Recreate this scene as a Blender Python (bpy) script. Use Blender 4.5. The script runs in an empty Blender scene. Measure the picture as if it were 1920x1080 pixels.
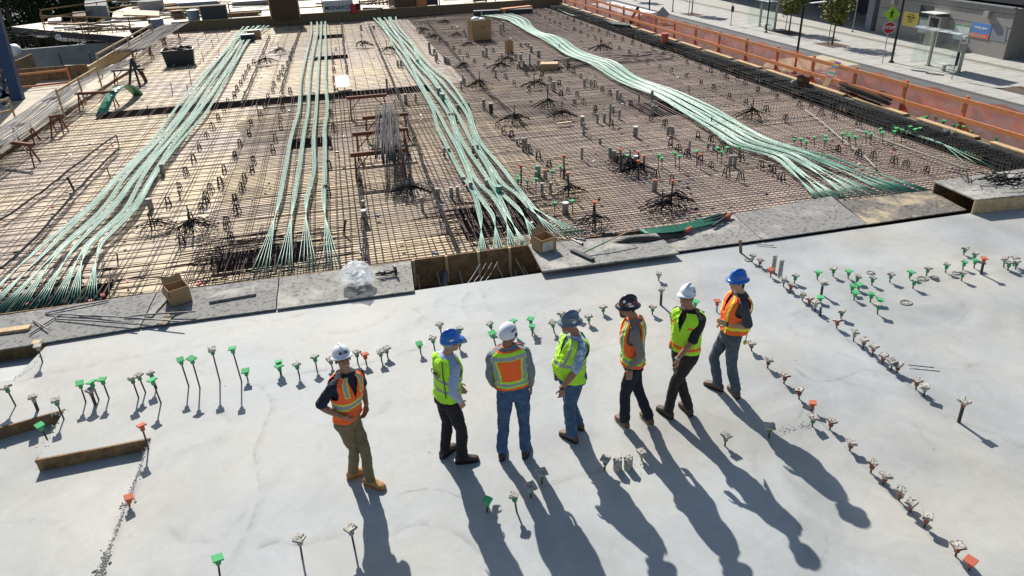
import bpy, bmesh, math, random
from mathutils import Vector, Matrix, noise
random.seed(7)
C = bpy.context.scene.collection
SC = bpy.context.scene
R = math.radians

# ---------------------------------------------------------------- camera, sky, sun, exposure
FPX, CAM_H = 1330.0, 5.9
AX = [(0.9721787056935516, 0.13831677389408317, -0.18904241390635987),
      (-0.23138906851719632, 0.44153532890853703, -0.8668942566982285),
      (-0.036437112491999775, 0.8865184845140923, 0.4612562340479338)]
cam_data = bpy.data.cameras.new("camera")
cam = bpy.data.objects.new("camera", cam_data)
C.objects.link(cam)
cam_data.sensor_width = 36.0
cam_data.lens = 36.0 * FPX / 1920.0
cam_data.clip_end = 2000.0
M4 = Matrix([list(a) + [0] for a in AX] + [[0, 0, 0, 1]])
M4.translation = Vector((0, 0, CAM_H))
cam.matrix_world = M4
SC.camera = cam

SUN_EL, SUN_AZ = 36.5, -6.5          # degrees; azimuth clockwise from +Y
sd = Vector((math.sin(R(SUN_AZ)) * math.cos(R(SUN_EL)), math.cos(R(SUN_AZ)) * math.cos(R(SUN_EL)), math.sin(R(SUN_EL))))
ld = bpy.data.lights.new("sun", 'SUN'); ld.energy = 4.9; ld.angle = R(0.55); ld.color = (1.0, 0.955, 0.88)
lo = bpy.data.objects.new("sun", ld); C.objects.link(lo)
lo.rotation_euler = sd.to_track_quat('Z', 'Y').to_euler()
w = bpy.data.worlds.new("World"); SC.world = w; w.use_nodes = True
nt = w.node_tree
sky = nt.nodes.new('ShaderNodeTexSky'); sky.sky_type = 'NISHITA'; sky.sun_disc = False
sky.sun_elevation = R(SUN_EL); sky.sun_rotation = R(SUN_AZ); sky.air_density = 1.2; sky.dust_density = 1.0
nt.links.new(sky.outputs[0], nt.nodes['Background'].inputs[0])
nt.nodes['Background'].inputs[1].default_value = 0.075
SC.view_settings.view_transform = 'Standard'
SC.view_settings.look = 'None'
SC.view_settings.exposure = 0.53
SC.view_settings.gamma = 1.0
SC.cycles.max_bounces = 6
SC.cycles.transparent_max_bounces = 16

# ---------------------------------------------------------------- measuring helpers
Z_SLAB, Z_PLY, Z_MAT, Z_ST = 0.0, -0.25, -0.17, -4.7
def ray(px, py):
    v = Vector((px - 960.0, -(py - 540.0), -FPX))
    return Vector((sum(AX[i][j] * v[j] for j in range(3)) for i in range(3)))
def at(px, py, z=0.0):
    """ground point of height z seen at that place of the photograph"""
    d = ray(px, py); s = (z - CAM_H) / d.z
    return Vector((d.x * s, d.y * s, z))
def aty(px, py, y):
    d = ray(px, py); s = y / d.y
    return Vector((d.x * s, y, CAM_H + d.z * s))
def atx(px, py, x):
    d = ray(px, py); s = x / d.x
    return Vector((x, d.y * s, CAM_H + d.z * s))
def rise(base, px, py):
    """height above base of the point seen at (px,py) straight over it"""
    return max(0.05, aty(px, py, base.y).z - base.z)

# ---------------------------------------------------------------- objects
def tag(o, label=None, cat=None, group=None, kind=None):
    if label: o['label'] = label
    if cat: o['category'] = cat
    if group: o['group'] = group
    if kind: o['kind'] = kind
    return o
def empty(name, loc, label, cat, group=None, rz=0.0):
    o = bpy.data.objects.new(name, None); C.objects.link(o)
    o.location = loc; o.rotation_euler = (0, 0, rz); o.empty_display_size = 0.1
    return tag(o, label, cat, group)
def copy_tree(o, parent=None):
    c = o.copy(); C.objects.link(c); c.parent = parent
    for ch in list(o.children): copy_tree(ch, c)
    return c

class MB:
    """collects shapes, builds them as ONE mesh object"""
    def __init__(s): s.v = []; s.f = []; s.m = []; s.k = 0
    def add(s, vs, fs):
        b = len(s.v); s.v += [Vector(p) for p in vs]
        for f in fs: s.f.append([i + b for i in f]); s.m.append(s.k)
        return s
    def box(s, c, d, rz=0.0, rx=0.0, ry=0.0):
        M = Matrix.Rotation(rz, 3, 'Z') @ Matrix.Rotation(rx, 3, 'X') @ Matrix.Rotation(ry, 3, 'Y')
        c = Vector(c); h = Vector(d) * .5
        vs = [c + M @ Vector((sx * h.x, sy * h.y, sz * h.z)) for sx in (-1, 1) for sy in (-1, 1) for sz in (-1, 1)]
        return s.add(vs, [(0, 1, 3, 2), (4, 6, 7, 5), (0, 4, 5, 1), (2, 3, 7, 6), (0, 2, 6, 4), (1, 5, 7, 3)])
    def bar(s, p, q, w, h=None, up=(0, 0, 1)):
        p, q = Vector(p), Vector(q); h = h or w; d = (q - p).normalized()
        u = Vector(up)
        if abs(d.dot(u)) > .98: u = Vector((0, 1, 0))
        a = d.cross(u).normalized() * w * .5; b = a.cross(d).normalized() * h * .5
        vs = [e + sx * a + sy * b for e in (p, q) for sx, sy in ((-1, -1), (1, -1), (1, 1), (-1, 1))]
        return s.add(vs, [(0, 3, 2, 1), (4, 5, 6, 7), (0, 1, 5, 4), (1, 2, 6, 5), (2, 3, 7, 6), (3, 0, 4, 7)])
    def tube(s, pts, r, n=6, cap=True, twist=0.0):
        pts = [Vector(p) for p in pts]; b = len(s.v); prev = None
        for i, p in enumerate(pts):
            d = (pts[min(i + 1, len(pts) - 1)] - pts[max(i - 1, 0)])
            d = d.normalized() if d.length > 1e-9 else Vector((0, 0, 1))
            if prev is None:
                u = Vector((0, 0, 1)) if abs(d.z) < .9 else Vector((1, 0, 0))
                a = d.cross(u).normalized()
            else:
                a = (prev - d * prev.dot(d)).normalized()
            prev = a; c = d.cross(a)
            rr = r[i] if isinstance(r, (list, tuple)) else r
            for k in range(n):
                t = 2 * math.pi * k / n + twist
                s.v.append(p + (a * math.cos(t) + c * math.sin(t)) * rr)
        for i in range(len(pts) - 1):
            for k in range(n):
                k2 = (k + 1) % n
                s.f.append([b + i * n + k, b + i * n + k2, b + (i + 1) * n + k2, b + (i + 1) * n + k]); s.m.append(s.k)
        if cap:
            s.f.append([b + k for k in range(n)][::-1]); s.m.append(s.k)
            e = b + (len(pts) - 1) * n
            s.f.append([e + k for k in range(n)]); s.m.append(s.k)
        return s
    def prism(s, poly, z0, z1):
        n = len(poly)
        vs = [Vector((p[0], p[1], z0)) for p in poly] + [Vector((p[0], p[1], z1)) for p in poly]
        return s.add(vs, [list(range(n))[::-1], list(range(n, 2 * n))] + [(i, (i + 1) % n, n + (i + 1) % n, n + i) for i in range(n)])
    def loft(s, rings):
        """rings: lists of equal length; closed with end caps"""
        b = len(s.v); n = len(rings[0])
        for r in rings: s.v += [Vector(p) for p in r]
        for i in range(len(rings) - 1):
            for k in range(n):
                k2 = (k + 1) % n
                s.f.append([b + i * n + k, b + i * n + k2, b + (i + 1) * n + k2, b + (i + 1) * n + k]); s.m.append(s.k)
        s.f.append([b + k for k in range(n)][::-1]); s.m.append(s.k)
        e = b + (len(rings) - 1) * n
        s.f.append([e + k for k in range(n)]); s.m.append(s.k)
        return s
    def ball(s, c, rad, M=None, n=12, m=8):
        c = Vector(c); rad = Vector(rad) if not isinstance(rad, (int, float)) else Vector((rad,) * 3)
        M = M or Matrix.Identity(3); b = len(s.v)
        for i in range(1, m):
            ph = math.pi * i / m
            for k in range(n):
                t = 2 * math.pi * k / n
                s.v.append(c + M @ Vector((rad.x * math.sin(ph) * math.cos(t), rad.y * math.sin(ph) * math.sin(t), rad.z * math.cos(ph))))
        top = len(s.v); s.v.append(c + M @ Vector((0, 0, rad.z))); s.v.append(c - M @ Vector((0, 0, rad.z)))
        for i in range(m - 2):
            for k in range(n):
                k2 = (k + 1) % n
                s.f.append([b + i * n + k, b + (i + 1) * n + k, b + (i + 1) * n + k2, b + i * n + k2]); s.m.append(s.k)
        for k in range(n):
            k2 = (k + 1) % n
            s.f.append([top, b + k, b + k2]); s.m.append(s.k)
            s.f.append([top + 1, b + (m - 2) * n + k2, b + (m - 2) * n + k]); s.m.append(s.k)
        return s
    def build(s, name, mats, parent=None, origin=None, smooth=False, fix=True):
        o0 = Vector(origin) if origin is not None else (Vector(parent.location) if parent is not None else Vector((0, 0, 0)))
        if origin == 'local': o0 = Vector((0, 0, 0))
        me = bpy.data.meshes.new(name)
        me.from_pydata([tuple(p - o0) for p in s.v], [], s.f)
        if not isinstance(mats, (list, tuple)): mats = [mats]
        for m_ in mats: me.materials.append(m_)
        if len(mats) > 1: me.polygons.foreach_set('material_index', s.m)
        if smooth: me.polygons.foreach_set('use_smooth', [True] * len(s.f))
        me.update()
        if fix and len(s.f) < 60000:
            bm = bmesh.new(); bm.from_mesh(me); bmesh.ops.recalc_face_normals(bm, faces=bm.faces); bm.to_mesh(me); bm.free()
        o = bpy.data.objects.new(name, me); C.objects.link(o)
        if parent is not None: o.parent = parent
        elif origin is not None: o.location = o0
        return o
def lb(mb, name, mats, parent=None, smooth=False):
    """build in local coordinates (parent or nothing subtracts nothing)"""
    me_o = mb.build(name, mats, None, Vector((0, 0, 0)), smooth)
    me_o.location = (0, 0, 0)
    if parent is not None: me_o.parent = parent
    return me_o

def frame_poly(pts_px, z): return [at(x, y, z) for x, y in pts_px]

# ---------------------------------------------------------------- materials
MATS = {}
def mat(name, col, rough=.8, var=.12, scale=6.0, bump=0.0, bscale=40.0, metal=0.0, col2=None, spec=.4, vcol=False, coord='Object', detail=5, objvar=0.0, lo=.35, hi=.65):
    m = bpy.data.materials.new(name); m.use_nodes = True; n = m.node_tree.nodes; l = m.node_tree.links
    b = n['Principled BSDF']; b.inputs['Roughness'].default_value = rough; b.inputs['Metallic'].default_value = metal
    b.inputs['Specular IOR Level'].default_value = spec
    tc = n.new('ShaderNodeTexCoord')
    no = n.new('ShaderNodeTexNoise'); no.inputs['Scale'].default_value = scale; no.inputs['Detail'].default_value = detail
    l.new(tc.outputs[coord], no.inputs['Vector'])
    if col2 is not None:
        mr = n.new('ShaderNodeMapRange'); mr.inputs[1].default_value = lo; mr.inputs[2].default_value = hi
        l.new(no.outputs['Fac'], mr.inputs[0])
        mx = n.new('ShaderNodeMix'); mx.data_type = 'RGBA'; mx.inputs[6].default_value = (*col, 1); mx.inputs[7].default_value = (*col2, 1)
        l.new(mr.outputs[0], mx.inputs[0]); src = mx.outputs[2]
    elif vcol:
        at_ = n.new('ShaderNodeAttribute'); at_.attribute_name = 'Col'; src = at_.outputs['Color']
    else:
        rgb = n.new('ShaderNodeRGB'); rgb.outputs[0].default_value = (*col, 1); src = rgb.outputs[0]
    hs = n.new('ShaderNodeHueSaturation')
    mr2 = n.new('ShaderNodeMapRange'); mr2.inputs[1].default_value = .3; mr2.inputs[2].default_value = .7
    mr2.inputs[3].default_value = 1 - var; mr2.inputs[4].default_value = 1 + var
    no2 = n.new('ShaderNodeTexNoise'); no2.inputs['Scale'].default_value = scale * 2.7; no2.inputs['Detail'].default_value = 6
    l.new(tc.outputs[coord], no2.inputs['Vector']); l.new(no2.outputs['Fac'], mr2.inputs[0])
    val = mr2.outputs[0]
    if objvar:
        oi = n.new('ShaderNodeObjectInfo'); mr3 = n.new('ShaderNodeMapRange')
        mr3.inputs[3].default_value = 1 - objvar; mr3.inputs[4].default_value = 1 + objvar
        l.new(oi.outputs['Random'], mr3.inputs[0]); mm = n.new('ShaderNodeMath'); mm.operation = 'MULTIPLY'
        l.new(val, mm.inputs[0]); l.new(mr3.outputs[0], mm.inputs[1]); val = mm.outputs[0]
    l.new(val, hs.inputs['Value']); l.new(src, hs.inputs['Color']); l.new(hs.outputs[0], b.inputs['Base Color'])
    if bump:
        bn = n.new('ShaderNodeTexNoise'); bn.inputs['Scale'].default_value = bscale; bn.inputs['Detail'].default_value = 4
        l.new(tc.outputs[coord], bn.inputs['Vector'])
        bu = n.new('ShaderNodeBump'); bu.inputs['Strength'].default_value = bump; bu.inputs['Distance'].default_value = .02
        l.new(bn.outputs['Fac'], bu.inputs['Height']); l.new(bu.outputs[0], b.inputs['Normal'])
    MATS[name] = m
    return m

def nd(n, t, **kw):
    x = n.new(t)
    for k, v in kw.items():
        if k.startswith('i'): x.inputs[int(k[1:])].default_value = v
        else: setattr(x, k, v)
    return x
def concrete_mat():
    m = bpy.data.materials.new('fresh_concrete'); m.use_nodes = True; n = m.node_tree.nodes; l = m.node_tree.links
    b = n['Principled BSDF']; b.inputs['Specular IOR Level'].default_value = .28
    tc = n.new('ShaderNodeTexCoord'); P = tc.outputs['Object']
    # broad cloudy tone
    n1 = nd(n, 'ShaderNodeTexNoise'); n1.inputs['Scale'].default_value = .55; n1.inputs['Detail'].default_value = 7; n1.inputs['Distortion'].default_value = .8
    l.new(P, n1.inputs['Vector'])
    r1 = nd(n, 'ShaderNodeMapRange', i1=.3, i2=.7, i3=.82, i4=1.12); l.new(n1.outputs['Fac'], r1.inputs[0])
    # fine speckle
    n2 = nd(n, 'ShaderNodeTexNoise'); n2.inputs['Scale'].default_value = 38; n2.inputs['Detail'].default_value = 6
    l.new(P, n2.inputs['Vector']); r2 = nd(n, 'ShaderNodeMapRange', i1=.3, i2=.7, i3=.965, i4=1.03); l.new(n2.outputs['Fac'], r2.inputs[0])
    # trowel sweeps: arcs about scattered centres (cells of a Voronoi)
    ds = nd(n, 'ShaderNodeTexNoise'); ds.inputs['Scale'].default_value = .9; ds.inputs['Detail'].default_value = 3; l.new(P, ds.inputs['Vector'])
    va = nd(n, 'ShaderNodeVectorMath', operation='MULTIPLY_ADD'); va.inputs[1].default_value = (.5, .5, .0)
    l.new(ds.outputs['Color'], va.inputs[0]); l.new(P, va.inputs[2])
    vo = nd(n, 'ShaderNodeTexVoronoi'); vo.inputs['Scale'].default_value = .42; vo.feature = 'SMOOTH_F1'; vo.inputs['Smoothness'].default_value = .35
    l.new(va.outputs[0], vo.inputs['Vector'])
    sn = nd(n, 'ShaderNodeMath', operation='MULTIPLY', i1=34.0); l.new(vo.outputs['Distance'], sn.inputs[0])
    s2 = nd(n, 'ShaderNodeMath', operation='SINE'); l.new(sn.outputs[0], s2.inputs[0])
    s3 = nd(n, 'ShaderNodeMath', operation='POWER', i1=3.0); l.new(s2.outputs[0], s3.inputs[0])
    msk = nd(n, 'ShaderNodeTexNoise'); msk.inputs['Scale'].default_value = .8; l.new(P, msk.inputs['Vector'])
    mr = nd(n, 'ShaderNodeMapRange', i1=.45, i2=.7, i3=0.0, i4=.085); l.new(msk.outputs['Fac'], mr.inputs[0])
    sw = nd(n, 'ShaderNodeMath', operation='MULTIPLY'); l.new(s3.outputs[0], sw.inputs[0]); l.new(mr.outputs[0], sw.inputs[1])
    # hairline lap lines
    v2 = nd(n, 'ShaderNodeTexVoronoi'); v2.feature = 'DISTANCE_TO_EDGE'; v2.inputs['Scale'].default_value = .33
    va2 = nd(n, 'ShaderNodeVectorMath', operation='MULTIPLY_ADD'); va2.inputs[1].default_value = (1.5, 1.5, 0)
    ds2 = nd(n, 'ShaderNodeTexNoise'); ds2.inputs['Scale'].default_value = .7; ds2.inputs['Detail'].default_value = 8; ds2.inputs['Roughness'].default_value = .6
    l.new(P, ds2.inputs['Vector']); l.new(ds2.outputs['Color'], va2.inputs[0]); l.new(P, va2.inputs[2]); l.new(va2.outputs[0], v2.inputs['Vector'])
    cr = nd(n, 'ShaderNodeMapRange', i1=0.0, i2=.006, i3=.12, i4=0.0); l.new(v2.outputs['Distance'], cr.inputs[0])
    cm = nd(n, 'ShaderNodeTexNoise'); cm.inputs['Scale'].default_value = 1.3; cm.inputs['Detail'].default_value = 3; l.new(P, cm.inputs['Vector'])
    cm2 = nd(n, 'ShaderNodeMapRange', i1=.48, i2=.62); l.new(cm.outputs['Fac'], cm2.inputs[0])
    crk = nd(n, 'ShaderNodeMath', operation='MULTIPLY'); l.new(cr.outputs[0], crk.inputs[0]); l.new(cm2.outputs[0], crk.inputs[1])
    # small dark crumbs
    v3 = nd(n, 'ShaderNodeTexVoronoi'); v3.inputs['Scale'].default_value = 2.2; l.new(P, v3.inputs['Vector'])
    c3 = nd(n, 'ShaderNodeMapRange', i1=.02, i2=.05, i3=.5, i4=0.0); l.new(v3.outputs['Distance'], c3.inputs[0])
    c4 = nd(n, 'ShaderNodeMath', operation='GREATER_THAN', i1=.72); sx = n.new('ShaderNodeSeparateColor'); l.new(v3.outputs['Color'], sx.inputs[0]); l.new(sx.outputs[0], c4.inputs[0])
    c5 = nd(n, 'ShaderNodeMath', operation='MULTIPLY'); l.new(c3.outputs[0], c5.inputs[0]); l.new(c4.outputs[0], c5.inputs[1])
    n6 = nd(n, 'ShaderNodeTexNoise'); n6.inputs['Scale'].default_value = 3.6; n6.inputs['Detail'].default_value = 8; n6.inputs['Roughness'].default_value = .62; n6.inputs['Distortion'].default_value = 1.4
    l.new(P, n6.inputs['Vector']); r6 = nd(n, 'ShaderNodeMapRange', i1=.3, i2=.7, i3=.93, i4=1.05); l.new(n6.outputs['Fac'], r6.inputs[0])
    t0 = nd(n, 'ShaderNodeMath', operation='MULTIPLY'); l.new(r1.outputs[0], t0.inputs[0]); l.new(r6.outputs[0], t0.inputs[1])
    t1 = nd(n, 'ShaderNodeMath', operation='MULTIPLY'); l.new(t0.outputs[0], t1.inputs[0]); l.new(r2.outputs[0], t1.inputs[1])
    t2 = nd(n, 'ShaderNodeMath', operation='ADD'); l.new(t1.outputs[0], t2.inputs[0]); l.new(sw.outputs[0], t2.inputs[1])
    t3 = nd(n, 'ShaderNodeMath', operation='SUBTRACT'); l.new(t2.outputs[0], t3.inputs[0]); l.new(crk.outputs[0], t3.inputs[1])
    t4 = nd(n, 'ShaderNodeMath', operation='SUBTRACT'); l.new(t3.outputs[0], t4.inputs[0]); l.new(c5.outputs[0], t4.inputs[1])
    base = nd(n, 'ShaderNodeMix', data_type='RGBA'); base.inputs[6].default_value = (.345, .360, .362, 1); base.inputs[7].default_value = (.385, .375, .345, 1)
    n5 = nd(n, 'ShaderNodeTexNoise'); n5.inputs['Scale'].default_value = .35; n5.inputs['Detail'].default_value = 4; l.new(P, n5.inputs['Vector'])
    r5 = nd(n, 'ShaderNodeMapRange', i1=.42, i2=.62); l.new(n5.outputs['Fac'], r5.inputs[0]); l.new(r5.outputs[0], base.inputs[0])
    vm = nd(n, 'ShaderNodeVectorMath', operation='SCALE'); l.new(base.outputs[2], vm.inputs[0]); l.new(t4.outputs[0], vm.inputs['Scale'])
    l.new(vm.outputs[0], b.inputs['Base Color'])
    rr = nd(n, 'ShaderNodeMapRange', i1=.3, i2=.7, i3=.60, i4=.74); l.new(n1.outputs['Fac'], rr.inputs[0]); l.new(rr.outputs[0], b.inputs['Roughness'])
    bu = nd(n, 'ShaderNodeBump'); bu.inputs['Strength'].default_value = .35; bu.inputs['Distance'].default_value = .012
    ad = nd(n, 'ShaderNodeMath', operation='MULTIPLY_ADD', i1=1.2); l.new(n1.outputs['Fac'], ad.inputs[0]); l.new(sw.outputs[0], ad.inputs[2])
    l.new(ad.outputs[0], bu.inputs['Height']); l.new(bu.outputs[0], b.inputs['Normal'])
    return m
def ply_mat(name, c1, c2, sx=2.44, sy=1.22, grime=.25, seam=.5, old=False):
    """sheets of plywood: each sheet its own tone, dark seams, grime"""
    m = bpy.data.materials.new(name); m.use_nodes = True; n = m.node_tree.nodes; l = m.node_tree.links
    b = n['Principled BSDF']; b.inputs['Roughness'].default_value = .7; b.inputs['Specular IOR Level'].default_value = .25
    tc = n.new('ShaderNodeTexCoord'); P = tc.outputs['Object']
    br = n.new('ShaderNodeTexBrick'); br.inputs['Scale'].default_value = 1.0
    br.inputs['Brick Width'].default_value = sx; br.inputs['Row Height'].default_value = sy; br.inputs['Mortar Size'].default_value = .008
    br.inputs['Color1'].default_value = (0, 0, 0, 1); br.inputs['Color2'].default_value = (1, 1, 1, 1); br.inputs['Mortar'].default_value = (.5, .5, .5, 1)
    l.new(P, br.inputs['Vector'])
    n0 = nd(n, 'ShaderNodeTexNoise'); n0.inputs['Scale'].default_value = .16; n0.inputs['Detail'].default_value = 4; l.new(P, n0.inputs['Vector'])
    mxf = nd(n, 'ShaderNodeMath', operation='MULTIPLY_ADD', i1=.35); l.new(br.outputs['Color'], mxf.inputs[0])
    r0 = nd(n, 'ShaderNodeMapRange', i1=.35, i2=.65, i3=-.1, i4=.75); l.new(n0.outputs['Fac'], r0.inputs[0]); l.new(r0.outputs[0], mxf.inputs[2])
    mx = nd(n, 'ShaderNodeMix', data_type='RGBA'); mx.inputs[6].default_value = (*c1, 1); mx.inputs[7].default_value = (*c2, 1)
    if old:
        # older reused panels were laid in the middle and right bays
        sp_ = n.new('ShaderNodeSeparateXYZ'); l.new(P, sp_.inputs[0]); wx = nd(n, 'ShaderNodeTexNoise'); wx.inputs['Scale'].default_value = .25; l.new(P, wx.inputs['Vector'])
        ax_ = nd(n, 'ShaderNodeMath', operation='MULTIPLY_ADD', i1=7.0); l.new(wx.outputs['Fac'], ax_.inputs[0]); l.new(sp_.outputs[0], ax_.inputs[2])
        ro_ = nd(n, 'ShaderNodeMapRange', i1=5.5, i2=12.5, i3=0.0, i4=.8); l.new(ax_.outputs[0], ro_.inputs[0])
        ad_ = nd(n, 'ShaderNodeMath', operation='ADD', use_clamp=True); l.new(mxf.outputs[0], ad_.inputs[0]); l.new(ro_.outputs[0], ad_.inputs[1]); l.new(ad_.outputs[0], mx.inputs[0])
    else: l.new(mxf.outputs[0], mx.inputs[0])
    n2 = nd(n, 'ShaderNodeTexNoise'); n2.inputs['Scale'].default_value = 2.1; n2.inputs['Detail'].default_value = 8; l.new(P, n2.inputs['Vector'])
    r2 = nd(n, 'ShaderNodeMapRange', i1=.35, i2=.68, i3=1.0 + grime * .4, i4=1 - grime); l.new(n2.outputs['Fac'], r2.inputs[0])
    sm = nd(n, 'ShaderNodeMapRange', i1=0.0, i2=1.0, i3=1.0, i4=seam); l.new(br.outputs['Fac'], sm.inputs[0])
    mu = nd(n, 'ShaderNodeMath', operation='MULTIPLY'); l.new(r2.outputs[0], mu.inputs[0]); l.new(sm.outputs[0], mu.inputs[1])
    vm = nd(n, 'ShaderNodeVectorMath', operation='SCALE'); l.new(mx.outputs[2], vm.inputs[0]); l.new(mu.outputs[0], vm.inputs['Scale'])
    l.new(vm.outputs[0], b.inputs['Base Color'])
    return m
def splatter_mat(name, clean, dirty, dark, sc=2.0, amt=.5):
    """board with dried concrete and grit on it"""
    m = bpy.data.materials.new(name); m.use_nodes = True; n = m.node_tree.nodes; l = m.node_tree.links
    b = n['Principled BSDF']; b.inputs['Roughness'].default_value = .9; b.inputs['Specular IOR Level'].default_value = .2
    tc = n.new('ShaderNodeTexCoord'); P = tc.outputs['Object']
    a = nd(n, 'ShaderNodeTexNoise'); a.inputs['Scale'].default_value = sc; a.inputs['Detail'].default_value = 8; a.inputs['Roughness'].default_value = .65; l.new(P, a.inputs['Vector'])
    ra = nd(n, 'ShaderNodeMapRange', i1=.5 - amt * .25, i2=.62 - amt * .2); l.new(a.outputs['Fac'], ra.inputs[0])
    mx = nd(n, 'ShaderNodeMix', data_type='RGBA'); mx.inputs[6].default_value = (*clean, 1); mx.inputs[7].default_value = (*dirty, 1); l.new(ra.outputs[0], mx.inputs[0])
    c = nd(n, 'ShaderNodeTexNoise'); c.inputs['Scale'].default_value = 13; c.inputs['Detail'].default_value = 9; c.inputs['Roughness'].default_value = .7; l.new(P, c.inputs['Vector'])
    rc = nd(n, 'ShaderNodeMapRange', i1=.50, i2=.60); l.new(c.outputs['Fac'], rc.inputs[0])
    mm = nd(n, 'ShaderNodeMath', operation='MULTIPLY'); l.new(rc.outputs[0], mm.inputs[0]); l.new(ra.outputs[0], mm.inputs[1])
    mx2 = nd(n, 'ShaderNodeMix', data_type='RGBA'); mx2.inputs[7].default_value = (*dark, 1); l.new(mx.outputs[2], mx2.inputs[6]); l.new(mm.outputs[0], mx2.inputs[0])
    l.new(mx2.outputs[2], b.inputs['Base Color'])
    bu = nd(n, 'ShaderNodeBump'); bu.inputs['Strength'].default_value = .8; bu.inputs['Distance'].default_value = .02
    l.new(c.outputs['Fac'], bu.inputs['Height']); l.new(bu.outputs[0], b.inputs['Normal'])
    return m

m_conc = concrete_mat()
m_conc_side = mat('concrete_side', (.30, .29, .27), .9, .2, 8, .4)
m_crumb = mat('concrete_crumb', (.30, .30, .29), .9, .3, 14, .6, 60, col2=(.20, .195, .19))
m_old_conc = mat('rough_concrete', (.33, .32, .30), .9, .25, 14, .6, 60, col2=(.16, .15, .14))
m_ply = ply_mat('plywood_deck', (.66, .51, .30), (.47, .375, .31), grime=.3, old=True)
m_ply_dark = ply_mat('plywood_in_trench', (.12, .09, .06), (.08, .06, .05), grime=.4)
m_ply_far = ply_mat('plywood_bright', (.74, .66, .52), (.60, .50, .36), grime=.2)
m_wood = mat('new_timber', (.56, .41, .23), .75, .15, 9, .2, col2=(.42, .29, .15))
m_wood_old = mat('form_board', (.25, .155, .07), .85, .25, 5, .3, col2=(.15, .09, .045))
m_wood_red = mat('red_painted_timber', (.20, .045, .028), .7, .3, 12, .2)
m_rust = mat('rusty_beam', (.17, .06, .03), .8, .3, 12, .2)
m_board = splatter_mat('splattered_board', (.43, .41, .37), (.28, .27, .25), (.13, .128, .122), 1.3, .5)
m_board_dark = splatter_mat('gritty_board', (.38, .365, .335), (.25, .243, .23), (.12, .118, .115), 1.0, .7)
m_board_tan = splatter_mat('tan_board', (.44, .36, .24), (.17, .155, .14), (.07, .065, .06), 1.1, .45)
m_rebar = mat('steel_rebar', (.060, .042, .045), .65, .35, 5, metal=.25, col2=(.11, .06, .04))
m_rebar_grey = mat('grey_rebar', (.15, .14, .145), .6, .35, 5, metal=.15, objvar=.35)
m_ply_left = ply_mat('worn_plywood', (.46, .38, .26), (.36, .30, .22), grime=.35)
m_rebar_black = mat('black_epoxy_bar', (.011, .012, .015), .8, .3, 6, spec=.15)
m_cable = mat('green_sheath', (.046, .225, .155), .42, .12, 3, spec=.6, objvar=.10)
m_cable_dk = mat('dark_green_sheath', (.03, .22, .13), .4, .15, 3, spec=.6, objvar=.12)
m_black = mat('black_plastic', (.02, .022, .028), .5, .2, 20)
m_pvc = mat('grey_sleeve', (.30, .29, .25), .65, .2, 14, col2=(.20, .19, .17), objvar=.12)
m_pvc_green = mat('green_sleeve', (.12, .30, .22), .6, .2, 14)
m_white_cap = mat('white_tape', (.75, .74, .70), .6, .08, 20)
m_cap_g = mat('green_cap', (.085, .39, .155), .8, .12, 30, spec=.15, objvar=.12)
m_cap_o = mat('orange_cap', (.44, .12, .07), .8, .12, 30, spec=.15, objvar=.12)
m_cap_rust = mat('rusty_collar', (.24, .085, .055), .85, .2, 30, objvar=.2)
m_cap_dull = mat('dusty_green_collar', (.08, .27, .13), .85, .2, 30, objvar=.2)
m_splat = splatter_mat('splattered_cap', (.52, .49, .44), (.36, .34, .30), (.20, .19, .17), 24, .4)
m_card = mat('cardboard', (.36, .23, .115), .85, .1, 8)
m_card_dk = mat('brown_board', (.11, .065, .035), .85, .2, 5)
m_paper = mat('white_paper', (.55, .53, .49), .7, .05, 20)
m_orange_paint = mat('orange_timber', (.66, .20, .07), .7, .15, 7, .1, col2=(.60, .26, .11))
m_gunmetal = mat('dark_steel', (.035, .04, .05), .5, .25, 8, metal=.3)
m_asphalt = mat('asphalt', (.12, .118, .122), .9, .12, .35, .2, 120, col2=(.09, .09, .094), detail=8)
m_side = mat('paving', (.42, .41, .38), .85, .08, 1.2, .1, 60, col2=(.36, .355, .33))
m_kerb = mat('kerb_stone', (.36, .35, .33), .85, .1, 3)
m_band = mat('paver_band', (.20, .185, .16), .9, .15, 6)
m_yellow_conc = mat('tan_paving', (.42, .37, .25), .85, .1, 1.5)
m_wall = mat('painted_blockwork', (.27, .255, .235), .9, .08, 1.5, .2, 30)
m_wall_blue = mat('blue_grey_wall', (.20, .22, .24), .9, .08, 1.0)
m_dark_wall = mat('dark_wall', (.035, .037, .045), .8, .15, 1.0)
m_roofdark = mat('dark_roof', (.05, .052, .06), .8, .15, .8)
m_pole_black = mat('black_pole', (.012, .012, .014), .4, .1, 8)
m_alu = mat('aluminium', (.40, .38, .35), .45, .1, 5, metal=.5)
m_white = mat('white_metal', (.72, .73, .72), .4, .05, 3)
m_bark = mat('bark', (.13, .10, .075), .9, .2, 12, .4)
m_soil = mat('mulch', (.10, .065, .05), .95, .25, 10, .4)
m_blue = mat('blue_steel', (.015, .045, .12), .5, .2, 3)
m_tub = mat('grey_blue_tub', (.16, .20, .25), .6, .15, 4)
m_glass = bpy.data.materials.new('glass_panel'); m_glass.use_nodes = True
def _glass(m, tint, a, ro=.05):
    n = m.node_tree.nodes; l = m.node_tree.links; n.remove(n['Principled BSDF'])
    t = n.new('ShaderNodeBsdfTransparent'); t.inputs[0].default_value = (*tint, 1)
    g = n.new('ShaderNodeBsdfGlossy'); g.inputs[1].default_value = ro; g.inputs[0].default_value = (.8, .9, .88, 1)
    x = n.new('ShaderNodeMixShader'); x.inputs[0].default_value = a
    l.new(t.outputs[0], x.inputs[1]); l.new(g.outputs[0], x.inputs[2]); l.new(x.outputs[0], n['Material Output'].inputs[0])
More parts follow.
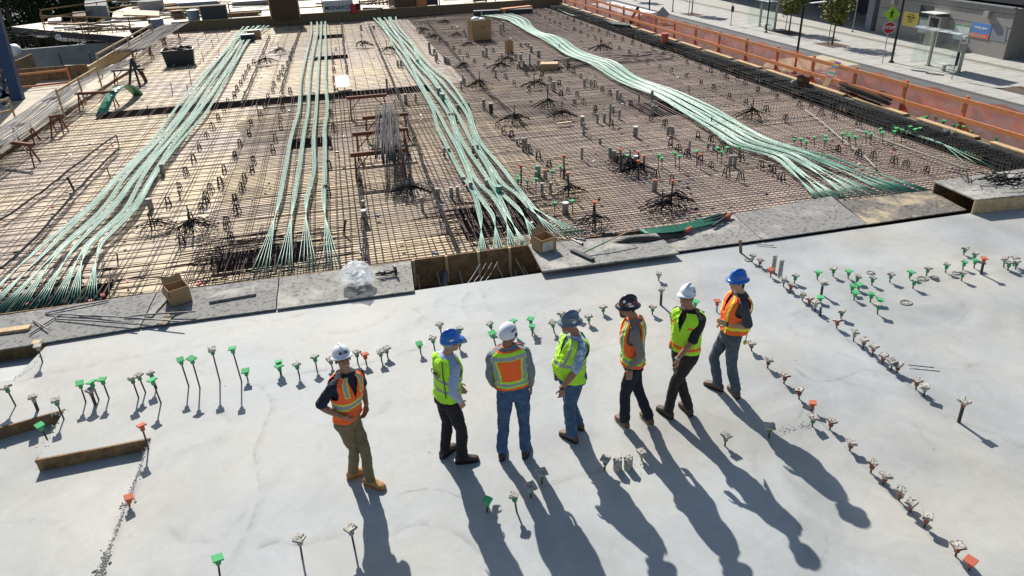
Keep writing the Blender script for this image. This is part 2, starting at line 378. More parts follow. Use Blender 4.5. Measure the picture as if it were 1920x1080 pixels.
_glass(m_glass, (.93, .965, .96), .06)
def net_mat(name, col, cover):
    """plastic safety netting: translucent woven orange, partly open"""
    m = bpy.data.materials.new(name); m.use_nodes = True; n = m.node_tree.nodes; l = m.node_tree.links
    b = n['Principled BSDF']; b.inputs['Base Color'].default_value = (*col, 1); b.inputs['Roughness'].default_value = .7
    tl = n.new('ShaderNodeBsdfTranslucent'); tl.inputs[0].default_value = (*col, 1)
    mm = n.new('ShaderNodeMixShader'); mm.inputs[0].default_value = .5; l.new(b.outputs[0], mm.inputs[1]); l.new(tl.outputs[0], mm.inputs[2])
    tr = n.new('ShaderNodeBsdfTransparent')
    tc = n.new('ShaderNodeTexCoord'); no = n.new('ShaderNodeTexNoise'); no.inputs['Scale'].default_value = 1.6; no.inputs['Detail'].default_value = 5; no.inputs['Distortion'].default_value = 1.5
    l.new(tc.outputs['Object'], no.inputs['Vector'])
    mr = n.new('ShaderNodeMapRange'); mr.inputs[1].default_value = .3; mr.inputs[2].default_value = .75; mr.inputs[3].default_value = cover - .14; mr.inputs[4].default_value = cover + .25
    l.new(no.outputs['Fac'], mr.inputs[0])
    x = n.new('ShaderNodeMixShader'); l.new(mr.outputs[0], x.inputs[0]); l.new(tr.outputs[0], x.inputs[1]); l.new(mm.outputs[0], x.inputs[2])
    l.new(x.outputs[0], n['Material Output'].inputs[0]); return m
m_net = net_mat('orange_netting', (1.0, .19, .06), .54)
m_net_thick = net_mat('doubled_orange_netting', (.80, .16, .07), .85)
m_bag = net_mat('clear_plastic', (.80, .83, .88), .42)
ORD = ['first', 'second', 'third', 'fourth', 'fifth', 'sixth', 'seventh', 'eighth', 'ninth', 'tenth', 'eleventh', 'twelfth', 'thirteenth', 'fourteenth', 'fifteenth', 'sixteenth', 'seventeenth', 'eighteenth', 'nineteenth', 'twentieth']
def ordi(i):
    if i < 20: return ORD[i]
    t = {2: 'twenty', 3: 'thirty', 4: 'forty', 5: 'fifty', 6: 'sixty'}[(i + 1) // 10]
    u = (i + 1) % 10
    return t + ('-' + ORD[u - 1] if u else 'th')
from mathutils.geometry import tessellate_polygon
def sheet(name, pts, material, kind='structure', skirt=0.0, skirt_mat=None):
    me = bpy.data.meshes.new(name)
    tri = tessellate_polygon([[Vector((p[0], p[1], 0)) for p in pts]])
    me.from_pydata([tuple(p) for p in pts], [], [tuple(t) for t in tri]); me.materials.append(material)
    bm = bmesh.new(); bm.from_mesh(me); bmesh.ops.recalc_face_normals(bm, faces=bm.faces)
    if bm.faces and sum(f.normal.z for f in bm.faces) < 0: bmesh.ops.reverse_faces(bm, faces=bm.faces)
    if skirt:
        me.materials.append(skirt_mat or material)
        e = [x for x in bm.edges if x.is_boundary]
        g = bmesh.ops.extrude_edge_only(bm, edges=e)
        for v in g['geom']:
            if isinstance(v, bmesh.types.BMVert): v.co.z -= skirt
            elif isinstance(v, bmesh.types.BMFace): v.material_index = 1
    bm.to_mesh(me); bm.free()
    o = bpy.data.objects.new(name, me); C.objects.link(o)
    return tag(o, kind=kind)

# --- the poured slab the people stand on
L = [at(25, 712), at(-260, 745), at(-260, 872), at(0, 800), at(121, 768), at(70, 861), at(281, 822), at(243, 925), at(190, 1080), at(120, 1330)]
slab_pts = [Vector((at(92, 645).x, 11.52, 0))] + L + [Vector((-1, -7, 0)), Vector((30, -7, 0)), Vector((30, 11.52, 0))]
sheet('slab', slab_pts, m_conc, skirt=.32, skirt_mat=m_conc_side)
low = [at(-260, 872), at(0, 800), at(121, 768), at(70, 861), at(281, 822), at(190, 1080), at(120, 1330), at(-500, 1330)]
zl = [-.17, -.17, -.15, -.17, -.16, -.025, -.02, -.09]
sheet('lower_slab', [Vector((p.x, p.y, z)) for p, z in zip(low, zl)], m_conc)
la = [Vector((at(92, 645).x, 11.60, -.26)), Vector((*at(25, 712).xy, -.012)), Vector((*at(-260, 745).xy, -.012)), Vector((-12, 11.60, -.26))]
sheet('recessed_slab', la, m_conc)
g = sheet('ground', [Vector((-400, -60, -6)), Vector((16.9, -60, -6)), Vector((16.9, 500, -6)), Vector((-400, 500, -6))], mat('bare_ground', (.16, .15, .14), .95, .2, .3))

# steps: timber form faces
def board_line(p, q, z0, z1, th=.03, m=m_wood_old, name='form_board', label=None, cat='form board', group=None, par=None):
    p, q = Vector((p[0], p[1], 0)), Vector((q[0], q[1], 0))
    b = MB(); c = (p + q) / 2; d = q - p
    n = max(2, int(d.length / .25))
    ang = math.atan2(d.y, d.x); dn = Vector((-d.y, d.x, 0)).normalized()
    rings = []
    for i in range(n + 1):
        x = p + d * i / n; j = noise.noise(x * 2.3) * .012
        rings.append([x - dn * th / 2 + Vector((0, 0, z0)), x + dn * th / 2 + Vector((0, 0, z0)), x + dn * th / 2 + Vector((0, 0, z1 + j)), x - dn * th / 2 + Vector((0, 0, z1 + j))])
    b.loft(rings)
    o = b.build(name, m, par, None if par else Vector((c.x, c.y, z0)))
    if label: tag(o, label, cat, group)
    return o
def off(p, dy): return Vector((p.x, p.y + dy, 0))
board_line(off(at(-260, 872), -.02), off(at(121, 768), -.02), -.25, .012, label='short timber edge form of the upper step at the left edge', group='timber forms along the slab steps')
board_line(off(at(68, 862), -.02), off(at(283, 822), -.02), -.26, .014, label='timber edge form of the lower step under the orange capped pin', group='timber forms along the slab steps')
board_line((-12, 11.56), (at(92, 645).x, 11.56), -.28, .02, label='brown board closing the recess under the gritty walkway at far left', group='timber forms along the slab steps')
# crumbled concrete ridge along the seam
def rubble(name, pts, n, w_, rmin, rmax, material, label, cat, z=0.0, kind=None):
    b = MB(); seg = [(pts[i], pts[i + 1]) for i in range(len(pts) - 1)]
    for i in range(n):
        a, c = seg[min(len(seg) - 1, int(len(seg) * i / n))]; t = random.random()
        p = a.lerp(c, t) + Vector((random.gauss(0, w_), random.gauss(0, w_), 0)); r = random.uniform(rmin, rmax)
        M = Matrix.Rotation(random.random() * 3, 3, 'Z') @ Matrix.Rotation(random.random(), 3, 'X')
        b.ball((p.x, p.y, z + r * .25), (r, r * random.uniform(.5, .9), r * .55), M, 6, 4)
    o = b.build(name, material, None, Vector((*pts[0].xy, z)))
    return tag(o, label, cat, kind=kind)
sp = [at(281, 824), at(262, 880), at(240, 935), at(222, 985), at(200, 1040), at(192, 1080)]
rubble('concrete_crumbs', sp, 700, .014, .003, .010, m_crumb, 'ragged line of broken concrete down the seam of the lower slab', 'rubble', kind='stuff')
rubble('concrete_crumbs', [at(200, 1035), at(185, 1085)], 90, .035, .006, .022, m_crumb, 'heap of broken concrete at the bottom of the seam', 'rubble', kind='stuff')
rubble('concrete_crumbs', [at(228, 950), at(246, 938)], 40, .025, .006, .018, m_crumb, 'dark clump of concrete round the bent pin on the seam', 'rubble', kind='stuff')
rubble('concrete_crumbs', [at(1452, 812), at(1505, 800), at(1520, 796)], 140, .035, .003, .009, m_crumb, 'strip of wet grit beside the green cap in the long shadow', 'rubble', kind='stuff')
rubble('concrete_crumbs', [at(1185, 872), at(1200, 862), at(1165, 885)], 50, .07, .003, .008, m_crumb, 'loose grit round the two short concrete stubs', 'rubble', kind='stuff')
rubble('concrete_crumbs', [at(95, 780), at(121, 770), at(70, 862)], 60, .03, .005, .016, m_crumb, 'crumbs along the end of the upper step', 'rubble', kind='stuff')
rubble('concrete_crumbs', [at(85, 650), at(60, 690), at(25, 712)], 60, .02, .003, .010, m_crumb, 'crumbs along the ragged edge of the recess at far left', 'rubble', kind='stuff')

# --- pour strip between slab and deck
ZP = -.62
YE = 12.80          # front edge of the rebar deck
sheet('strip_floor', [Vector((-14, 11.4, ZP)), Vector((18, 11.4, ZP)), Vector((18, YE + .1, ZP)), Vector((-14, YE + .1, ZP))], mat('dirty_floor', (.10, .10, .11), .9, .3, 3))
ef = empty('edge_form', (0, YE, 0), 'long brown plywood bulkhead along the near edge of the rebar deck', 'formwork')
def lbw(b, name, m, par, smooth=False): return b.build(name, m, par, None, smooth)
b = MB(); b.box((2, YE, -.29), (33, .03, .62)); lbw(b, 'panel', m_wood_old, ef)
for x in (.82, 1.47, 2.12, 2.76, 3.35):
    b = MB(); b.box((x, YE - .05, -.24), (.05, .06, .56)); lbw(b, 'stud', m_wood, ef)
# shiny threaded rods and bars standing in the opening
for i, (a, c) in enumerate([((788, 544), (782, 514)), ((827, 538), (819, 510)), ((868, 531), (861, 508)), ((905, 527), (893, 498)), ((945, 521), (931, 493)), ((987, 514), (967, 485)), ((993, 513), (981, 500)), ((968, 517), (964, 505)), ((958, 518), (956, 504))]):
    p = at(a[0], a[1], -.5); p.y = min(max(p.y, 11.75), 12.2); q = aty(c[0], c[1], p.y + .45)
    b = MB(); b.tube([Vector((p.x, p.y, -.6)), q], .011, 6)
    tag(b.build('threaded_rod', m_alu, None, Vector((p.x, p.y, -.6))), 'pale steel rod leaning in the open strip, %s from its left end' % ordi(i), 'rod', 'rods in the open pour strip')
for i, x0 in enumerate((850, 862, 874, 884)):
    pts = []
    for k in range(8):
        t = k / 7; pts.append(Vector((1.35 + i * .12 + t * .75, 11.75 + t * .75, -.45 + .33 * t * t)))
    b = MB(); b.tube(pts, .007, 5)
    tag(b.build('bent_wire', m_alu, None, pts[0]), 'thin curved strand tail rising in the open strip, %s of four' % ordi(i), 'wire', 'strand tails in the pour strip')
b = MB(); b.tube([Vector((1.42, 12.74, -.3)), Vector((1.30, 12.0, -.52))], .055, 12)
tag(b.build('duct_pipe', m_rebar_grey, None, Vector((1.4, 12.7, -.35))), 'grey metal duct stub lying in the open pour strip', 'pipe')
for x, y in ((677, 538),):
    pass

# --- splattered boards bridging the strip (thin plywood sheets), each a thing
def sheet_board(px, z, m, label, th=.022, tilt=0.0, group='concrete splattered boards bridging the strip'):
    P = [at(x, y, z) for x, y in px]; b = MB(); n = len(P)
    top = []
    # subdivide edges a little for ragged outline
    for i in range(n):
        a, c = P[i], P[(i + 1) % n]; k = max(1, int((c - a).length / .35))
        for j in range(k):
            q = a.lerp(c, j / k); s = noise.noise(q * 4.0) * .008 if j else 0
            top.append(Vector((q.x + s, q.y + s, z)))
    b.prism([(p.x, p.y) for p in top], z - th, z)
    c = sum(P, Vector()) / n
    o = b.build('plywood_board', m, None, Vector((c.x, c.y, z - th)))
    return tag(o, label, 'board', group)
sheet_board([(-160, 628), (0, 592), (293, 548), (262, 613), (-160, 681)], .05, m_board_dark, 'gritty dark board at far left with crossed rods on it')
sheet_board([(295, 548), (522, 521), (517, 579), (264, 613)], .046, m_board_dark, 'gritty board under the left cardboard box')
sheet_board([(524, 521), (770, 489), (777, 545), (519, 579)], .048, m_board, 'splattered board under the clear plastic bag')
sheet_board([(990, 458), (1230, 437), (1273, 474), (1017, 508)], .12, m_board, 'thick pale splattered board under the push broom', th=.035)
sheet_board([(1205, 440), (1375, 402), (1428, 449), (1240, 475)], .05, m_board, 'splattered board with the dark rods on it')
sheet_board([(1376, 402), (1558, 368), (1625, 420), (1430, 449)], .052, m_board_dark, 'grey gritty board left of the tan one')
sheet_board([(1574, 377), (1745, 357), (1812, 393), (1627, 420)], .054, m_board_tan, 'tan board with a dark oval heap of grit')
# raised plywood walk box at right
bx = empty('plywood_walk_box', at(1860, 385, 0), 'raised plywood box walkway with scrap rebar on top, right of the boards', 'walkway box')
P = [at(1753, 340, .36), at(1950, 318, .36), at(2010, 372, .36), at(1815, 402 - 26, .36)]
P = [at(1752, 340, .33), at(2000, 305, .33), at(2060, 352, .33), at(1830, 374, .33)]
b = MB(); b.prism([(p.x, p.y) for p in P], .30, .33); lbw(b, 'top_sheet', m_board, bx)
f0, f1 = P[3], P[2]
b = MB(); b.bar((f0.x, f0.y + .02, .15), (f1.x, f1.y + .02, .15), .03, .29); lbw(b, 'front_panel', m_wood, bx)
b = MB(); b.bar((P[0].x + .03, P[0].y, .15), (P[1].x, P[1].y, .15), .03, .29); lbw(b, 'back_panel', m_wood_old, bx)
# small planks
def plank(pa, pb, w_, th, z, m, label, name='plank', cat='plank', group=None):
    a, c = at(pa[0], pa[1], z), at(pb[0], pb[1], z); b = MB(); b.bar(a + Vector((0, 0, th / 2)), c + Vector((0, 0, th / 2)), w_, th)
    return tag(b.build(name, m, None, Vector((a.x, a.y, z))), label, cat, group)
plank((-30, 628), (57, 616), .14, .045, .055, m_wood, 'pale plank end lying on the far left board')
plank((278, 596), (315, 556), .12, .02, .055, m_board, 'splattered strip of wood before the left cardboard box')
plank((302, 610), (330, 580), .16, .02, .055, m_board_tan, 'tan offcut leaning out from under the left box')
plank((393, 561), (480, 546), .36, .04, .05, m_board, 'grey splattered panel lying right of the left cardboard box')
plank((62, 644), (77, 643), .12, .03, .03, m_wood, 'small pale block at the corner of the recess')
# crossed rods, far left board
rods = [((84, 587), (204, 563)), ((104, 598), (256, 608)), ((148, 590), (343, 603)), ((55, 627), (115, 588)), ((62, 600), (90, 617)), ((232, 594), (366, 584)), ((86, 588), (190, 594))]
for i, (p, q) in enumerate(rods):
    b = MB(); a, c = at(*p, .075), at(*q, .075 + .03 * (i % 3)); b.tube([a, a.lerp(c, .5) + Vector((0, 0, .01)), c], .014, 6)
    tag(b.build('steel_rod', m_rebar_grey, None, a), 'muddy steel rod in the tangle on the gritty left boards, %s laid' % ordi(i), 'rod', 'rods on the left boards')

# --- the rebar deck: plywood soffit with beam trenches
X0, X1, Y1 = -11.75, 16.75, 56.0
TR = []      # x0,x1,y0,y1,depth
def trench(px, dep=.45):
    P = [at(x, y, Z_PLY) for x, y in px]; TR.append((max(X0 + .1, min(p.x for p in P)), min(X1, max(p.x for p in P)), max(YE + .05, min(p.y for p in P)), min(Y1 - .1, max(p.y for p in P)), dep)); return TR[-1]
y_b = at(560, 190, Z_PLY).y
TR.append((-9.4, 3.4, y_b - .2, y_b + 1.1, .45))                       # cross beam
TR.append((-9.7, -5.0, YE + .15, 14.2, .3)); TR.append((-3.1, -1.3, YE + 1.2, 15.0, .28)); TR.append((2.1, 4.1, 14.0, 15.9, .28))
ya = at(590, 268, Z_PLY).y; TR.append((at(545, 268, Z_PLY).x, at(622, 268, Z_PLY).x, ya - .5, ya + .7, .35))
ya = at(600, 110, Z_PLY).y; TR.append((-1.4, .35, ya - .6, ya + .8, .35))
ya = at(600, 70, Z_PLY).y; TR.append((-1.4, .35, ya - .8, ya + 1.0, .35))
ya = at(1180, 114, Z_PLY).y; TR.append((8.0, 15.2, ya - .6, ya + .7, .4))
ya = at(1260, 200, Z_PLY).y; TR.append((at(1200, 200, Z_PLY).x - .3, at(1300, 200, Z_PLY).x + .4, ya - 1.1, ya + .9, .4))
ya = at(80, 210, Z_PLY).y
TR.append((15.75, X1, YE + .05, Y1 - .2, .5))                           # edge beam
xs = sorted({X0, X1} | {t[0] for t in TR} | {t[1] for t in TR}); ys = sorted({YE, Y1} | {t[2] for t in TR} | {t[3] for t in TR})
def zc(i, j):
    cx, cy = (xs[i] + xs[i + 1]) / 2, (ys[j] + ys[j + 1]) / 2
    for t in TR:
        if t[0] < cx < t[1] and t[2] < cy < t[3]: return Z_PLY - t[4]
    return Z_PLY
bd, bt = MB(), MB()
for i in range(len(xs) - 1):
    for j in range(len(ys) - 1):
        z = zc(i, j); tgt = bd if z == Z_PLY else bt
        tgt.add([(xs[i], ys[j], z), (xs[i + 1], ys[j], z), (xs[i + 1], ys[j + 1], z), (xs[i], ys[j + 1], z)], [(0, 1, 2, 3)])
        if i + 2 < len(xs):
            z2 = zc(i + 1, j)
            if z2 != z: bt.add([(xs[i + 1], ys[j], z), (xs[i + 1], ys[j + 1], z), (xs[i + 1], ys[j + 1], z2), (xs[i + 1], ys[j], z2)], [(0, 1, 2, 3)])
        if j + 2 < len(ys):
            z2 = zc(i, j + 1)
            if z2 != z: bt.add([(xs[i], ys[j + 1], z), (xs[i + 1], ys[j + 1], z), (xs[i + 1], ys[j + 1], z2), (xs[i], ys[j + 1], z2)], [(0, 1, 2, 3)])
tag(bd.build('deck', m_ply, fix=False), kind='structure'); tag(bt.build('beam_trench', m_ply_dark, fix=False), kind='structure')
# far and side bulkheads
ff = empty('far_edge_form', (2, Y1, 0), 'tall brown bulkhead along the far edge of the rebar deck', 'formwork')
b = MB(); b.box((3.0, Y1 + .02, .08), (28.2, .05, .66)); lbw(b, 'panel', mat('brown_panel', (.16, .115, .07), .85, .2, 2), ff)
b = MB(); b.box((3.0, Y1 + .02, .425), (28.2, .14, .03)); lbw(b, 'cap_rail', m_wood, ff)
b = MB(); b.box((-11.9, 47.5, .06), (.06, 17.0, .62)); tag(b.build('side_edge_form', m_wood, None, Vector((-11.9, 47.5, -.25))), 'pale timber bulkhead at the far left edge of the deck, behind the rebar pile', 'formwork')
b = MB(); b.box((-14.0, 38.9, .10), (4.2, .06, .75)); b.box((-16.0, 41.5, .1), (.06, 5.2, .75)); tag(b.build('plywood_upstand', m_wood_old, None, Vector((-14, 39, -.25))), 'brown plywood upstand where the far left bulkhead turns', 'formwork')
# edge form along the street side: grey boards with pale top plates and gaps
se = empty('street_edge_form', (16.9, 33, 0), 'grey street side edge form with pale timber top plates', 'formwork')
b = MB(); b.box((16.86, 34.4, -.33), (.10, 43.4, .62)); lbw(b, 'panel', mat('grey_form', (.17, .16, .14), .85, .2, 2), se)
y = 13.2; k = 0
while y < 55:
    ln = random.uniform(1.9, 2.5)
    b = MB(); b.box((16.92, y + ln / 2, .03), (.20, ln, .045)); lbw(b, 'top_plate', m_wood, se)
    b = MB(); b.add([(16.70, y + ln, -.5), (16.70, y + ln + .55, -.5), (17.0, y + ln + .75, .03), (17.0, y + ln - .1, .03)], [(0, 1, 2, 3)]); lbw(b, 'gusset', m_wood_old, se)
    y += ln + .5
sheet('street_ledge', [Vector((16.9, -7, -.36)), Vector((17.75, -7, -.36)), Vector((17.75, 90, -.36)), Vector((16.9, 90, -.36))], m_wood_red if False else m_wood_old)
b = MB(); b.box((17.8, 42, -3.2), (.2, 100, 5.6)); tag(b.build('parking_wall', m_wall, None, Vector((17.8, 42, -6))), 'concrete outer wall of the deck down to the street', 'wall')

# --- rebar mats
def wavy(p, q, seg, amp, seed):
    n = max(2, int((q - p).length / seg)); d = (q - p).normalized(); s = Vector((-d.y, d.x, 0))
    return [p.lerp(q, i / n) + s * (noise.noise(Vector((seed * 3.7, i * .45, 0))) * amp) + Vector((0, 0, noise.noise(Vector((i * .5, seed * 1.3, 5))) * .012)) for i in range(n + 1)]
bars = []
y = YE + .07; i = 0
while y < Y1 - .2:
    st = .128 if y < 30 else .15
    left = -3.6 + noise.noise(Vector((y * .4, 0, 0))) * 1.0
    full = (i % 3 == 0) or (i % 6 == 2)
    x0 = X0 + .1 if full else left
    if y > 30.5 and i % 2: x0 = 5.0
    bars.append((y, Vector((x0, y + random.uniform(-.015, .015), Z_MAT)), Vector((15.7, y + random.uniform(-.015, .015), Z_MAT))))
    y += st; i += 1
lon = []
x = X0 + .15; i = 0
while x < 15.7:
    y0 = YE + .04 + abs(random.gauss(0, .05)); y1 = Y1 - .3 if (x > 5 or i % 3 == 0 or x < -6) else y_b + .6
    lon.append((x, Vector((x, y0, Z_MAT + .018)), Vector((x + random.uniform(-.05, .05), y1, Z_MAT + .018))))
    if x < -1 : x += (.11 if i % 2 == 0 else .36)
    elif x < 2: x += random.choice((.14, .17, .12))
    else: x += random.choice((.12, .16, .14))
    i += 1
def bar_layer(items, name, keep, label, near):
    root = empty('rebar_mat', (2, YE, Z_MAT), label, 'rebar mat', 'tied rebar layers')
    near_items = sorted(items, key=near)[:keep]; ids = {id(t) for t in near_items}
    for t in items:
        if id(t) in ids:
            b = MB(); b.tube(wavy(t[1], t[2], 1.4, .05, t[0]), .0095, 4); lbw(b, name, m_rebar, root)
    b = MB()
    for t in items:
        if id(t) not in ids: b.tube(wavy(t[1], t[2], 2.0, .06, t[0]), .0085 if abs(t[1].y - t[2].y) < 2 else .009, 4, cap=False)
    o = b.build('bar_field', m_rebar, root, None, fix=False); o['kind'] = 'stuff'
bar_layer(bars, 'cross_bar', 100, 'tied layer of thin dark rebar running across the plywood deck', lambda t: t[0])
bar_layer(lon, 'long_bar', 100, 'tied layer of dark rebar running away from the slab over the deck', lambda t: abs(t[0] - 1))
# beam cages in trenches
cages = ['left front trench below the fanned green cables', 'trench under the ends of the four straight bundles', 'trench under the fanned middle cables', 'middle cross trench', 'small trench below the four straight bundles', 'far small trench under the four bundles', 'farthest small trench under the four bundles', 'right trench crossing the wide ribbon', 'trench beneath the wide ribbon of cables']
order = [1, 2, 3, 0, 4, 5, 6, 7, 8]
for ci, k in enumerate(order):
    x0, x1, y0, y1, dp = TR[k]; b = MB()
    if k == 0: continue
    yy = y0 + .05
    while yy < y1 - .03:
        for z in (Z_PLY - dp + .08, Z_PLY - .06): b.tube([(x0 + .03, yy, z), (x1 - .03, yy + random.uniform(-.03, .03), z)], .014, 4)
        yy += .10 if k in (1, 2, 3, 7) else .2
    xx = x0 + .06
    while xx < x1:
        b.tube([(xx, y0 + .04, Z_PLY - dp + .05), (xx, y0 + .04, -.15), (xx + random.uniform(-.02, .02), y1 - .04, -.15), (xx, y1 - .04, Z_PLY - dp + .05)], .010, 4)
        xx += .14 if k in (1, 2, 3, 7) else .3
    if k in (1, 2, 3, 7):
        for q_ in range(90):
            cx_, cy_ = random.uniform(x0 - .5, x1 + .5), random.uniform(max(y0 - .6, YE + .1), y1 + .6); a_ = random.choice((0, 1.57)) + random.gauss(0, .12); L2 = random.uniform(.25, .9)
            b.tube([(cx_ - math.cos(a_) * L2, max(YE + .05, cy_ - math.sin(a_) * L2), -.15), (cx_, cy_, -.13), (cx_ + math.cos(a_) * L2, cy_ + math.sin(a_) * L2, -.16)], .011, 4)
    tag(b.build('beam_cage', m_rebar, None, Vector((x0, y0, Z_PLY - dp))), 'dense dark rebar cage in the ' + cages[ci], 'rebar cage', 'beam cages')
# big black edge beam cage
eb = empty('edge_beam_cage', (16, 13, -.7), 'long black rebar cage in the beam beside the orange fence', 'rebar cage', 'beam cages')
b = MB(); yy = YE + .15; q = 0
while yy < Y1 - .4:
    zt = -.03 + random.uniform(-.02, .03); x0, x1 = 15.85 + random.uniform(-.03, .03), 16.65
    b.tube([(x0, yy, -.68), (x0, yy, zt), (x1, yy + .03, zt), (x1, yy + .03, -.68)], .0125, 4)
    if q % 2: b.tube([(16.0, yy, -.5), (16.05, yy + .05, zt + .05), (16.3, yy - .04, zt + .06), (16.4, yy, -.5)], .012, 4)
    yy += .105; q += 1
o = lbw(b, 'stirrup', m_rebar_black, eb); o['kind'] = 'stuff'
for k in range(8):
    x = 15.9 + k * .1; b = MB(); b.tube(wavy(Vector((x, YE + .1, -.02)), Vector((x, Y1 - .3, -.02)), 1.5, .05, k), .015, 4); lbw(b, 'long_bar', m_rebar_black, eb)
for k in range(5):
    x = 15.82; z = -.08 - k * .11; b = MB(); b.tube([(x, YE + .1, z), (x, Y1 - .3, z)], .014, 4); lbw(b, 'side_bar', m_rebar_black, eb)
# heavier spliced bars winding through the mat
def px_path(pts, z): return [at(x, y, z) for x, y in pts]
spl = [([(639, 40), (645, 100), (650, 140)], 'straight doubled bar between the four bundles and the far box'),
       ([(668, 305), (676, 350), (679, 410), (684, 488)], 'doubled bar running to the near edge right of the sawhorse leg'),
       ([(690, 45), (722, 120), (762, 220), (780, 270), (805, 345), (830, 410), (862, 487)], 'long winding doubled bar left of the middle cables'),
       ([(565, 50), (545, 100), (525, 172)], 'doubled bar left of the four straight bundles'),
       ([(505, 65), (478, 130), (452, 195)], 'doubled bar between the left cables and the four bundles'),
       ([(0, 413), (60, 372), (140, 312), (215, 255)], 'doubled bar crossing the open left deck'),
       ([(0, 505), (70, 440), (140, 360), (220, 280)], 'doubled bar left of the fanned left cables'),
       ([(1050, 470), (970, 370), (935, 330)], 'doubled bar by the middle fanned cables'),
       ([(800, 40), (860, 110), (900, 160), (985, 235)], 'doubled bar right of the middle cables')]
for pts, lab in spl:
    W_ = px_path(pts, Z_MAT + .05); b = MB()
    # densify
    D = []
    for i in range(len(W_) - 1):
        k = max(1, int((W_[i + 1] - W_[i]).length / .5))
        for j in range(k): D.append(W_[i].lerp(W_[i + 1], j / k) + Vector((random.uniform(-.03, .03), 0, random.uniform(0, .02))))
    D.append(W_[-1])
    b.tube(D, .018, 5); b.tube([p + Vector((.045, 0, .01)) for p in D], .018, 5)
    for p in D[::1]: b.tube([p + Vector((-.05, 0, -.06)), p + Vector((.02, 0, .04)), p + Vector((.1, 0, -.06))], .009, 4)
    tag(b.build('spliced_bar', m_rebar_black, None, W_[0]), lab, 'rebar', 'heavy spliced bars over the mat')

# ---- marks left in the slab surface: lap lines of the pour and trowel edges
m_mark = bpy.data.materials.new('damp_line'); m_mark.use_nodes = True
def _mark(m):
    n = m.node_tree.nodes; l = m.node_tree.links; b = n['Principled BSDF']; b.inputs['Base Color'].default_value = (.24, .235, .22, 1); b.inputs['Roughness'].default_value = .8
    tr = n.new('ShaderNodeBsdfTransparent'); tc = n.new('ShaderNodeTexCoord'); no = n.new('ShaderNodeTexNoise'); no.inputs['Scale'].default_value = 3.5; no.inputs['Detail'].default_value = 9; no.inputs['Roughness'].default_value = .7
    l.new(tc.outputs['Object'], no.inputs['Vector']); mr = n.new('ShaderNodeMapRange'); mr.inputs[1].default_value = .42; mr.inputs[2].default_value = .72; mr.inputs[3].default_value = 0.0; mr.inputs[4].default_value = .75
    l.new(no.outputs['Fac'], mr.inputs[0])
    at_ = n.new('ShaderNodeAttribute'); at_.attribute_name = 'edge'; mu = n.new('ShaderNodeMath'); mu.operation = 'MULTIPLY'; l.new(mr.outputs[0], mu.inputs[0]); l.new(at_.outputs['Fac'], mu.inputs[1])
    x = n.new('ShaderNodeMixShader'); l.new(mu.outputs[0], x.inputs[0]); l.new(tr.outputs[0], x.inputs[1]); l.new(b.outputs[0], x.inputs[2]); l.new(x.outputs[0], n['Material Output'].inputs[0])
_mark(m_mark)
def smooth_path(P, per):
    out = []
    for i in range(len(P) - 1):
        p0, p1, p2, p3 = P[max(i - 1, 0)], P[i], P[i + 1], P[min(i + 2, len(P) - 1)]
        for k in range(per):
            t = k / per; out.append(.5 * ((2 * p1) + (p2 - p0) * t + (2 * p0 - 5 * p1 + 4 * p2 - p3) * t * t + (3 * p1 - p0 - 3 * p2 + p3) * t ** 3))
    out.append(P[-1]); return out
def ground_line(pts, w_, strength=1.0, z=.003, one_sided=0.0):
    P = smooth_path([at(x, y, z) for x, y in pts], 14); vs, fs, ed = [], [], []
    for i, p in enumerate(P):
        d = (P[min(i + 1, len(P) - 1)] - P[max(i - 1, 0)]).normalized(); s = Vector((-d.y, d.x, 0)); j = noise.noise(p * 3) * .02 + noise.noise(p * 11) * .008
        fade = min(1, i / 6, (len(P) - 1 - i) / 6)
        for o_, e_ in ((-w_ * (.3 + one_sided), 0), (-w_ * .12, .55), (0, 1), (w_ * .12, .55), (w_ * .9, 0)):
            vs.append(p + s * (o_ + j)); ed.append(e_ * fade * strength)
    for i in range(len(P) - 1):
        for k in range(4): fs.append((i * 5 + k, i * 5 + k + 1, (i + 1) * 5 + k + 1, (i + 1) * 5 + k))
    return vs, fs, ed
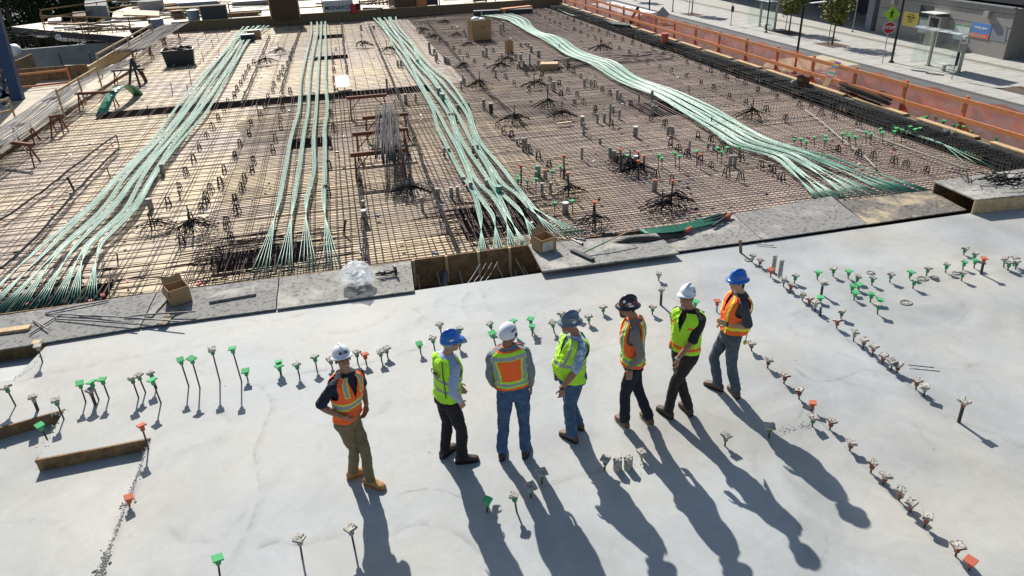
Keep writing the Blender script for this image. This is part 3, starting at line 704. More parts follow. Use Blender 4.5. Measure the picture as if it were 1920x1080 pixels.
LINES = [([(470, 716), (500, 735), (508, 765), (492, 805), (478, 850), (487, 915), (468, 985), (438, 1040), (410, 1085)], .12, .6), ([(733, 938), (765, 922), (815, 918), (860, 930), (895, 948)], .05, 1), ([(500, 712), (560, 700), (640, 690), (725, 672), (800, 650), (880, 634), (990, 618)], .12, .6),
 ([(1486, 688), (1519, 711), (1556, 714), (1594, 704), (1625, 690)], .06, .8), ([(1452, 815), (1490, 790), (1506, 768), (1503, 742)], .05, .8), ([(1400, 655), (1470, 725), (1560, 812), (1640, 895), (1740, 1000), (1830, 1085)], .10, .6), ([(1390, 480), (1480, 548), (1600, 645), (1700, 720), (1750, 755)], .10, .55),
 ([(890, 540), (870, 556), (868, 575), (885, 600)], .14, .45), ([(930, 532), (908, 552), (912, 575), (935, 592)], .14, .4), ([(835, 552), (815, 570), (818, 590)], .14, .4), ([(770, 575), (790, 590), (775, 612), (745, 622)], .16, .45), ([(560, 640), (600, 625), (660, 622), (720, 600), (750, 570)], .18, .4), ([(380, 620), (440, 600), (520, 600), (600, 580)], .2, .35),
 ([(600, 800), (660, 790), (720, 770), (740, 740)], .14, .4), ([(730, 1005), (770, 985), (815, 985), (870, 1010), (905, 1040)], .12, .6), ([(480, 1030), (520, 1015), (560, 1018), (610, 1010), (650, 1000)], .12, .7), ([(1120, 745), (1160, 738), (1230, 742), (1300, 730)], .10, .5), ([(1000, 920), (1060, 900), (1120, 885), (1150, 880)], .10, .55), ([(330, 770), (380, 760), (430, 790), (400, 830), (320, 850)], .2, .4), ([(1460, 600), (1540, 570), (1620, 560), (1700, 540), (1800, 520), (1890, 510)], .12, .4), ([(1800, 690), (1840, 684), (1862, 690)], .12, .8), ([(960, 690), (1060, 668), (1180, 640), (1260, 628)], .10, .45), ([(0, 716), (60, 706), (90, 650)], .06, .9), ([(283, 826), (262, 880), (240, 935), (222, 985), (195, 1050), (188, 1090)], .12, 1.0), ([(60, 700), (150, 690), (300, 660), (420, 640)], .2, .3), ([(300, 940), (340, 1010), (420, 1000), (470, 940)], .2, .4), ([(1060, 560), (1000, 590), (1020, 640), (1110, 650)], .18, .3), ([(1560, 900), (1500, 960), (1520, 1040), (1620, 1060)], .2, .35), ([(1650, 780), (1720, 800), (1740, 860), (1690, 900)], .2, .3)]
me = bpy.data.meshes.new('slab_marks'); V_, F_, E_ = [], [], []
for k, (pts, w_, st_) in enumerate(LINES):
    v, f, e = ground_line(pts, w_, st_, .0025 + k * .0003); o_ = len(V_); V_ += v; F_ += [tuple(i + o_ for i in q) for q in f]; E_ += e
me.from_pydata([tuple(v) for v in V_], [], F_); a_ = me.attributes.new('edge', 'FLOAT', 'POINT'); a_.data.foreach_set('value', E_); me.materials.append(m_mark)
o = bpy.data.objects.new('slab_marks', me); C.objects.link(o); tag(o, kind='structure')
# ---------------------------------------------------------------- green tendon bundles
def lerp_edge(E, t):
    """E: list of (px,py); point at fraction t of its length index"""
    k = t * (len(E) - 1); i = min(int(k), len(E) - 2); u = k - i
    return (E[i][0] * (1 - u) + E[i + 1][0] * u, E[i][1] * (1 - u) + E[i + 1][1] * u)
def cat_rom(P, per):
    out = []
    for i in range(len(P) - 1):
        p0, p1, p2, p3 = P[max(i - 1, 0)], P[i], P[i + 1], P[min(i + 2, len(P) - 1)]
        for k in range(per):
            t = k / per
            out.append(.5 * ((2 * p1) + (p2 - p0) * t + (2 * p0 - 5 * p1 + 4 * p2 - p3) * t * t + (3 * p1 - p0 - 3 * p2 + p3) * t ** 3))
    out.append(P[-1]); return out
def bundle(path, fan, n, label, group, m=None, rad=.0098, z=-.075, fan_from=None, top_fan=None):
    """path: px points far to near; fan: list of n px end points (strands part from the ribbon)"""
    m = m or m_cable
    P = []
    for i, (x, y) in enumerate(path):
        q = at(x, y, z); P.append(q)
    W_ = cat_rom(P, 5)
    root = empty('tendon_bundle', Vector((*W_[-1].xy, z)), label, 'cable bundle', group)
    for s in range(n):
        o = (s - (n - 1) / 2) * .0245 * (1 + .12 * math.sin(s * 5.1 + len(label))); pts = []
        for i, p in enumerate(W_):
            d = (W_[min(i + 1, len(W_) - 1)] - W_[max(i - 1, 0)]).normalized(); sd_ = Vector((-d.y, d.x, 0)).normalized()
            pts.append(p + sd_ * -o * (1 + .15 * noise.noise(Vector((i * .7, s, 3)))) + Vector((0, 0, .02 * math.sin(i * .55) + (s % 2) * .006)))
        if top_fan:
            q = at(*top_fan[s], z); pts = [q, q.lerp(pts[0], .5)] + pts
        if fan:
            q = at(*fan[s], z - .05); a = pts[-1]; d = (pts[-1] - pts[-4]).normalized()
            L_ = (q - a).length; c = a + d * L_ * .14
            for k in range(1, 7):
                t = k / 6; pts.append(a * (1 - t) ** 2 + c * 2 * t * (1 - t) + q * t * t)
        b = MB(); b.tube(pts, rad, 6); lbw(b, 'cable', m, root, True)
    # tape ties
    for i in range(4, len(W_) - 2, 11):
        b = MB()
        d = (W_[i + 1] - W_[i]).normalized(); sd_ = Vector((-d.y, d.x, 0)).normalized(); hw = n * .0122
        b.tube([W_[i] - sd_ * hw + Vector((0, 0, .02)), W_[i] + sd_ * hw + Vector((0, 0, .03))], .006, 4)
        lbw(b, 'tie', m_black, root)
    return root
def group_between(Lf, Rt, N, n, fan_line, labels, group, m=None, rad=.0098, z=-.075, jitter=2.0, wig=None, topw=None):
    K = len(Lf)
    for k in range(N):
        u = (k + .5) / N; path = []
        for i in range(K):
            # crossing wiggle so that ribbons are not evenly spaced
            w_ = u + .05 * math.sin(i * 1.3 + k * 2.1)
            path.append((Lf[i][0] * (1 - w_) + Rt[i][0] * w_, Lf[i][1] * (1 - w_) + Rt[i][1] * w_))
        fan = None
        if fan_line:
            fan = []
            for s in range(n):
                v = (k + (s + .5) / n) / N; fan.append(lerp_edge(fan_line, v))
        bundle(path, fan, n, labels(k), group, m, rad, z)
# left group: eight bundles
G1L = [(455, 48), (433, 75), (402, 112), (360, 162), (321, 212), (277, 270), (213, 327), (150, 395), (72, 465)]
G1R = [(505, 48), (471, 75), (450, 112), (421, 162), (386, 212), (337, 270), (298, 327), (264, 395), (203, 450)]
group_between(G1L, G1R, 8, 5, [(-75, 592), (0, 588), (100, 571), (186, 562)], lambda k: 'pale green cable bundle in the left sweep, %s from its left side' % ordi(k), 'green cable bundles sweeping to the left')
# four straight bundles
G2 = [[(583, 38), (584, 60), (575, 100), (564, 150), (561, 200), (551, 240), (543, 270), (535, 320), (525, 370)],
      [(594, 38), (595, 60), (587, 100), (580, 150), (578, 200), (572, 240), (567, 270), (561, 320), (552, 370)],
      [(603, 38), (602, 60), (599, 100), (596, 150), (593, 200), (590, 240), (588, 270), (589, 320), (576, 370)],
      [(610, 38), (610, 60), (611, 100), (610, 150), (614, 200), (609, 240), (609, 270), (609, 320), (607, 370)]]
F2 = [[(464, 528), (474, 527), (484, 526), (494, 525), (502, 524)], [(512, 522), (522, 521), (532, 520), (541, 518), (549, 517)],
      [(557, 516), (569, 514), (579, 513), (589, 512), (597, 511)], [(606, 510), (616, 509), (624, 508), (632, 507), (641, 506)]]
for k in range(4):
    bundle(G2[k], F2[k], 5, '%s of the four straight green bundles left of the sawhorses, counted from left' % ordi(k), 'four straight green cable bundles')
# middle group
G3L = [(690, 28), (712, 50), (727, 70), (735, 85), (746, 100), (756, 120), (772, 150), (802, 200), (817, 235), (833, 270), (852, 320), (868, 347), (884, 375), (897, 405)]
G3R = [(745, 28), (748, 50), (766, 70), (780, 85), (791, 100), (806, 120), (842, 150), (880, 200), (897, 235), (912, 270), (950, 320), (968, 345), (985, 362), (1010, 381)]
group_between(G3L, G3R, 7, 5, [(890, 486), (930, 481), (975, 470), (1000, 462), (1060, 448), (1112, 440)], lambda k: 'green cable bundle winding through the middle, %s from its left side' % ordi(k), 'green cable bundles through the middle')
# wide right ribbon
G4L = [(899, 29), (945, 36), (967, 46), (992, 61), (1015, 71), (1036, 86), (1055, 99), (1086, 112), (1117, 125), (1167, 155), (1230, 182), (1280, 212), (1335, 247), (1372, 270), (1440, 292), (1465, 312)]
G4R = [(958, 25), (986, 36), (1000, 51), (1016, 61), (1041, 65), (1061, 76), (1082, 91), (1120, 106), (1160, 117), (1200, 145), (1272, 172), (1330, 197), (1385, 230), (1440, 255), (1515, 282), (1575, 299)]
group_between(G4L, G4R, 10, 5, [(1527, 374), (1590, 371), (1680, 362), (1752, 358)], lambda k: 'green cable bundle of the wide ribbon on the right, %s from its near side' % ordi(k), 'green cable bundles of the wide ribbon', rad=.0098, z=-.05)
# street side cables
bundle([(1027, 10), (1042, 14), (1055, 21), (1067, 27), (1086, 30)], None, 3, 'far pair of pale cables dipping beside the street edge form', 'green cables by the street edge')
bundle([(1675, 236), (1700, 246), (1730, 256), (1755, 266)], [(1815, 312), (1840, 313), (1865, 314), (1890, 315), (1918, 316)], 5, 'short fan of dark green cables behind the walk box', 'green cables by the street edge', m_cable_dk)
for k in range(7):
    x = 886 + k * 8
    bundle([(x, 12.5), (x + 3, 15.5), (x + 8, 19.5)], None, 2, 'short far green tendon end by the rusty plank, %s from left' % ordi(k), 'green tendon ends at the far edge')
# loose dark green conduits and rods on the boards
for i in range(6):
    b = MB(); pts = [at(1198 + i * 2, 432 + i * 1.1, .10), at(1260, 424 + i * 2.2, .13), at(1310, 413 + i * 2.4, .12), at(1350, 400 + i * 3.0, .10)]
    b.tube(cat_rom(pts, 4), .016, 6)
    tag(b.build('green_tube', m_cable_dk, None, pts[0], True), 'dark green tube in the loose bunch on the boards, %s from the far side' % ordi(i), 'tube', 'loose green tubes on the boards')
for i in range(12):
    b = MB(); y = 434 + i * 1.9; a = at(1118 + random.uniform(0, 18), y + 3, .09); m1 = at(1200, y + 5 - i * .6, .10 + .004 * i); c = at(1270 + random.uniform(0, 22), y - i * .9, .09)
    b.tube(cat_rom([a, m1, c], 4), .013, 5)
    tag(b.build('steel_rod', m_rebar_black, None, a, True), 'dark rod in the loose heap beside the broom handle, %s from the far side' % ordi(i), 'rod', 'loose dark rods on the boards')
for i, (p, q) in enumerate([((1322, 418), (1372, 401)), ((1318, 413), (1362, 401)), ((1336, 424), (1360, 408)), ((1072, 449), (1092, 458)), ((1076, 447), (1097, 450))]):
    b = MB(); a, c = at(*p, .11), at(*q, .13); b.tube([a, c], .03, 8); tag(b.build('black_tool', m_black, None, a), 'black tool handle on the splattered boards, %s listed from the tool pile' % ordi(i), 'tool', 'black tools on the boards')
for i, (x, y) in enumerate([(1290, 432), (1364, 407)]):
    b = MB(); p = at(x, y, .1); b.ball(p, (.10, .07, .06), Matrix.Rotation(.6, 3, 'Z'), 8, 6); b.box(p + Vector((.05, .03, .03)), (.12, .05, .05), .5)
    tag(b.build('orange_tool', m_cap_o, None, p), ['orange tool on the boards beside the green tubes', 'orange grip at the far end of the tool pile'][i], 'tool')

# ---------------------------------------------------------------- capped pins
def make_pin(style, h, thick, tilt):
    """parts: stem, cap, splatter"""
    capm = None
    root = empty('capped_pin', (0, 0, 0), 'x', 'pin')
    r = .022 if thick else .011
    b = MB(); b.tube([(0, 0, -.03), (0, 0, h * .5), (0, 0, h - .05)], r, 7); lb(b, 'stem', m_black if thick else m_rebar, root)
    rz = random.uniform(0, 1.5); hw = random.uniform(.047, .056)
    b = MB(); b.tube([(0, 0, h - .085), (0, 0, h - .07), (0, 0, h - .01)], [.026, .030, .030], 8)
    fl = []
    M = Matrix.Rotation(rz, 3, 'Z') @ Matrix.Rotation(tilt, 3, 'X')
    c = Vector((0, 0, h)); t = .009
    pts = [(-hw, -hw), (hw, -hw), (hw, hw), (-hw, hw)]
    vs = [c + M @ Vector((x, y, z)) for z in (-t, t) for x, y in pts]
    b.add(vs, [(0, 3, 2, 1), (4, 5, 6, 7), (0, 1, 5, 4), (1, 2, 6, 5), (2, 3, 7, 6), (3, 0, 4, 7)])
    for s in (-1, 1):
        b.add([c + M @ Vector((s * .055, 0, -t)), c + M @ Vector((0, 0, -t)), Vector((0, 0, h - .06))], [(0, 1, 2)])
    lb(b, 'cap', (m_cap_g if len(style) < 2 else m_cap_dull) if style[0] == 'g' else (m_cap_o if len(style) < 2 else m_cap_rust) if style[0] == 'o' else m_splat, root)
    if len(style) > 1 and random.random() < .7:
        b = MB(); e = .004; vs = [c + M @ Vector((x * 1.06, y * 1.06, z)) for z in (-t - .004, t + .003) for x, y in pts]; b.add(vs, [(0, 3, 2, 1), (4, 5, 6, 7), (0, 1, 5, 4), (1, 2, 6, 5), (2, 3, 7, 6), (3, 0, 4, 7)]); lb(b, 'slurry_coat', m_splat, root)
    if len(style) > 1:
        b = MB()
        n = 5; G = [[c + M @ Vector((-hw + 2 * hw * i / n, -hw + 2 * hw * j / n, t + .005 + random.uniform(0, .009))) for j in range(n + 1)] for i in range(n + 1)]
        for i in range(n):
            for j in range(n):
                if random.random() < .93:
                    b.add([G[i][j], G[i + 1][j], G[i + 1][j + 1], G[i][j + 1]], [(0, 1, 2, 3)])
        for q in range(5): b.ball(c + M @ Vector((random.uniform(-hw, hw), random.uniform(-hw, hw), t + .008)), (.013, .010, .008), None, 5, 4)
        lb(b, 'concrete_splatter', m_splat, root)
    return root
PINS = {
 'left': ('by the stepped slab', [(29.5,761,11,726,'gx'),(71,769,61,744,'cxT'),(120,786,104,750,'gx'),(161,754,149,718,'g'),(179,759,169,732,'oxT'),(185.5,750,171,716,'g'),(204.5,747,191,711,'g'),(260,746,247,709,'gx'),(273,736,259,703,'gx'),(294,727,282,699,'gx'),(302,756,285,712,'g'),(354,724.5,338,674,'g'),(375,727.5,359,672,'g'),(412.5,715.5,397,655,'gx'),(453,715.5,435,653,'g'),(465,712.5,460,695,'g'),(80,679,70,648,'c'),(278.5,841,265,797,'o'),(93,832,74,797,'g')]),
 'mid': ('behind the workers', [(526.5,704,523,686,'g'),(527,697,522.3,678,'g'),(561.5,705,556,683,'gx'),(594,692,590,669,'gx'),(623,689,619,673.5,'gx'),(671,681,668.7,660,'gx'),(687,682,684,664,'o'),(716,678,713,659,'gx'),(727,669,724,653,'gx'),(789,662,786,644,'g'),(815,655,811,634,'gx'),(828,628,824,608,'cx'),(862,629,862,616,'gx'),(862,655,862,640,'gx'),(923,620,918,607,'gx'),(929,646,923,624,'g'),(964,625,962,601,'g'),(997.7,619,994.6,597.5,'g'),(998,629,997.7,611,'g'),(1039,622.5,1036,605,'gx'),(1053,601,1052,587,'gx'),(1083,597,1081,583,'gx'),(1104.6,607,1103.5,593,'gx'),(1131,588,1131,575.7,'gx'),(1223,589.5,1224,575,'gx'),(1235,526,1235.5,513,'cx'),(1239,572,1240.5,542,'cxT'),(1303,577,1304,565,'g'),(1344,585,1345,564,'o')]),
 'front': ('among the shadows', [(567,1047,561,1010,'cx'),(665,1029,657,991,'cx'),(913.4,960,914,937,'g'),(969,960,963.5,929,'gx'),(995.4,933,995.4,912,'gx'),(1016,907,1016,885,'gx'),(1133.8,882,1135.4,860,'gx'),(1203,863,1204,847,'cx'),(413,1085,408,1046,'g'),(243,949,241.5,932,'o'),(1359,836,1362,816,'gx'),(1441.5,821,1444,799,'gx')]),
 'row': ('towards the lower right corner', [(1409,657.7,1409,643,'ox'),(1439,690,1441.7,674,'ox'),(1469.6,719,1473,703,'ox'),(1498,748,1499,731,'ox'),(1521,771,1524,755,'o'),(1523,799,1525.4,782,'gx'),(1555.6,805.6,1560,789,'ox'),(1593,845,1597,829,'ox'),(1632.5,886.4,1636.8,868,'ox'),(1656,907.5,1661.4,891,'ox'),(1685.3,939,1689.5,919,'ox'),(1707,960,1709,942,'ox'),(1732.8,988.4,1739.5,968,'ox'),(1791.5,1043,1796.8,1023,'ox'),(1817,1068.6,1820,1051,'o'),(1797.5,791.5,1808.4,752,'oxT')]),
 'upper': ('in the upper slanting row', [(1410,492,1412,479,'cx'),(1424,500,1426,487,'ox'),(1445,519.4,1445.6,505,'o'),(1469,537.5,1469.7,523,'cx'),(1489.4,530.6,1492,516.7,'gx'),(1481.7,547.2,1483.6,534,'ox'),(1504,564,1506,551,'cx'),(1517,573.6,1518.6,560,'ox'),(1528,583.3,1530,567,'cx'),(1537,567,1538.6,557,'g'),(1540,552.8,1543.6,528,'cT'),(1568.6,615.3,1570.6,601,'ox'),(1576.7,597,1579,583,'gx'),(1600,639.4,1603.3,622,'cx'),(1618.3,653,1620.6,637,'ox'),(1635.8,666.7,1638.6,649,'ox'),(1654.7,682,1656.7,666,'ox'),(1671,694.4,1672.8,676,'cx'),(1682,698.6,1684.4,684,'ox'),(1717,730,1720,713,'ox'),(1732.8,742,1735,724,'cx')]),
 'right': ('in the far right scatter', [(1532,523.6,1534.4,509.7,'g'),(1562,518,1563,504,'gx'),(1590,522,1592,508,'g'),(1606,530.6,1609,518,'gx'),(1596,550,1599,536,'g'),(1609.4,544.4,1611,533,'g'),(1601,562.5,1604.4,548,'g'),(1634.4,534.7,1637,520.8,'gx'),(1631.7,566.7,1634.4,551,'g'),(1645,589,1647.5,571,'gx'),(1648,571,1650,561,'g'),(1668,529,1671.4,514,'gx'),(1705,522,1709,509.7,'g'),(1711.4,541,1715,526,'gx'),(1736.7,516.7,1740.8,502.8,'gx'),(1772.5,511,1775.6,495.8,'gx'),(1802.5,526.4,1806,511,'gx'),(1804.7,505,1809,491,'g'),(1826,502.8,1829,487.5,'g'),(1839.4,513.9,1845.6,484,'oT'),(1806.7,477.8,1810,465,'gx'),(1826,486,1829,475,'gx'),(1881.7,501.4,1884.4,484,'cx'),(1889.4,507,1892.8,493,'gx'),(1899.7,498.6,1904,483,'gx'),(1904,505,1907,490,'gx')]),
}
STY = {'g': 'green capped', 'o': 'orange capped', 'c': 'grey capped'}
for key, (where, lst) in PINS.items():
    cnt = {}
    for j, (bx_, by_, tx_, ty_, st) in enumerate(sorted(lst, key=lambda t: t[0])):
        base = at(bx_, by_, 0.0)
        if key == 'left' and bx_ == 93: base = at(bx_, by_, -.2)
        top = aty(tx_, ty_, base.y); h = top.z - base.z; thick = 'T' in st; s2 = st.replace('T', '')
        L_ = (top - base).length
        root = make_pin(s2, L_, thick, random.uniform(-.25, .25))
        root.location = base
        d = (top - base).normalized(); root.rotation_euler = Vector((0, 0, 1)).rotation_difference(d).to_euler()
        look = ('tall ' if h > .5 else 'thick ' if thick else 'short ') + STY[st[0]] + (' splattered' if len(s2) > 1 else ' clean')
        k = cnt.get(look, 0); cnt[look] = k + 1
        root['label'] = '%s pin, %s from left of its look %s' % (look, ordi(k), where); root['group'] = 'capped pins ' + where
# pins on the deck
DP = {'middle': ('amid the tangled rebar', [(1058,332,1057,291,'oT'),(1164,320,1164,280,'oT'),(1177,318,1177,291,'g'),(1197,310,1197,285,'o'),(1207,314,1208,292,'oT'),(1197,340,1197,301,'oT'),(1235,315,1235,290,'g'),(1241,320,1241,296,'g'),(1266,315,1266,286,'g'),(1274,321,1274,292,'g'),(1306,312,1306,283,'g'),(1313,315,1313,289,'o'),(1345,300,1345,277,'g'),(1352,308,1353,284,'g'),(1363,295,1363,276,'g'),(1387,303,1387,275,'g'),(977,345,977,310,'oT'),(970,348,970,330,'g'),(973,352,972,335,'g'),(989,354,989,338,'g'),(1005,366,1005,335,'g'),(1035,337,1035,320,'g'),(1051,333,1051,312,'g'),(1066,367,1065,324,'oT'),(1074,402,1073,376,'g'),(1040,405,1040,380,'g'),(1116,428,1115,378,'oT')]),
      'right': ('before the orange fence', [(1489,275,1489,261,'g'),(1502,276,1502,260,'g'),(1512,284,1512,264,'g'),(1527,276,1527,257,'g'),(1546,277,1547,261,'g'),(1549,272,1549,255,'g'),(1580,274,1580,250,'g'),(1591,276,1591,255,'g'),(1594,272,1593,251,'g'),(1604,276,1604,256,'g'),(1624,268,1624,247,'g'),(1633,270,1634,250,'g'),(1650,262,1651,241,'g'),(1655,271,1655,248,'g'),(1676,266,1677,246,'g'),(1680,258,1681,240,'g'),(1690,266,1691,243,'g'),(1706,256,1707,237,'g'),(1716,266,1716,242,'g'),(1724,256,1725,240,'g'),(1729,234,1731,220,'g'),(1737,234,1738,218,'g'),(1753,236,1756,220,'g'),(1765,243,1768,228,'g'),(1768,246,1770,226,'g'),(1786,250,1789,234,'g'),(1797,253,1799,234,'g'),(1805,258,1807,237,'g'),(1820,262,1823,246,'g'),(1866,275,1868,260,'g')])}
for key, (where, lst) in DP.items():
    cnt = {}
    for (bx_, by_, tx_, ty_, st) in sorted(lst, key=lambda t: t[0]):
        base = at(bx_, by_, Z_PLY + .03); top = aty(tx_, ty_, base.y); thick = 'T' in st
        root = make_pin(st.replace('T', ''), (top - base).length, thick, random.uniform(-.2, .2)); root.location = base
        root.rotation_euler = Vector((0, 0, 1)).rotation_difference((top - base).normalized()).to_euler()
        look = ('thick ' if thick else 'slim ') + STY[st[0]]; k = cnt.get(look, 0); cnt[look] = k + 1
        root['label'] = '%s pin, %s from left of its look %s' % (look, ordi(k), where); root['group'] = 'capped pins ' + where
# bare posts
POSTS = [((285,432,277,398),'t'),((363,434,349,384),'t'),((141,361,126,332),'T'),((207,334,200,314),'t'),((224,278,218,253),'t'),((279,218,276,197),'t'),((314,222,311,199),'t'),((324,178,320,155),'t'),((352,172,350,158),'t'),((359,160,353,122),'t'),((382,115,378,97),'t'),((411,105,410,91),'t'),((373,88,370,73),'t'),((400,90,396,73),'t'),((387,72,384,61),'t'),((410,76,406,61),'t'),((5+480,222,481,195),'t'),((644,440,648,412),'T'),((221,490,219,473),'t'),((1292,178,1292,160),'t'),((1410,226,1409,194),'t'),((1332,240,1335,219),'t'),((1389,480-6,1388,450),'W'),((1538,592,1539,577),'t'),((1049,98,1049,82),'t'),((1026,58,1026,47),'t')]
for i, ((a, b_, c, d), st) in enumerate(POSTS):
    z = 0 if b_ > 440 and a > 900 else Z_PLY
    base = at(a, b_, z); top = aty(c, d, base.y); r = {'t': .016, 'T': .028, 'W': .03}[st]
    b = MB()
    if st == 'W': b.bar(base, top, .05, .03)
    else: b.tube([base, top], r, 6); b.tube([base + (top - base) * .96, top], r * 1.5, 6)
    tag(b.build('steel_post' if st != 'W' else 'wooden_stake', m_black if st != 'W' else m_wood_old, None, base), 'bare dark post standing in the rebar, %s in order down the deck' % ordi(i) if st != 'W' else 'wooden stake at the slab edge above the upper pin row', 'post' if st != 'W' else 'stake', 'bare posts in the rebar' if st != 'W' else None)

# ---------------------------------------------------------------- pipe sleeves (grey stubs)
STUB = []
for x, yb, yt, w_ in [(65,450,405,25),(57,510,455,14),(90,505,455,14),(133,500,403,12),(197,500,450,12),(192,430,378,14),(206,430,378,14),(418,495,435,28),(543,660,592,18),(590,655,595,14),(313,683,612,26),(735,915,778,16),(757,855,797,20),(805,893,822,18),(640,923,855,18),(692,917,852,20),(527,945,873,30),(1050,835,778,16),(1065,845,785,14),(1082,855,795,20),(923,1025,950,36),(1168,1015,950,22),(1200,1025,950,24),(145,395,345,20),(38,1085,1050,18),(90,1085,1048,20),(660,1080,1048,22)]: STUB.append((960 + x / 4, yb / 4, yt / 4, w_ / 4, 'gw' if w_ in (30, 36) else 'g'))
for x, yb, yt, w_ in [(1125,775,705,24),(1200,765,700,18),(1043,790,745,14),(987,690,590,14),(1375,710,660,30),(1405,770,705,32),(1065,500,450,16),(1090,500,450,16),(1212,480,445,28),(1305,400,315,18),(1340,410,365,26),(1425,470,425,22),(1445,480,435,20),(1562,635,585,22),(1712,820,745,24),(1765,855,775,34),(1515,830,785,18),(1552,810,775,18),(1598,810,770,16),(1452,900,850,16),(1477,900,845,16),(1500,905,850,14),(1705,425,375,18),(1730,430,355,18),(1835,260,180,18),(1858,240,165,16),(790,225,185,14),(885,215,190,20),(1225,250,220,14),(1470,215,190,14),(1575,280,240,14)]: STUB.append((480 + x / 4, yb / 4, yt / 4, w_ / 4, 'gg' if w_ in (30, 32, 28) else 'b' if w_ == 34 else 'g'))
for x, yb, yt, w_ in [(810,510,425,26),(822,590,495,38),(1365,405,335,34),(1468,410,325,28),(1515,405,320,26),(1615,370,285,28),(1733,345,270,26),(1825,410,315,54),(1413,95,30,18),(1453,95,30,20),(1630,75,10,18),(1665,75,5,18),(1250,500,400,24),(1560,300,245,26)]: STUB.append((480 + x / 4, 270 + yb / 4, 270 + yt / 4, w_ / 4, 'gg' if w_ == 54 else 'gw' if w_ == 38 else 'g'))
for x, yb, yt, w_ in [(733,105,25,24),(765,115,50,32),(930,150,90,36),(195,240,165,42),(178,255,205,22),(250,265,195,30),(225,380,295,24),(287,370,290,24),(400,520,440,50),(1068,350,270,38),(1633,170,90,28),(1667,170,90,24),(1468,40,0,22),(1512,45,0,22)]: STUB.append((960 + x / 4, 270 + yb / 4, 270 + yt / 4, w_ / 4, {42: 'gg', 36: 'gw', 50: 'gw', 30: 'r', 38: 'r'}.get(w_, 'g')))
for x, yb, yt, w_ in [(1225,230,150,26),(1135,490,410,38),(1350,395,345,14)]: STUB.append((x / 4, 270 + yb / 4, 270 + yt / 4, w_ / 4, 'g'))
for x, yb, yt, w_ in [(185,255,180,20),(470,450,370,18),(480,540,410,22),(320,540,465,18),(360,540,465,18),(770,700,640,30),(845,690,645,30),(885,710,640,30),(930,790,700,28),(210,830,760,20)]: STUB.append((880 + x / 8, yb / 8, yt / 8, w_ / 8, 'g'))
rs_ = random.Random(8)
for _ in range(46):
    x = rs_.uniform(770, 1330); yb = rs_.uniform(45, 330)
    if yb < 45 + (x - 900) * .42 or x < 730 + yb * .75: continue
    hp = 9 + yb * .05; STUB.append((x, yb, yb - hp, rs_.choice((3.5, 4.5, 5.5)) * (.55 + yb / 500), 'g'))
cnt = {}
for i, (x, yb, yt, w_, st) in enumerate(sorted(STUB)):
    base = at(x, yb, Z_PLY + .02); h = rise(base, x + (960 - x) * .0, yt); h = min(max(h, .18), .75)
    dist = (base - Vector((0, 0, CAM_H))).length; r = min(max(w_ * dist / FPX / 2, .022), .075)
    m = {'g': m_pvc, 'gw': m_pvc, 'gg': m_pvc_green, 'b': m_black, 'r': m_pvc}[st]
    root = empty('pipe_sleeve', base, 'x', 'pipe sleeve', 'pipe sleeves standing in the deck')
    b = MB(); b.tube([(0, 0, 0), (0, 0, h)], r, 12); lb(b, 'tube', m, root, False)
    b = MB(); b.tube([(0, 0, h - .012), (0, 0, h + .008)], r * 1.04, 12); lb(b, 'top_cover', m_cap_o if st == 'r' else m_white_cap if st == 'gw' else (m_cable if st == 'gg' else m_pvc), root)
    root.rotation_euler = (random.uniform(-.03, .03), random.uniform(-.03, .03), random.random())
    look = ('fat ' if r > .05 else 'slim ') + {'g': 'grey', 'gw': 'grey white topped', 'gg': 'greenish', 'b': 'black', 'r': 'grey red topped'}[st]
    zone = 'in the left part of the deck' if x < 560 else 'among the middle cables' if x < 930 else 'right of the middle cables' if x < 1130 else 'near the wide ribbon of cables'
    k = cnt.get((look, zone), 0); cnt[(look, zone)] = k + 1
    root['label'] = '%s pipe sleeve %s, %s such from left' % (look, zone, ordi(k))
# splattered stubs on the slab
for i, (x, yb, yt, w_, nm) in enumerate([(1157.7, 880, 861, 16, 'left of the pair of short stubs splattered with concrete'), (1177.6, 877, 859, 16, 'right of the pair of short stubs splattered with concrete'), (1449, 511, 481, 7, 'left of two tall splattered stubs by the upper pin row'), (1461.5, 519.5, 489, 7.5, 'right of two tall splattered stubs by the upper pin row')]):
    base = at(x, yb, 0); h = rise(base, x, yt); r = w_ * (base - Vector((0, 0, CAM_H))).length / FPX / 2
    root = empty('concrete_stub', base, nm, 'stub', 'splattered stubs on the slab')
    b = MB(); b.tube([(0, 0, -.01), (0, 0, h * .5), (0, 0, h)], [r * 1.05, r, r], 14); lb(b, 'tube', m_splat, root)
    b = MB()
    for q in range(16):
        a = random.random() * 6.28; rr = random.random() * r * .9; b.ball((rr * math.cos(a), rr * math.sin(a), h + .003), (.02, .018, .014), None, 6, 4)
    lb(b, 'concrete_splatter', m_splat, root)
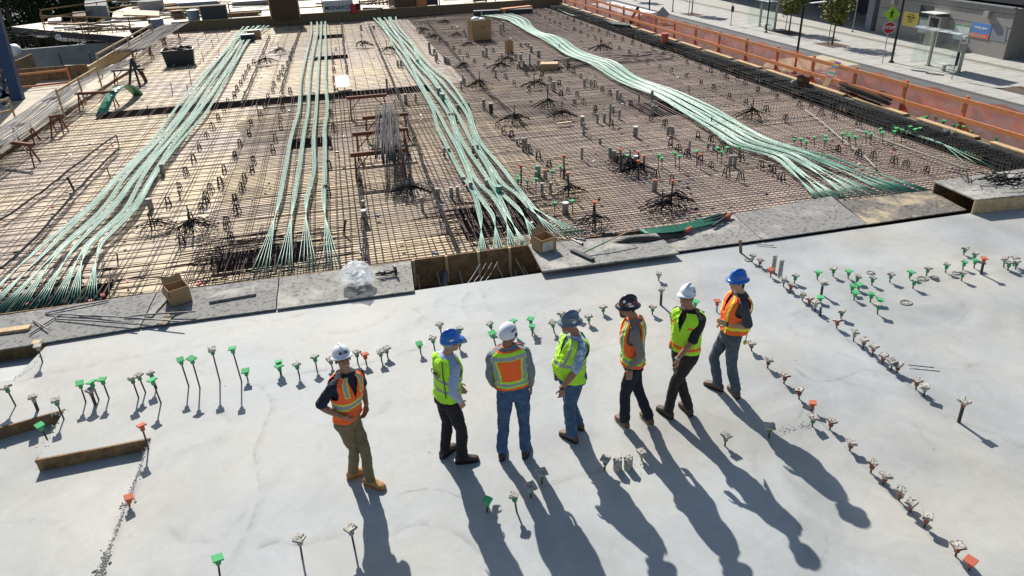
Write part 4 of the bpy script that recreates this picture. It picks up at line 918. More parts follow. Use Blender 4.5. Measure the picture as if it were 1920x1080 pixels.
# rings and inserts flush in the slab
for i, (x, y, rx_) in enumerate([(1698, 568, .10), (1632, 512, .07), (1729, 523, .10), (1752, 521, .07), (1792, 513, .07), (1403, 488, .07)]):
    p = at(x, y, 0); b = MB(); rings = []
    b.tube([p + Vector((rx_ * math.cos(a * .5236), rx_ * .8 * math.sin(a * .5236), .006)) for a in range(13)], .013, 5, cap=False)
    for q in range(14): b.ball(p + Vector((random.uniform(-.6, .6) * rx_, random.uniform(-.6, .6) * rx_, .002)), (.02, .02, .008), None, 6, 4)
    tag(b.build('cast_ring', m_splat, None, p), 'grit filled ring set flush in the slab, %s of six, right part' % ordi(i), 'ring', 'rings in the slab')
for i, (x, y) in enumerate([(1731, 690), (1436, 461)]):
    p = at(x, y, 0); b = MB()
    for s in (-1, 1):
        b.box(p + Vector((0, s * .05, .004)), (.34, .012, .012), -.5); b.box(p + Vector((.16 * s, -.08 * s, .004)), (.012, .1, .012), -.5)
    tag(b.build('slab_inset', m_splat, None, p), ['thin rectangular frame set in the slab below the upper pin row', 'small rectangular frame set in the slab by the wooden stake'][i], 'frame')

# ---------------------------------------------------------------- rebar chairs (small bent supports)
def chair_mesh():
    b = MB(); r = .011
    for s in (-1, 1):
        b.tube([(s * .05, -.07, 0), (s * .03, -.03, .19), (s * .03, .03, .19), (s * .05, .07, 0)], r, 5)
    b.tube([(-.04, 0, .195), (.04, 0, .195)], r * 1.2, 5); b.tube([(-.05, -.055, .06), (.05, -.055, .06)], r, 5)
    b.tube([(-.05, .055, .06), (.05, .055, .06)], r, 5)
    return lb(b, 'rebar_chair', m_black)
ch0 = chair_mesh(); used = False
ROWS = [((475, 118), (303, 404), 17, 'right beside the left green cables'), ((552, 95), (385, 400), 19, 'left of the four straight bundles'), ((475, 300), (402, 522), 10, 'between the left cables and the four bundles'),
        ((505, 300), (545, 170), 7, 'just left of the four bundles'), ((630, 90), (618, 390), 12, 'right beside the fourth straight bundle'), ((1059, 130), (1277, 259), 13, 'right of the open carton'), ((948, 105), (1130, 215), 12, 'left of the open carton'),
        ((790, 60), (1000, 180), 14, 'right of the middle cables'), ((865, 60), (1160, 250), 16, 'below the tall cardboard box'), ((1000, 28), (1500, 240), 26, 'just beyond the wide ribbon'), ((1030, 26), (1560, 225), 26, 'in the second row beyond the wide ribbon'),
        ((1062, 24), (1640, 250), 26, 'in the third row beyond the wide ribbon'), ((1300, 255), (1480, 350), 8, 'below the wide ribbon'), ((1240, 270), (1400, 350), 7, 'in the second row below the wide ribbon'), ((1130, 290), (1270, 350), 6, 'by the tangled bars'),
        ((1560, 285), (1750, 330), 6, 'behind the tan board'), ((340, 470), (395, 350), 6, 'in the open left deck'), ((925, 235), (1060, 340), 8, 'right of the middle cables near its bend')]
ci = 0
for a, c, n, where in ROWS:
    for k in range(n):
        A, B_ = at(*a, Z_PLY), at(*c, Z_PLY); p = A.lerp(B_, (k + .5) / n) + Vector((random.uniform(-.1, .1), random.uniform(-.12, .12), .0))
        o = ch0 if not used else ch0.copy()
        if used: C.objects.link(o)
        used = True
        s = random.uniform(1.0, 1.35); o.location = (p.x, p.y, Z_PLY + .004); o.rotation_euler = (0, 0, random.uniform(-.5, .5)); o.scale = (s, s, s)
        tag(o, 'black rebar chair %s, %s from the far end' % (where, ordi(k)), 'rebar chair', 'black rebar chairs on the deck'); ci += 1
# ---------------------------------------------------------------- bent bar clusters round a post
def cluster_proto(seed, cap):
    rnd = random.Random(seed); root = empty('bent_bar_cluster', (0, 0, 0), 'x', 'rebar cluster')
    b = MB(); b.tube([(0, 0, 0), (0, 0, .75)], .024, 7); lb(b, 'post', m_black, root)
    if cap:
        b = MB(); b.box((0, 0, .76), (.12, .12, .02), .4); b.tube([(0, 0, .68), (0, 0, .755)], .03, 7); lb(b, 'cap', m_cap_o, root)
    b = MB()
    for k in range(24):
        a = rnd.uniform(-1.1, 1.1) + (0 if k % 2 else 3.14); r = rnd.uniform(.25, .6); sx = rnd.uniform(-.4, .4); h = rnd.uniform(.12, .34)
        pts = []
        for q in range(6):
            t = q / 5; pts.append(Vector((math.cos(a) * r * t + sx * .5, math.sin(a) * r * t * .6 + sx, .04 + h * math.cos(t * 1.5) ** .7 if t < .98 else .02)))
        b.tube(pts, .011, 5)
    for k in range(6):
        y = rnd.uniform(-.4, .4); b.tube([(-.8, y, .10), (-.2, y * .8, .3), (.2, y * .7, .3), (.8, y, .08)], .010, 5)
    lb(b, 'bent_bars', m_rebar_black, root); return root
PR = [cluster_proto(i, i == 0) for i in range(4)]
CL = [(1002,165),(1027,202),(1054,222),(965,229),(1126,96),(1409,222),(1164,308),(1197,325),(1258,388),(1112,422),(1066,365),(680,88),(726,98),(813,72),(870,128),(900,164),(936,130),(291,430),(363,435),(771,366),(948,118),(834,45),(878,88),(500,120),(524,100),(1240,398),(1180,322),(790,60),(856,70)]
for i, (x, y) in enumerate(CL):
    pr = PR[i % 4]; o = pr if i < 4 else copy_tree(pr)
    p = at(x, y, Z_PLY + .06); o.location = p; o.rotation_euler = (0, 0, random.uniform(-.4, .4)); s = random.uniform(.55, .8); o.scale = (s, s, s * 1.15)
    near = 'left of the four straight bundles' if x < 560 else 'left of the middle cables' if x < 780 else 'among the middle sleeves' if x < 960 else 'between the middle cables and the wide ribbon' if x < 1300 else 'beyond the wide ribbon'
    k = sum(1 for j in range(i) if CL[j][2:] == () and ('left of the four straight bundles' if CL[j][0] < 560 else 'left of the middle cables' if CL[j][0] < 780 else 'among the middle sleeves' if CL[j][0] < 960 else 'between the middle cables and the wide ribbon' if CL[j][0] < 1300 else 'beyond the wide ribbon') == near)
    o['label'] = 'bent dark bars round a post, %s %s' % (ordi(k), near); o['group'] = 'bent bar clusters round posts'
# scraps on the deck
b = MB()
pal = [mat('scrap_white', (.6, .6, .6), .7), mat('scrap_blue', (.10, .13, .25), .7), m_black, mat('scrap_pink', (.5, .12, .16), .7), m_wood]
for i in range(420):
    b.k = random.choice((0, 1, 2, 2, 2, 3, 4, 2)); x, y = random.uniform(-9, 15), YE + .3 + random.random() ** 1.6 * 35
    b.box((x, y, Z_MAT + .04), (random.uniform(.03, .11), random.uniform(.02, .08), random.uniform(.01, .05)), random.random() * 3, random.uniform(-.5, .5))
tag(b.build('site_scraps', pal, None, Vector((0, YE, Z_MAT))), 'small scraps, clips and offcuts scattered over the rebar', 'scraps', kind='stuff')
# two grey conduits over the right rebar
for i, pts in enumerate([[(1510, 206), (1545, 232), (1580, 262), (1618, 290), (1643, 316)], [(1605, 243), (1680, 270), (1750, 295), (1818, 318)]]):
    b = MB(); W_ = cat_rom([at(x, y, Z_MAT + .06) for x, y in pts], 5); b.tube(W_, .02, 6)
    tag(b.build('grey_conduit', m_pvc, None, W_[0], True), ['pale grey conduit slanting down behind the fan of green cables', 'pale grey conduit running towards the walk box'][i], 'conduit')

# ---------------------------------------------------------------- sawhorses and rebar piles
def sawhorse(pL, pR, h, label, m=m_rust, legs=True, z=Z_PLY, group='rusty sawhorses'):
    a = Vector(pL); c = Vector(pR); mid = (a + c) / 2; root = empty('sawhorse', (mid.x, mid.y, z), label, 'sawhorse', group)
    b = MB(); b.bar(a, c, .09, .10); lbw(b, 'beam', m, root)
    for t in (.08, .92):
        p = a.lerp(c, t)
        for s in (-1, 1):
            b = MB(); b.bar((p.x, p.y, p.z - .04), (p.x + (t - .5) * .12, p.y + s * .28, z), .04, .04); lbw(b, 'leg', m_wood_red if m is m_rust else m, root)
        q = a.lerp(c, t + (.25 if t < .5 else -.25))
        b = MB(); b.bar((p.x, p.y, z + h * .45), (q.x, q.y, q.z - .04), .03, .03); lbw(b, 'brace', m_wood_red if m is m_rust else m, root)
    return root
def sh(px1, px2, ybase, h, label, **k):
    return sawhorse(aty(*px1, ybase), aty(*px2, ybase), h, label, **k)
# centre: sawhorse beams at about 0.75 m over the deck
for (a, c, yb, lab) in [((650, 184), (725, 178), None, 'far sawhorse behind the grey rebar pile'), ((679, 221), (765, 214), None, 'second sawhorse, under the far end of the grey rebar pile'), ((660, 251), (765, 243), None, 'third sawhorse, under the middle of the grey rebar pile'), ((657, 292), (759, 279), None, 'nearest sawhorse at the near end of the grey rebar pile')]:
    A = at(*a, .5); B_ = at(*c, .5); y = (A.y + B_.y) / 2; A.y = B_.y = y
    sawhorse(A, B_, .75, lab)
y0, y1 = at(706, 178, .58).y - .6, at(706, 292, .58).y - .4
bars_ = []; m_pile_bar = mat('dark_grey_bar', (.085, .08, .085), .85, .3, 5, objvar=.5, spec=.1)
pile_far, pile_near = at(716, 196, .6), at(728, 290, .6)
for i in range(70):
    u = random.random(); v = random.random(); xa = at(707 + 38 * u, 200, .6); xb = at(698 + 54 * u, 285, .6)
    ya = xa.y + random.uniform(-.5, 1.0) - .4; yb = xb.y - random.uniform(-.3, .9)
    z = .56 + random.random() * .10; pts = []
    for q in range(6):
        t = q / 5; pts.append(Vector((xa.x * (1 - t) + xb.x * t + .05 * noise.noise(Vector((i * 2.1, q, 0))), ya * (1 - t) + yb * t, z + .03 * noise.noise(Vector((i, q, 4))) - (.12 if q == 5 else 0))))
    b = MB(); b.tube(pts, .010, 5); bars_.append(b.build('grey_rebar', m_pile_bar, None, pts[0], True))
for i, o in enumerate(bars_): tag(o, 'grey rebar lying in the pile across the middle sawhorses', 'rebar', 'grey bars piled on the middle sawhorses')
# left piles on sawhorses along the deck edge
def long_pile(pts_px, z, n, wid, m, label, group, sh_px):
    W_ = [at(x, y, z) for x, y in pts_px]
    for i in range(n):
        u = (i / (n - 1) - .5) * wid; pts = []
        for k, p in enumerate(W_):
            d = (W_[min(k + 1, len(W_) - 1)] - W_[max(k - 1, 0)]).normalized(); s = Vector((-d.y, d.x, 0))
            pts.append(p + s * u + Vector((random.uniform(-.04, .04), 0, random.uniform(-.03, .05))))
        pts[0] += (pts[0] - pts[1]).normalized() * random.uniform(0, .8); pts[-1] += (pts[-1] - pts[-2]).normalized() * random.uniform(0, .8)
        b = MB(); b.tube(cat_rom(pts, 3), .012, 5); tag(b.build('long_rebar', m, None, pts[0], True), label, 'rebar', group)
    for i, (a, c) in enumerate(sh_px):
        A, B_ = at(*a, z - .06), at(*c, z - .06)
        sawhorse(A, B_, .6, '%s sawhorse from the near end under the %s' % (ordi(i), group))
long_pile([(-40, 285), (50, 225), (125, 170)], .45, 34, 1.1, m_rebar_grey, 'grey bar in the near pile of long bars at the left deck edge', 'near left pile of long bars', [((-20, 262), (60, 272)), ((92, 220), (112, 216)), ((20, 236), (58, 232))])
long_pile([(105, 185), (160, 150), (240, 118)], .45, 16, .7, m_rebar_grey, 'grey bar in the thin pile past the green arched sheet', 'thin left pile of bars', [((140, 176), (215, 172)), ((208, 131), (270, 129))])
long_pile([(242, 95), (283, 70), (328, 46)], .5, 36, 1.6, m_rebar_grey, 'dark grey bar in the far pile left of the crate of scraps', 'far left pile of bars', [((245, 97), (282, 87)), ((275, 78), (310, 71)), ((300, 62), (335, 57))])
# dark steel trestle frame
t = empty('steel_trestle', at(255, 158, Z_PLY), 'dark steel A frame standing by the thin pile of bars', 'trestle')
P0 = at(245, 161, Z_PLY); apex = aty(246, 110, P0.y)
for q in ((243, 161), (263, 163), (275, 154)):
    b = MB(); b.bar(apex, at(*q, Z_PLY), .09, .09); lbw(b, 'leg', m_gunmetal, t)
b = MB(); b.bar(aty(208, 133, P0.y), aty(270, 129, P0.y), .08, .08); lbw(b, 'crossbar', m_gunmetal, t)
# green arched plastic sheet
A, Bm, Cc = at(180, 220, Z_PLY), at(205, 170, .35), at(251, 178, Z_PLY)
A = at(179, 219, Z_PLY); Cc = at(250, 180, Z_PLY); top = aty(214, 165, (A.y + Cc.y) / 2)
rings = []
b = MB(); N = 12; wv = Vector((.35, .25, 0))
pr_ = []
for k in range(N + 1):
    tt = k / N; p = A * (1 - tt) ** 2 + (top * 2 - (A + Cc) / 2) * 2 * tt * (1 - tt) + Cc * tt * tt; pr_.append(p)
for k in range(N):
    p, q = pr_[k], pr_[k + 1]; b.add([p, q, q + wv, p + wv, p + Vector((0, 0, .012)), q + Vector((0, 0, .012)), q + wv + Vector((0, 0, .012)), p + wv + Vector((0, 0, .012))], [(0, 1, 2, 3), (4, 7, 6, 5), (0, 4, 5, 1), (3, 2, 6, 7)])
tag(b.build('arched_sheet', m_cable_dk, None, A, True), 'green plastic sheet arched over the left rebar', 'plastic sheet')

# ---------------------------------------------------------------- boxes
def open_box(name, base, w_, d, h, rz, m, label, flaps=True, th=.01, extra=None, tilt=0):
    root = empty(name, base, label, 'box', None, rz)
    b = MB()
    b.box((0, 0, th), (w_, d, th * 1.6)); b.box((-w_ / 2, 0, h / 2), (th, d, h)); b.box((w_ / 2, 0, h / 2), (th, d, h))
    b.box((0, -d / 2, h / 2), (w_ - th * 1.1, th, h - .002)); b.box((0, d / 2, h / 2), (w_ - th * 1.1, th, h - .002)); lb(b, 'carton', m, root)
    if flaps:
        for s, ax in ((1, 'y'), (-1, 'x')):
            b = MB()
            if ax == 'y': b.add([(-w_ / 2, s * d / 2, h), (w_ / 2, s * d / 2, h), (w_ / 2 * .95, s * (d / 2 + .06), h + .10), (-w_ / 2 * .95, s * (d / 2 + .06), h + .10)], [(0, 1, 2, 3)])
            else: b.add([(s * w_ / 2, -d / 2, h), (s * w_ / 2, d / 2, h), (s * (w_ / 2 + .05), d / 2, h - .14), (s * (w_ / 2 + .05), -d / 2, h - .14)], [(0, 1, 2, 3)])
            lb(b, 'flap', m, root)
    root.rotation_euler = (tilt, 0, rz); return root
open_box('cardboard_box', at(337, 563, .055), .34, .34, .30, .45, m_card, 'open cardboard box on the gritty boards at left')
r_ = open_box('cardboard_box', at(1020, 466, .125), .34, .34, .27, .35, m_card, 'open cardboard box with a white paper label beside the broom')
b = MB(); b.box((-.03, -.177, .12), (.25, .004, .18)); lb(b, 'paper_label', m_paper, r_)
b = MB(); [b.box((-.03, -.180, .17 - i * .022), (.15 - .02 * (i % 3), .002, .006)) for i in range(5)]; lb(b, 'printed_lines', mat('grey_print', (.4, .4, .42)), r_)
r_ = open_box('tall_cardboard_box', at(900, 76, Z_PLY), 1.12, .9, 1.15, .12, m_card, 'tall brown cardboard box with white plastic on top', flaps=False)
b = MB(); b.ball((-.2, 0, 1.15), (.28, .3, .16), None, 10, 6); b.ball((.2, .05, 1.13), (.22, .25, .10), None, 10, 6); lb(b, 'plastic_liner', m_white, r_, True)
b = MB(); b.box((.1, -.457, .78), (.28, .004, .05)); lb(b, 'printed_mark', m_card_dk, r_)
r_ = open_box('cardboard_box', at(955, 100, Z_PLY), .34, .3, .62, .15, m_card, 'narrow upright brown carton between the tall box and the wide ribbon', flaps=False)
r_ = open_box('cardboard_box', at(1030, 132, Z_PLY), .78, .62, .34, -.35, m_card, 'low tan carton with pale top near the chair rows', flaps=False)
b = MB(); b.box((0, 0, .33), (.77, .61, .01)); lb(b, 'lid', m_wood, r_)
b = MB(); b.box((.397, 0, .17), (.006, .5, .2)); lb(b, 'blue_panel', m_blue, r_)
r_ = open_box('equipment_case', at(466, 78, Z_PLY), .8, .5, .42, .1, m_gunmetal, 'dark case with grey lid over the left green cables', flaps=False); b = MB(); b.box((0, 0, .43), (.82, .52, .03)); lb(b, 'lid', m_tub, r_)
r_ = open_box('plywood_crate', at(478, 72, Z_PLY), .8, .5, .5, .1, m_card, 'tan box just behind the dark case on the cables', flaps=False); b = MB(); b.box((0, 0, .51), (.82, .52, .02)); lb(b, 'lid', m_paper, r_)
b = MB(); P = [at(628, 144, .22), at(653, 141, .22), at(656, 163, .1), at(630, 165, .1)]; q = [p + Vector((0, 0, .02)) for p in P]
b.add(P + q, [(3, 2, 1, 0), (4, 5, 6, 7), (0, 1, 5, 4), (1, 2, 6, 5), (2, 3, 7, 6), (3, 0, 4, 7)])
tag(b.build('plywood_square', m_paper, None, P[3]), 'square pale panel leaning over the cross trench', 'panel')
b = MB(); P = at(1058, 232, Z_MAT); b.box(P + Vector((0, 0, .03)), (.55, .12, .04), .1); tag(b.build('plank', m_wood, None, P), 'short pale plank on the rebar by the bent bar clusters', 'plank')
# crate of scraps
cr = empty('scrap_crate', at(340, 122, Z_PLY), 'black slatted crate heaped with scraps', 'crate', None, .1)
b = MB(); w_, d, h = 1.5, 1.0, .78
b.add([(-w_ * .44, -d * .42, 0), (w_ * .44, -d * .42, 0), (w_ * .44, d * .42, 0), (-w_ * .44, d * .42, 0), (-w_ / 2, -d / 2, h), (w_ / 2, -d / 2, h), (w_ / 2, d / 2, h), (-w_ / 2, d / 2, h)], [(3, 2, 1, 0), (0, 1, 5, 4), (1, 2, 6, 5), (2, 3, 7, 6), (3, 0, 4, 7)]); lb(b, 'body', m_gunmetal, cr)
b = MB(); b.box((0, -d / 2, h), (w_ + .06, .06, .07)); b.box((0, d / 2, h), (w_ + .06, .06, .07)); b.box((-w_ / 2, 0, h), (.06, d, .068)); b.box((w_ / 2, 0, h), (.06, d, .068)); lb(b, 'rim', m_gunmetal, cr)
for i in range(7):
    b = MB(); x = -w_ * .40 + i * w_ * .133; b.box((x, -d * .475, h * .5), (.05, .03, h * .9), 0, -.1); lb(b, 'rib', m_gunmetal, cr)
for i in range(22):
    b = MB(); b.box((random.uniform(-.55, .55), random.uniform(-.35, .35), h + random.uniform(-.02, .16)), (random.uniform(.15, .7), random.uniform(.05, .18), .03), random.random() * 3, random.uniform(-.5, .5), random.uniform(-.4, .4))
    tag(lb(b, 'scrap_offcut', random.choice((m_paper, m_wood, m_card_dk, m_black))), 'offcut heaped in the black crate of scraps', 'offcut', 'offcuts in the crate').location = (cr.location.x, cr.location.y, cr.location.z)
# plastic bag of clips
b = MB(); p = at(672, 532, .06)
rn = random.Random(3)
bm_ = bmesh.new(); bmesh.ops.create_icosphere(bm_, subdivisions=4, radius=1.0)
for v in bm_.verts:
    c0 = v.co.copy(); f_ = 1.05 + .42 * noise.noise(c0 * 1.4 + Vector((1, 4, 2))) - .34 * abs(noise.noise(c0 * 2.6 + Vector((3, 1, 0)))) + .05 * abs(noise.noise(c0 * 7.0)) ; v.co = Vector((c0.x * .27 * f_, c0.y * .22 * f_, max(c0.z * .24 * f_ + .20, .004)))
me = bpy.data.meshes.new('plastic_bag'); bm_.to_mesh(me); bm_.free(); me.materials.append(m_bag)
me.polygons.foreach_set('use_smooth', [True] * len(me.polygons)); bag = bpy.data.objects.new('plastic_bag', me); C.objects.link(bag); bag.location = p
tag(bag, 'crumpled clear plastic bag on the boards above the open strip', 'plastic bag')
b = MB()
for i in range(14): b.box((random.uniform(-.15, .15), random.uniform(-.1, .1), random.uniform(.05, .25)), (.14, .05, .02), random.random() * 3, random.random())
o = lb(b, 'bag_contents', m_white); o.location = p; tag(o, 'white clips seen inside the clear plastic bag', 'clips', kind='stuff')
b = MB(); p = at(720, 518, .06)
for i in range(26): a = random.random() * 3; b.tube([(random.uniform(-.2, .22), random.uniform(-.08, .08), random.uniform(.01, .12)), (random.uniform(-.2, .22) + .1, random.uniform(-.08, .08), random.uniform(.01, .10))], .008, 4)
b.box((.22, .0, .10), (.03, .1, .18), .3)
o = lb(b, 'wire_heap', m_black); o.location = p; tag(o, 'heap of black wire clips beside the plastic bag', 'wire heap', kind='stuff')
# push broom
br_ = empty('push_broom', at(1090, 474, .12), 'push broom with green handle and black head', 'broom')
h0, h1 = at(1072, 469, .15), at(1112, 487, .15)
b = MB(); b.bar(h0, h1, .09, .05); lbw(b, 'head', m_gunmetal, br_)
b = MB(); b.bar(h0 - Vector((0, 0, .04)), h1 - Vector((0, 0, .04)), .07, .05); lbw(b, 'bristles', m_black, br_)
b = MB(); b.tube([at(1094, 474, .17), at(1140, 452, .28)], .014, 7); b.k = 0; lbw(b, 'handle', m_cable_dk, br_)
b = MB(); b.tube([at(1140, 452, .28), at(1182, 432, .36)], .014, 7); lbw(b, 'handle_tip', m_wood, br_)
# scrap rebar on the walk box
for i in range(34):
    p = at(random.gauss(1855, 20), random.gauss(338, 5), .36 + random.random() * .1); a = random.gauss(.15, .5); L_ = random.uniform(.3, .9)
    b = MB(); b.tube([p, p + Vector((math.cos(a) * L_ * .5, math.sin(a) * L_ * .5, random.uniform(-.02, .05))), p + Vector((math.cos(a + .3) * L_, math.sin(a + .3) * L_, random.uniform(-.02, .02)))], .011, 5)
    tag(b.build('scrap_rebar', m_rebar_black, None, p), 'bent black bar in the scrap heap on the walk box', 'rebar', 'scrap bars on the walk box')
# ---------------------------------------------------------------- street below the deck, right
ZR = Z_ST - .14                     # road surface
KX = at(1440, 70, Z_ST).x
kA, kB = at(1200, 12, Z_ST), at(1920, 197, Z_ST)
def kx(y): return kA.x + (kB.x - kA.x) * (y - kA.y) / (kB.y - kA.y)
sheet('road', [Vector((17.5, -40, ZR)), Vector((80, -40, ZR)), Vector((80, 400, ZR)), Vector((17.5, 400, ZR))], m_asphalt)
P = [(kx(y), y) for y in (-40, 400)]
b = MB(); b.prism([(P[0][0] + .16, -40), (95, -40), (95, 400), (P[1][0] + .16, 400)], Z_ST - .5, Z_ST); tag(b.build('sidewalk', m_side), kind='structure')
b = MB(); b.prism([(P[0][0], -40), (P[0][0] + .155, -40), (P[1][0] + .155, 400), (P[1][0], 400)], Z_ST - .5, Z_ST + .003); tag(b.build('kerb', m_kerb), kind='structure')
# paver band and joints in the sidewalk
def strip(name, x0, x1, y0, y1, m, z=Z_ST + .004): return sheet(name, [Vector((kx(y0) + x0, y0, z)), Vector((kx(y0) + x1, y0, z)), Vector((kx(y1) + x1, y1, z)), Vector((kx(y1) + x0, y1, z))], m)
bd0 = at(1700, 88, Z_ST); dx = bd0.x - kx(bd0.y)
strip('paver_band', dx - .3, dx + .35, 10, 160, m_band)
b = MB()
for i in range(46):
    y = 18 + i * 2.4; b.add([(kx(y), y, Z_ST + .006), (kx(y) + 9.5, y, Z_ST + .006), (kx(y) + 9.5, y + .03, Z_ST + .006), (kx(y), y + .03, Z_ST + .006)], [(0, 1, 2, 3)])
for x in (2.1, 7.0): b.add([(kx(10) + x, 10, Z_ST + .007), (kx(10) + x + .03, 10, Z_ST + .007), (kx(160) + x + .03, 160, Z_ST + .007), (kx(160) + x, 160, Z_ST + .007)], [(0, 1, 2, 3)])
tag(b.build('paving_joints', m_band), kind='structure')
# tan crossing and white bars
sheet('tan_crossing', [at(x, y, ZR + .004) for x, y in ((1440, 112), (1560, 102), (1622, 120), (1480, 135), (1430, 125))], m_yellow_conc)
b = MB()
for i in range(6):
    p, q = at(1528 - i * 0, 126 + i * 4.2, ZR + .009), at(1556 + i * 4, 131 + i * 3.6, ZR + .009)
    b.bar(p, q, .18, .002)
tag(b.build('crossing_bars', m_white), kind='structure')
b = MB(); p, q = at(1500, 118, ZR + .006), at(1585, 128, ZR + .006); 
# --- trees in pits
def tree(base, h, cr, label, seed, staked=True):
    rnd = random.Random(seed); root = empty('street_tree', base, label, 'tree', 'young street trees')
    b = MB(); b.tube([(0, 0, 0), (.03, .02, h * .35), (0, .03, h * .6), (.02, 0, h * .85)], [.075, .06, .045, .02], 8)
    limbs = []
    for k in range(9):
        a = k * 2.4; z = h * (.38 + .05 * k); e = Vector((math.cos(a) * cr * .75, math.sin(a) * cr * .75, z + h * .16)); limbs.append(e)
        b.tube([(0, .02, z), (e.x * .5, e.y * .5, z + h * .05), e], [.035, .022, .01], 5)
    lb(b, 'trunk', m_bark, root)
    if staked:
        for s in (-1,):
            b = MB(); b.tube([(s * .35, .1, 0), (s * .33, .1, h * .42)], .035, 6); lb(b, 'stake', m_wood_old, root)
    b = MB()
    for k in range(60):
        a = rnd.random() * 6.28; z = rnd.uniform(.40, 1.02); rr = cr * math.sqrt(rnd.random()) * (1.05 - abs(z - .66) * 1.7)
        c = Vector((math.cos(a) * rr, math.sin(a) * rr, h * z)); s = rnd.uniform(.18, .42)
        for q in range(42):
            d = Vector((rnd.gauss(0, 1), rnd.gauss(0, 1), rnd.gauss(0, .7))) * s * .62; p = c + d
            u = Vector((rnd.gauss(0, 1), rnd.gauss(0, 1), rnd.gauss(0, 1))).normalized(); v = u.orthogonal().normalized(); t = rnd.uniform(.08, .16)
            b.add([p - u * t, p + v * t * .55, p + u * t, p - v * t * .55], [(0, 1, 2, 3)])
    lb(b, 'crown', m_leaf, root)
    return root
m_leaf = mat('yellow_green_leaf', (.26, .25, .04), .7, .35, 1.2, col2=(.11, .14, .03), spec=.2)
m_leaf_dk = mat('dark_leaf', (.045, .065, .022), .8, .35, .35, col2=(.018, .03, .012), spec=.15)
def pit(p, label, w_=1.5):
    b = MB(); b.prism([(p.x - w_ * .6, p.y - w_ * .9), (p.x + w_ * .6, p.y - w_ * .9), (p.x + w_ * .6, p.y + w_ * .9), (p.x - w_ * .6, p.y + w_ * .9)], Z_ST - .02, Z_ST + .012); tag(b.build('tree_pit', m_soil), kind='structure')
for i, ((x, y), h, cr, lab) in enumerate([((1560, 84), 4.4, 1.35, 'young yellow green tree nearest the stop sign'), ((1479, 61), 4.4, 1.25, 'young yellow green tree between the black lamp post and the far shelter'), ((1297, 27), 4.3, 1.2, 'young tree beside the far black poles at the top edge')]):
    p = at(x, y, Z_ST); pit(p, lab); tree(p, h, cr, lab, i + 4)
p = at(1925, 172, Z_ST); pit(p, 'x')
p = at(1192, 2, Z_ST); tree(p, 4.3, 1.2, 'young tree whose shadow shows at the top edge, left of the poles', 9)
# --- poles
def post(base_px, h, r, m, label, name='lamp_post', cat='lamp post', arm=None, group=None):
    p = at(*base_px, Z_ST); root = empty(name, p, label, cat, group)
    b = MB(); b.tube([(0, 0, 0), (0, 0, .10), (0, 0, .12), (0, 0, h)], [r * 2.4, r * 2.2, r, r * .85], 10); lb(b, 'pole', m, root)
    if arm:
        b = MB(); b.bar((0, 0, h), (arm, .1, h + .12), .07, .07); lb(b, 'arm', m, root)
        b = MB(); b.bar((arm, .1, h + .12), (arm + 1.1, .12, h + .16), .34, .06); lb(b, 'lamp_head', m_white, root)
    return root
post((1671, 117), 8.5, .085, m_pole_black, 'black lamp post right of the stop sign')
post((1436, 61), 8, .07, m_pole_black, 'black lamp post before the far bus shelter')
# near lamp: stands on the near pavement right behind the fence
nb = at(1489, 139, Z_ST); nh = rise(nb, 1505, 11)
root = post((1489, 139), nh, .085, m_pole_black, 'black lamp post with white head rising behind the orange fence', arm=.55)
post((1217, 27), 7, .08, m_pole_black, 'black lamp post near the white trailer roof')
post((1261, 22), 6, .06, m_pole_black, 'slim black pole beyond the roadwork sign', 'pole', 'pole')
post((1598, 60), 6, .05, m_alu, 'thin pale pole between the nearest tree and the building corner', 'pole', 'pole')
pr2 = post((1370, 48), 5, .04, m_alu, 'thin pole with small black box left of the far shelter', 'pole', 'pole'); b = MB(); b.box((0, -.08, 1.6), (.22, .2, .55)); lb(b, 'box', m_black, pr2)
# --- signs
def text_mesh(body, size, m, name='lettering', bold=False, depth=.004, align='CENTER'):
    cu = bpy.data.curves.new(name, 'FONT'); cu.body = body; cu.size = size; cu.extrude = depth; cu.align_x = align; cu.align_y = 'CENTER'; cu.offset = size * .022 if bold else 0; cu.resolution_u = 3
    o = bpy.data.objects.new(name, cu); C.objects.link(o); dg = bpy.context.evaluated_depsgraph_get(); me = bpy.data.meshes.new_from_object(o.evaluated_get(dg)); bpy.data.objects.remove(o); bpy.data.curves.remove(cu)
    me.materials.clear(); me.materials.append(m); o2 = bpy.data.objects.new(name, me); C.objects.link(o2); return o2
def face_board(root, w_, h, c, facing, m, name='plate', shape=None, th=.02):
    """flat plate in local root space; facing = angle of its normal about z; returns matrix to put things on it"""
    n = Vector((math.sin(facing), -math.cos(facing), 0)); u = Vector((math.cos(facing), math.sin(facing), 0)); z = Vector((0, 0, 1))
    shape = shape or [(-.5, -.5), (.5, -.5), (.5, .5), (-.5, .5)]
    b = MB(); k = len(shape); c = Vector(c)
    vs = [c + u * x * w_ + z * y * h for x, y in shape] + [c + u * x * w_ + z * y * h + n * th for x, y in shape]
    b.add(vs, [list(range(k))[::-1], list(range(k, 2 * k))] + [(i, (i + 1) % k, k + (i + 1) % k, k + i) for i in range(k)])
    o = lb(b, name, m, root)
    return Matrix(((u.x, z.x, n.x, 0), (u.y, z.y, n.y, 0), (u.z, z.z, n.z, 0), (0, 0, 0, 1))), n * th
def put_text(root, body, size, c, facing, m, bold=False, off=.022, name='lettering'):
    n = Vector((math.sin(facing), -math.cos(facing), 0)); u = Vector((math.cos(facing), math.sin(facing), 0))
    o = text_mesh(body, size, m, name, bold); o.parent = root
    M = Matrix(((u.x, 0, n.x, 0), (u.y, 0, n.y, 0), (0, 1, 0, 0), (0, 0, 0, 1))); p = Vector(c) + n * off
    M.translation = p; o.matrix_local = M; return o
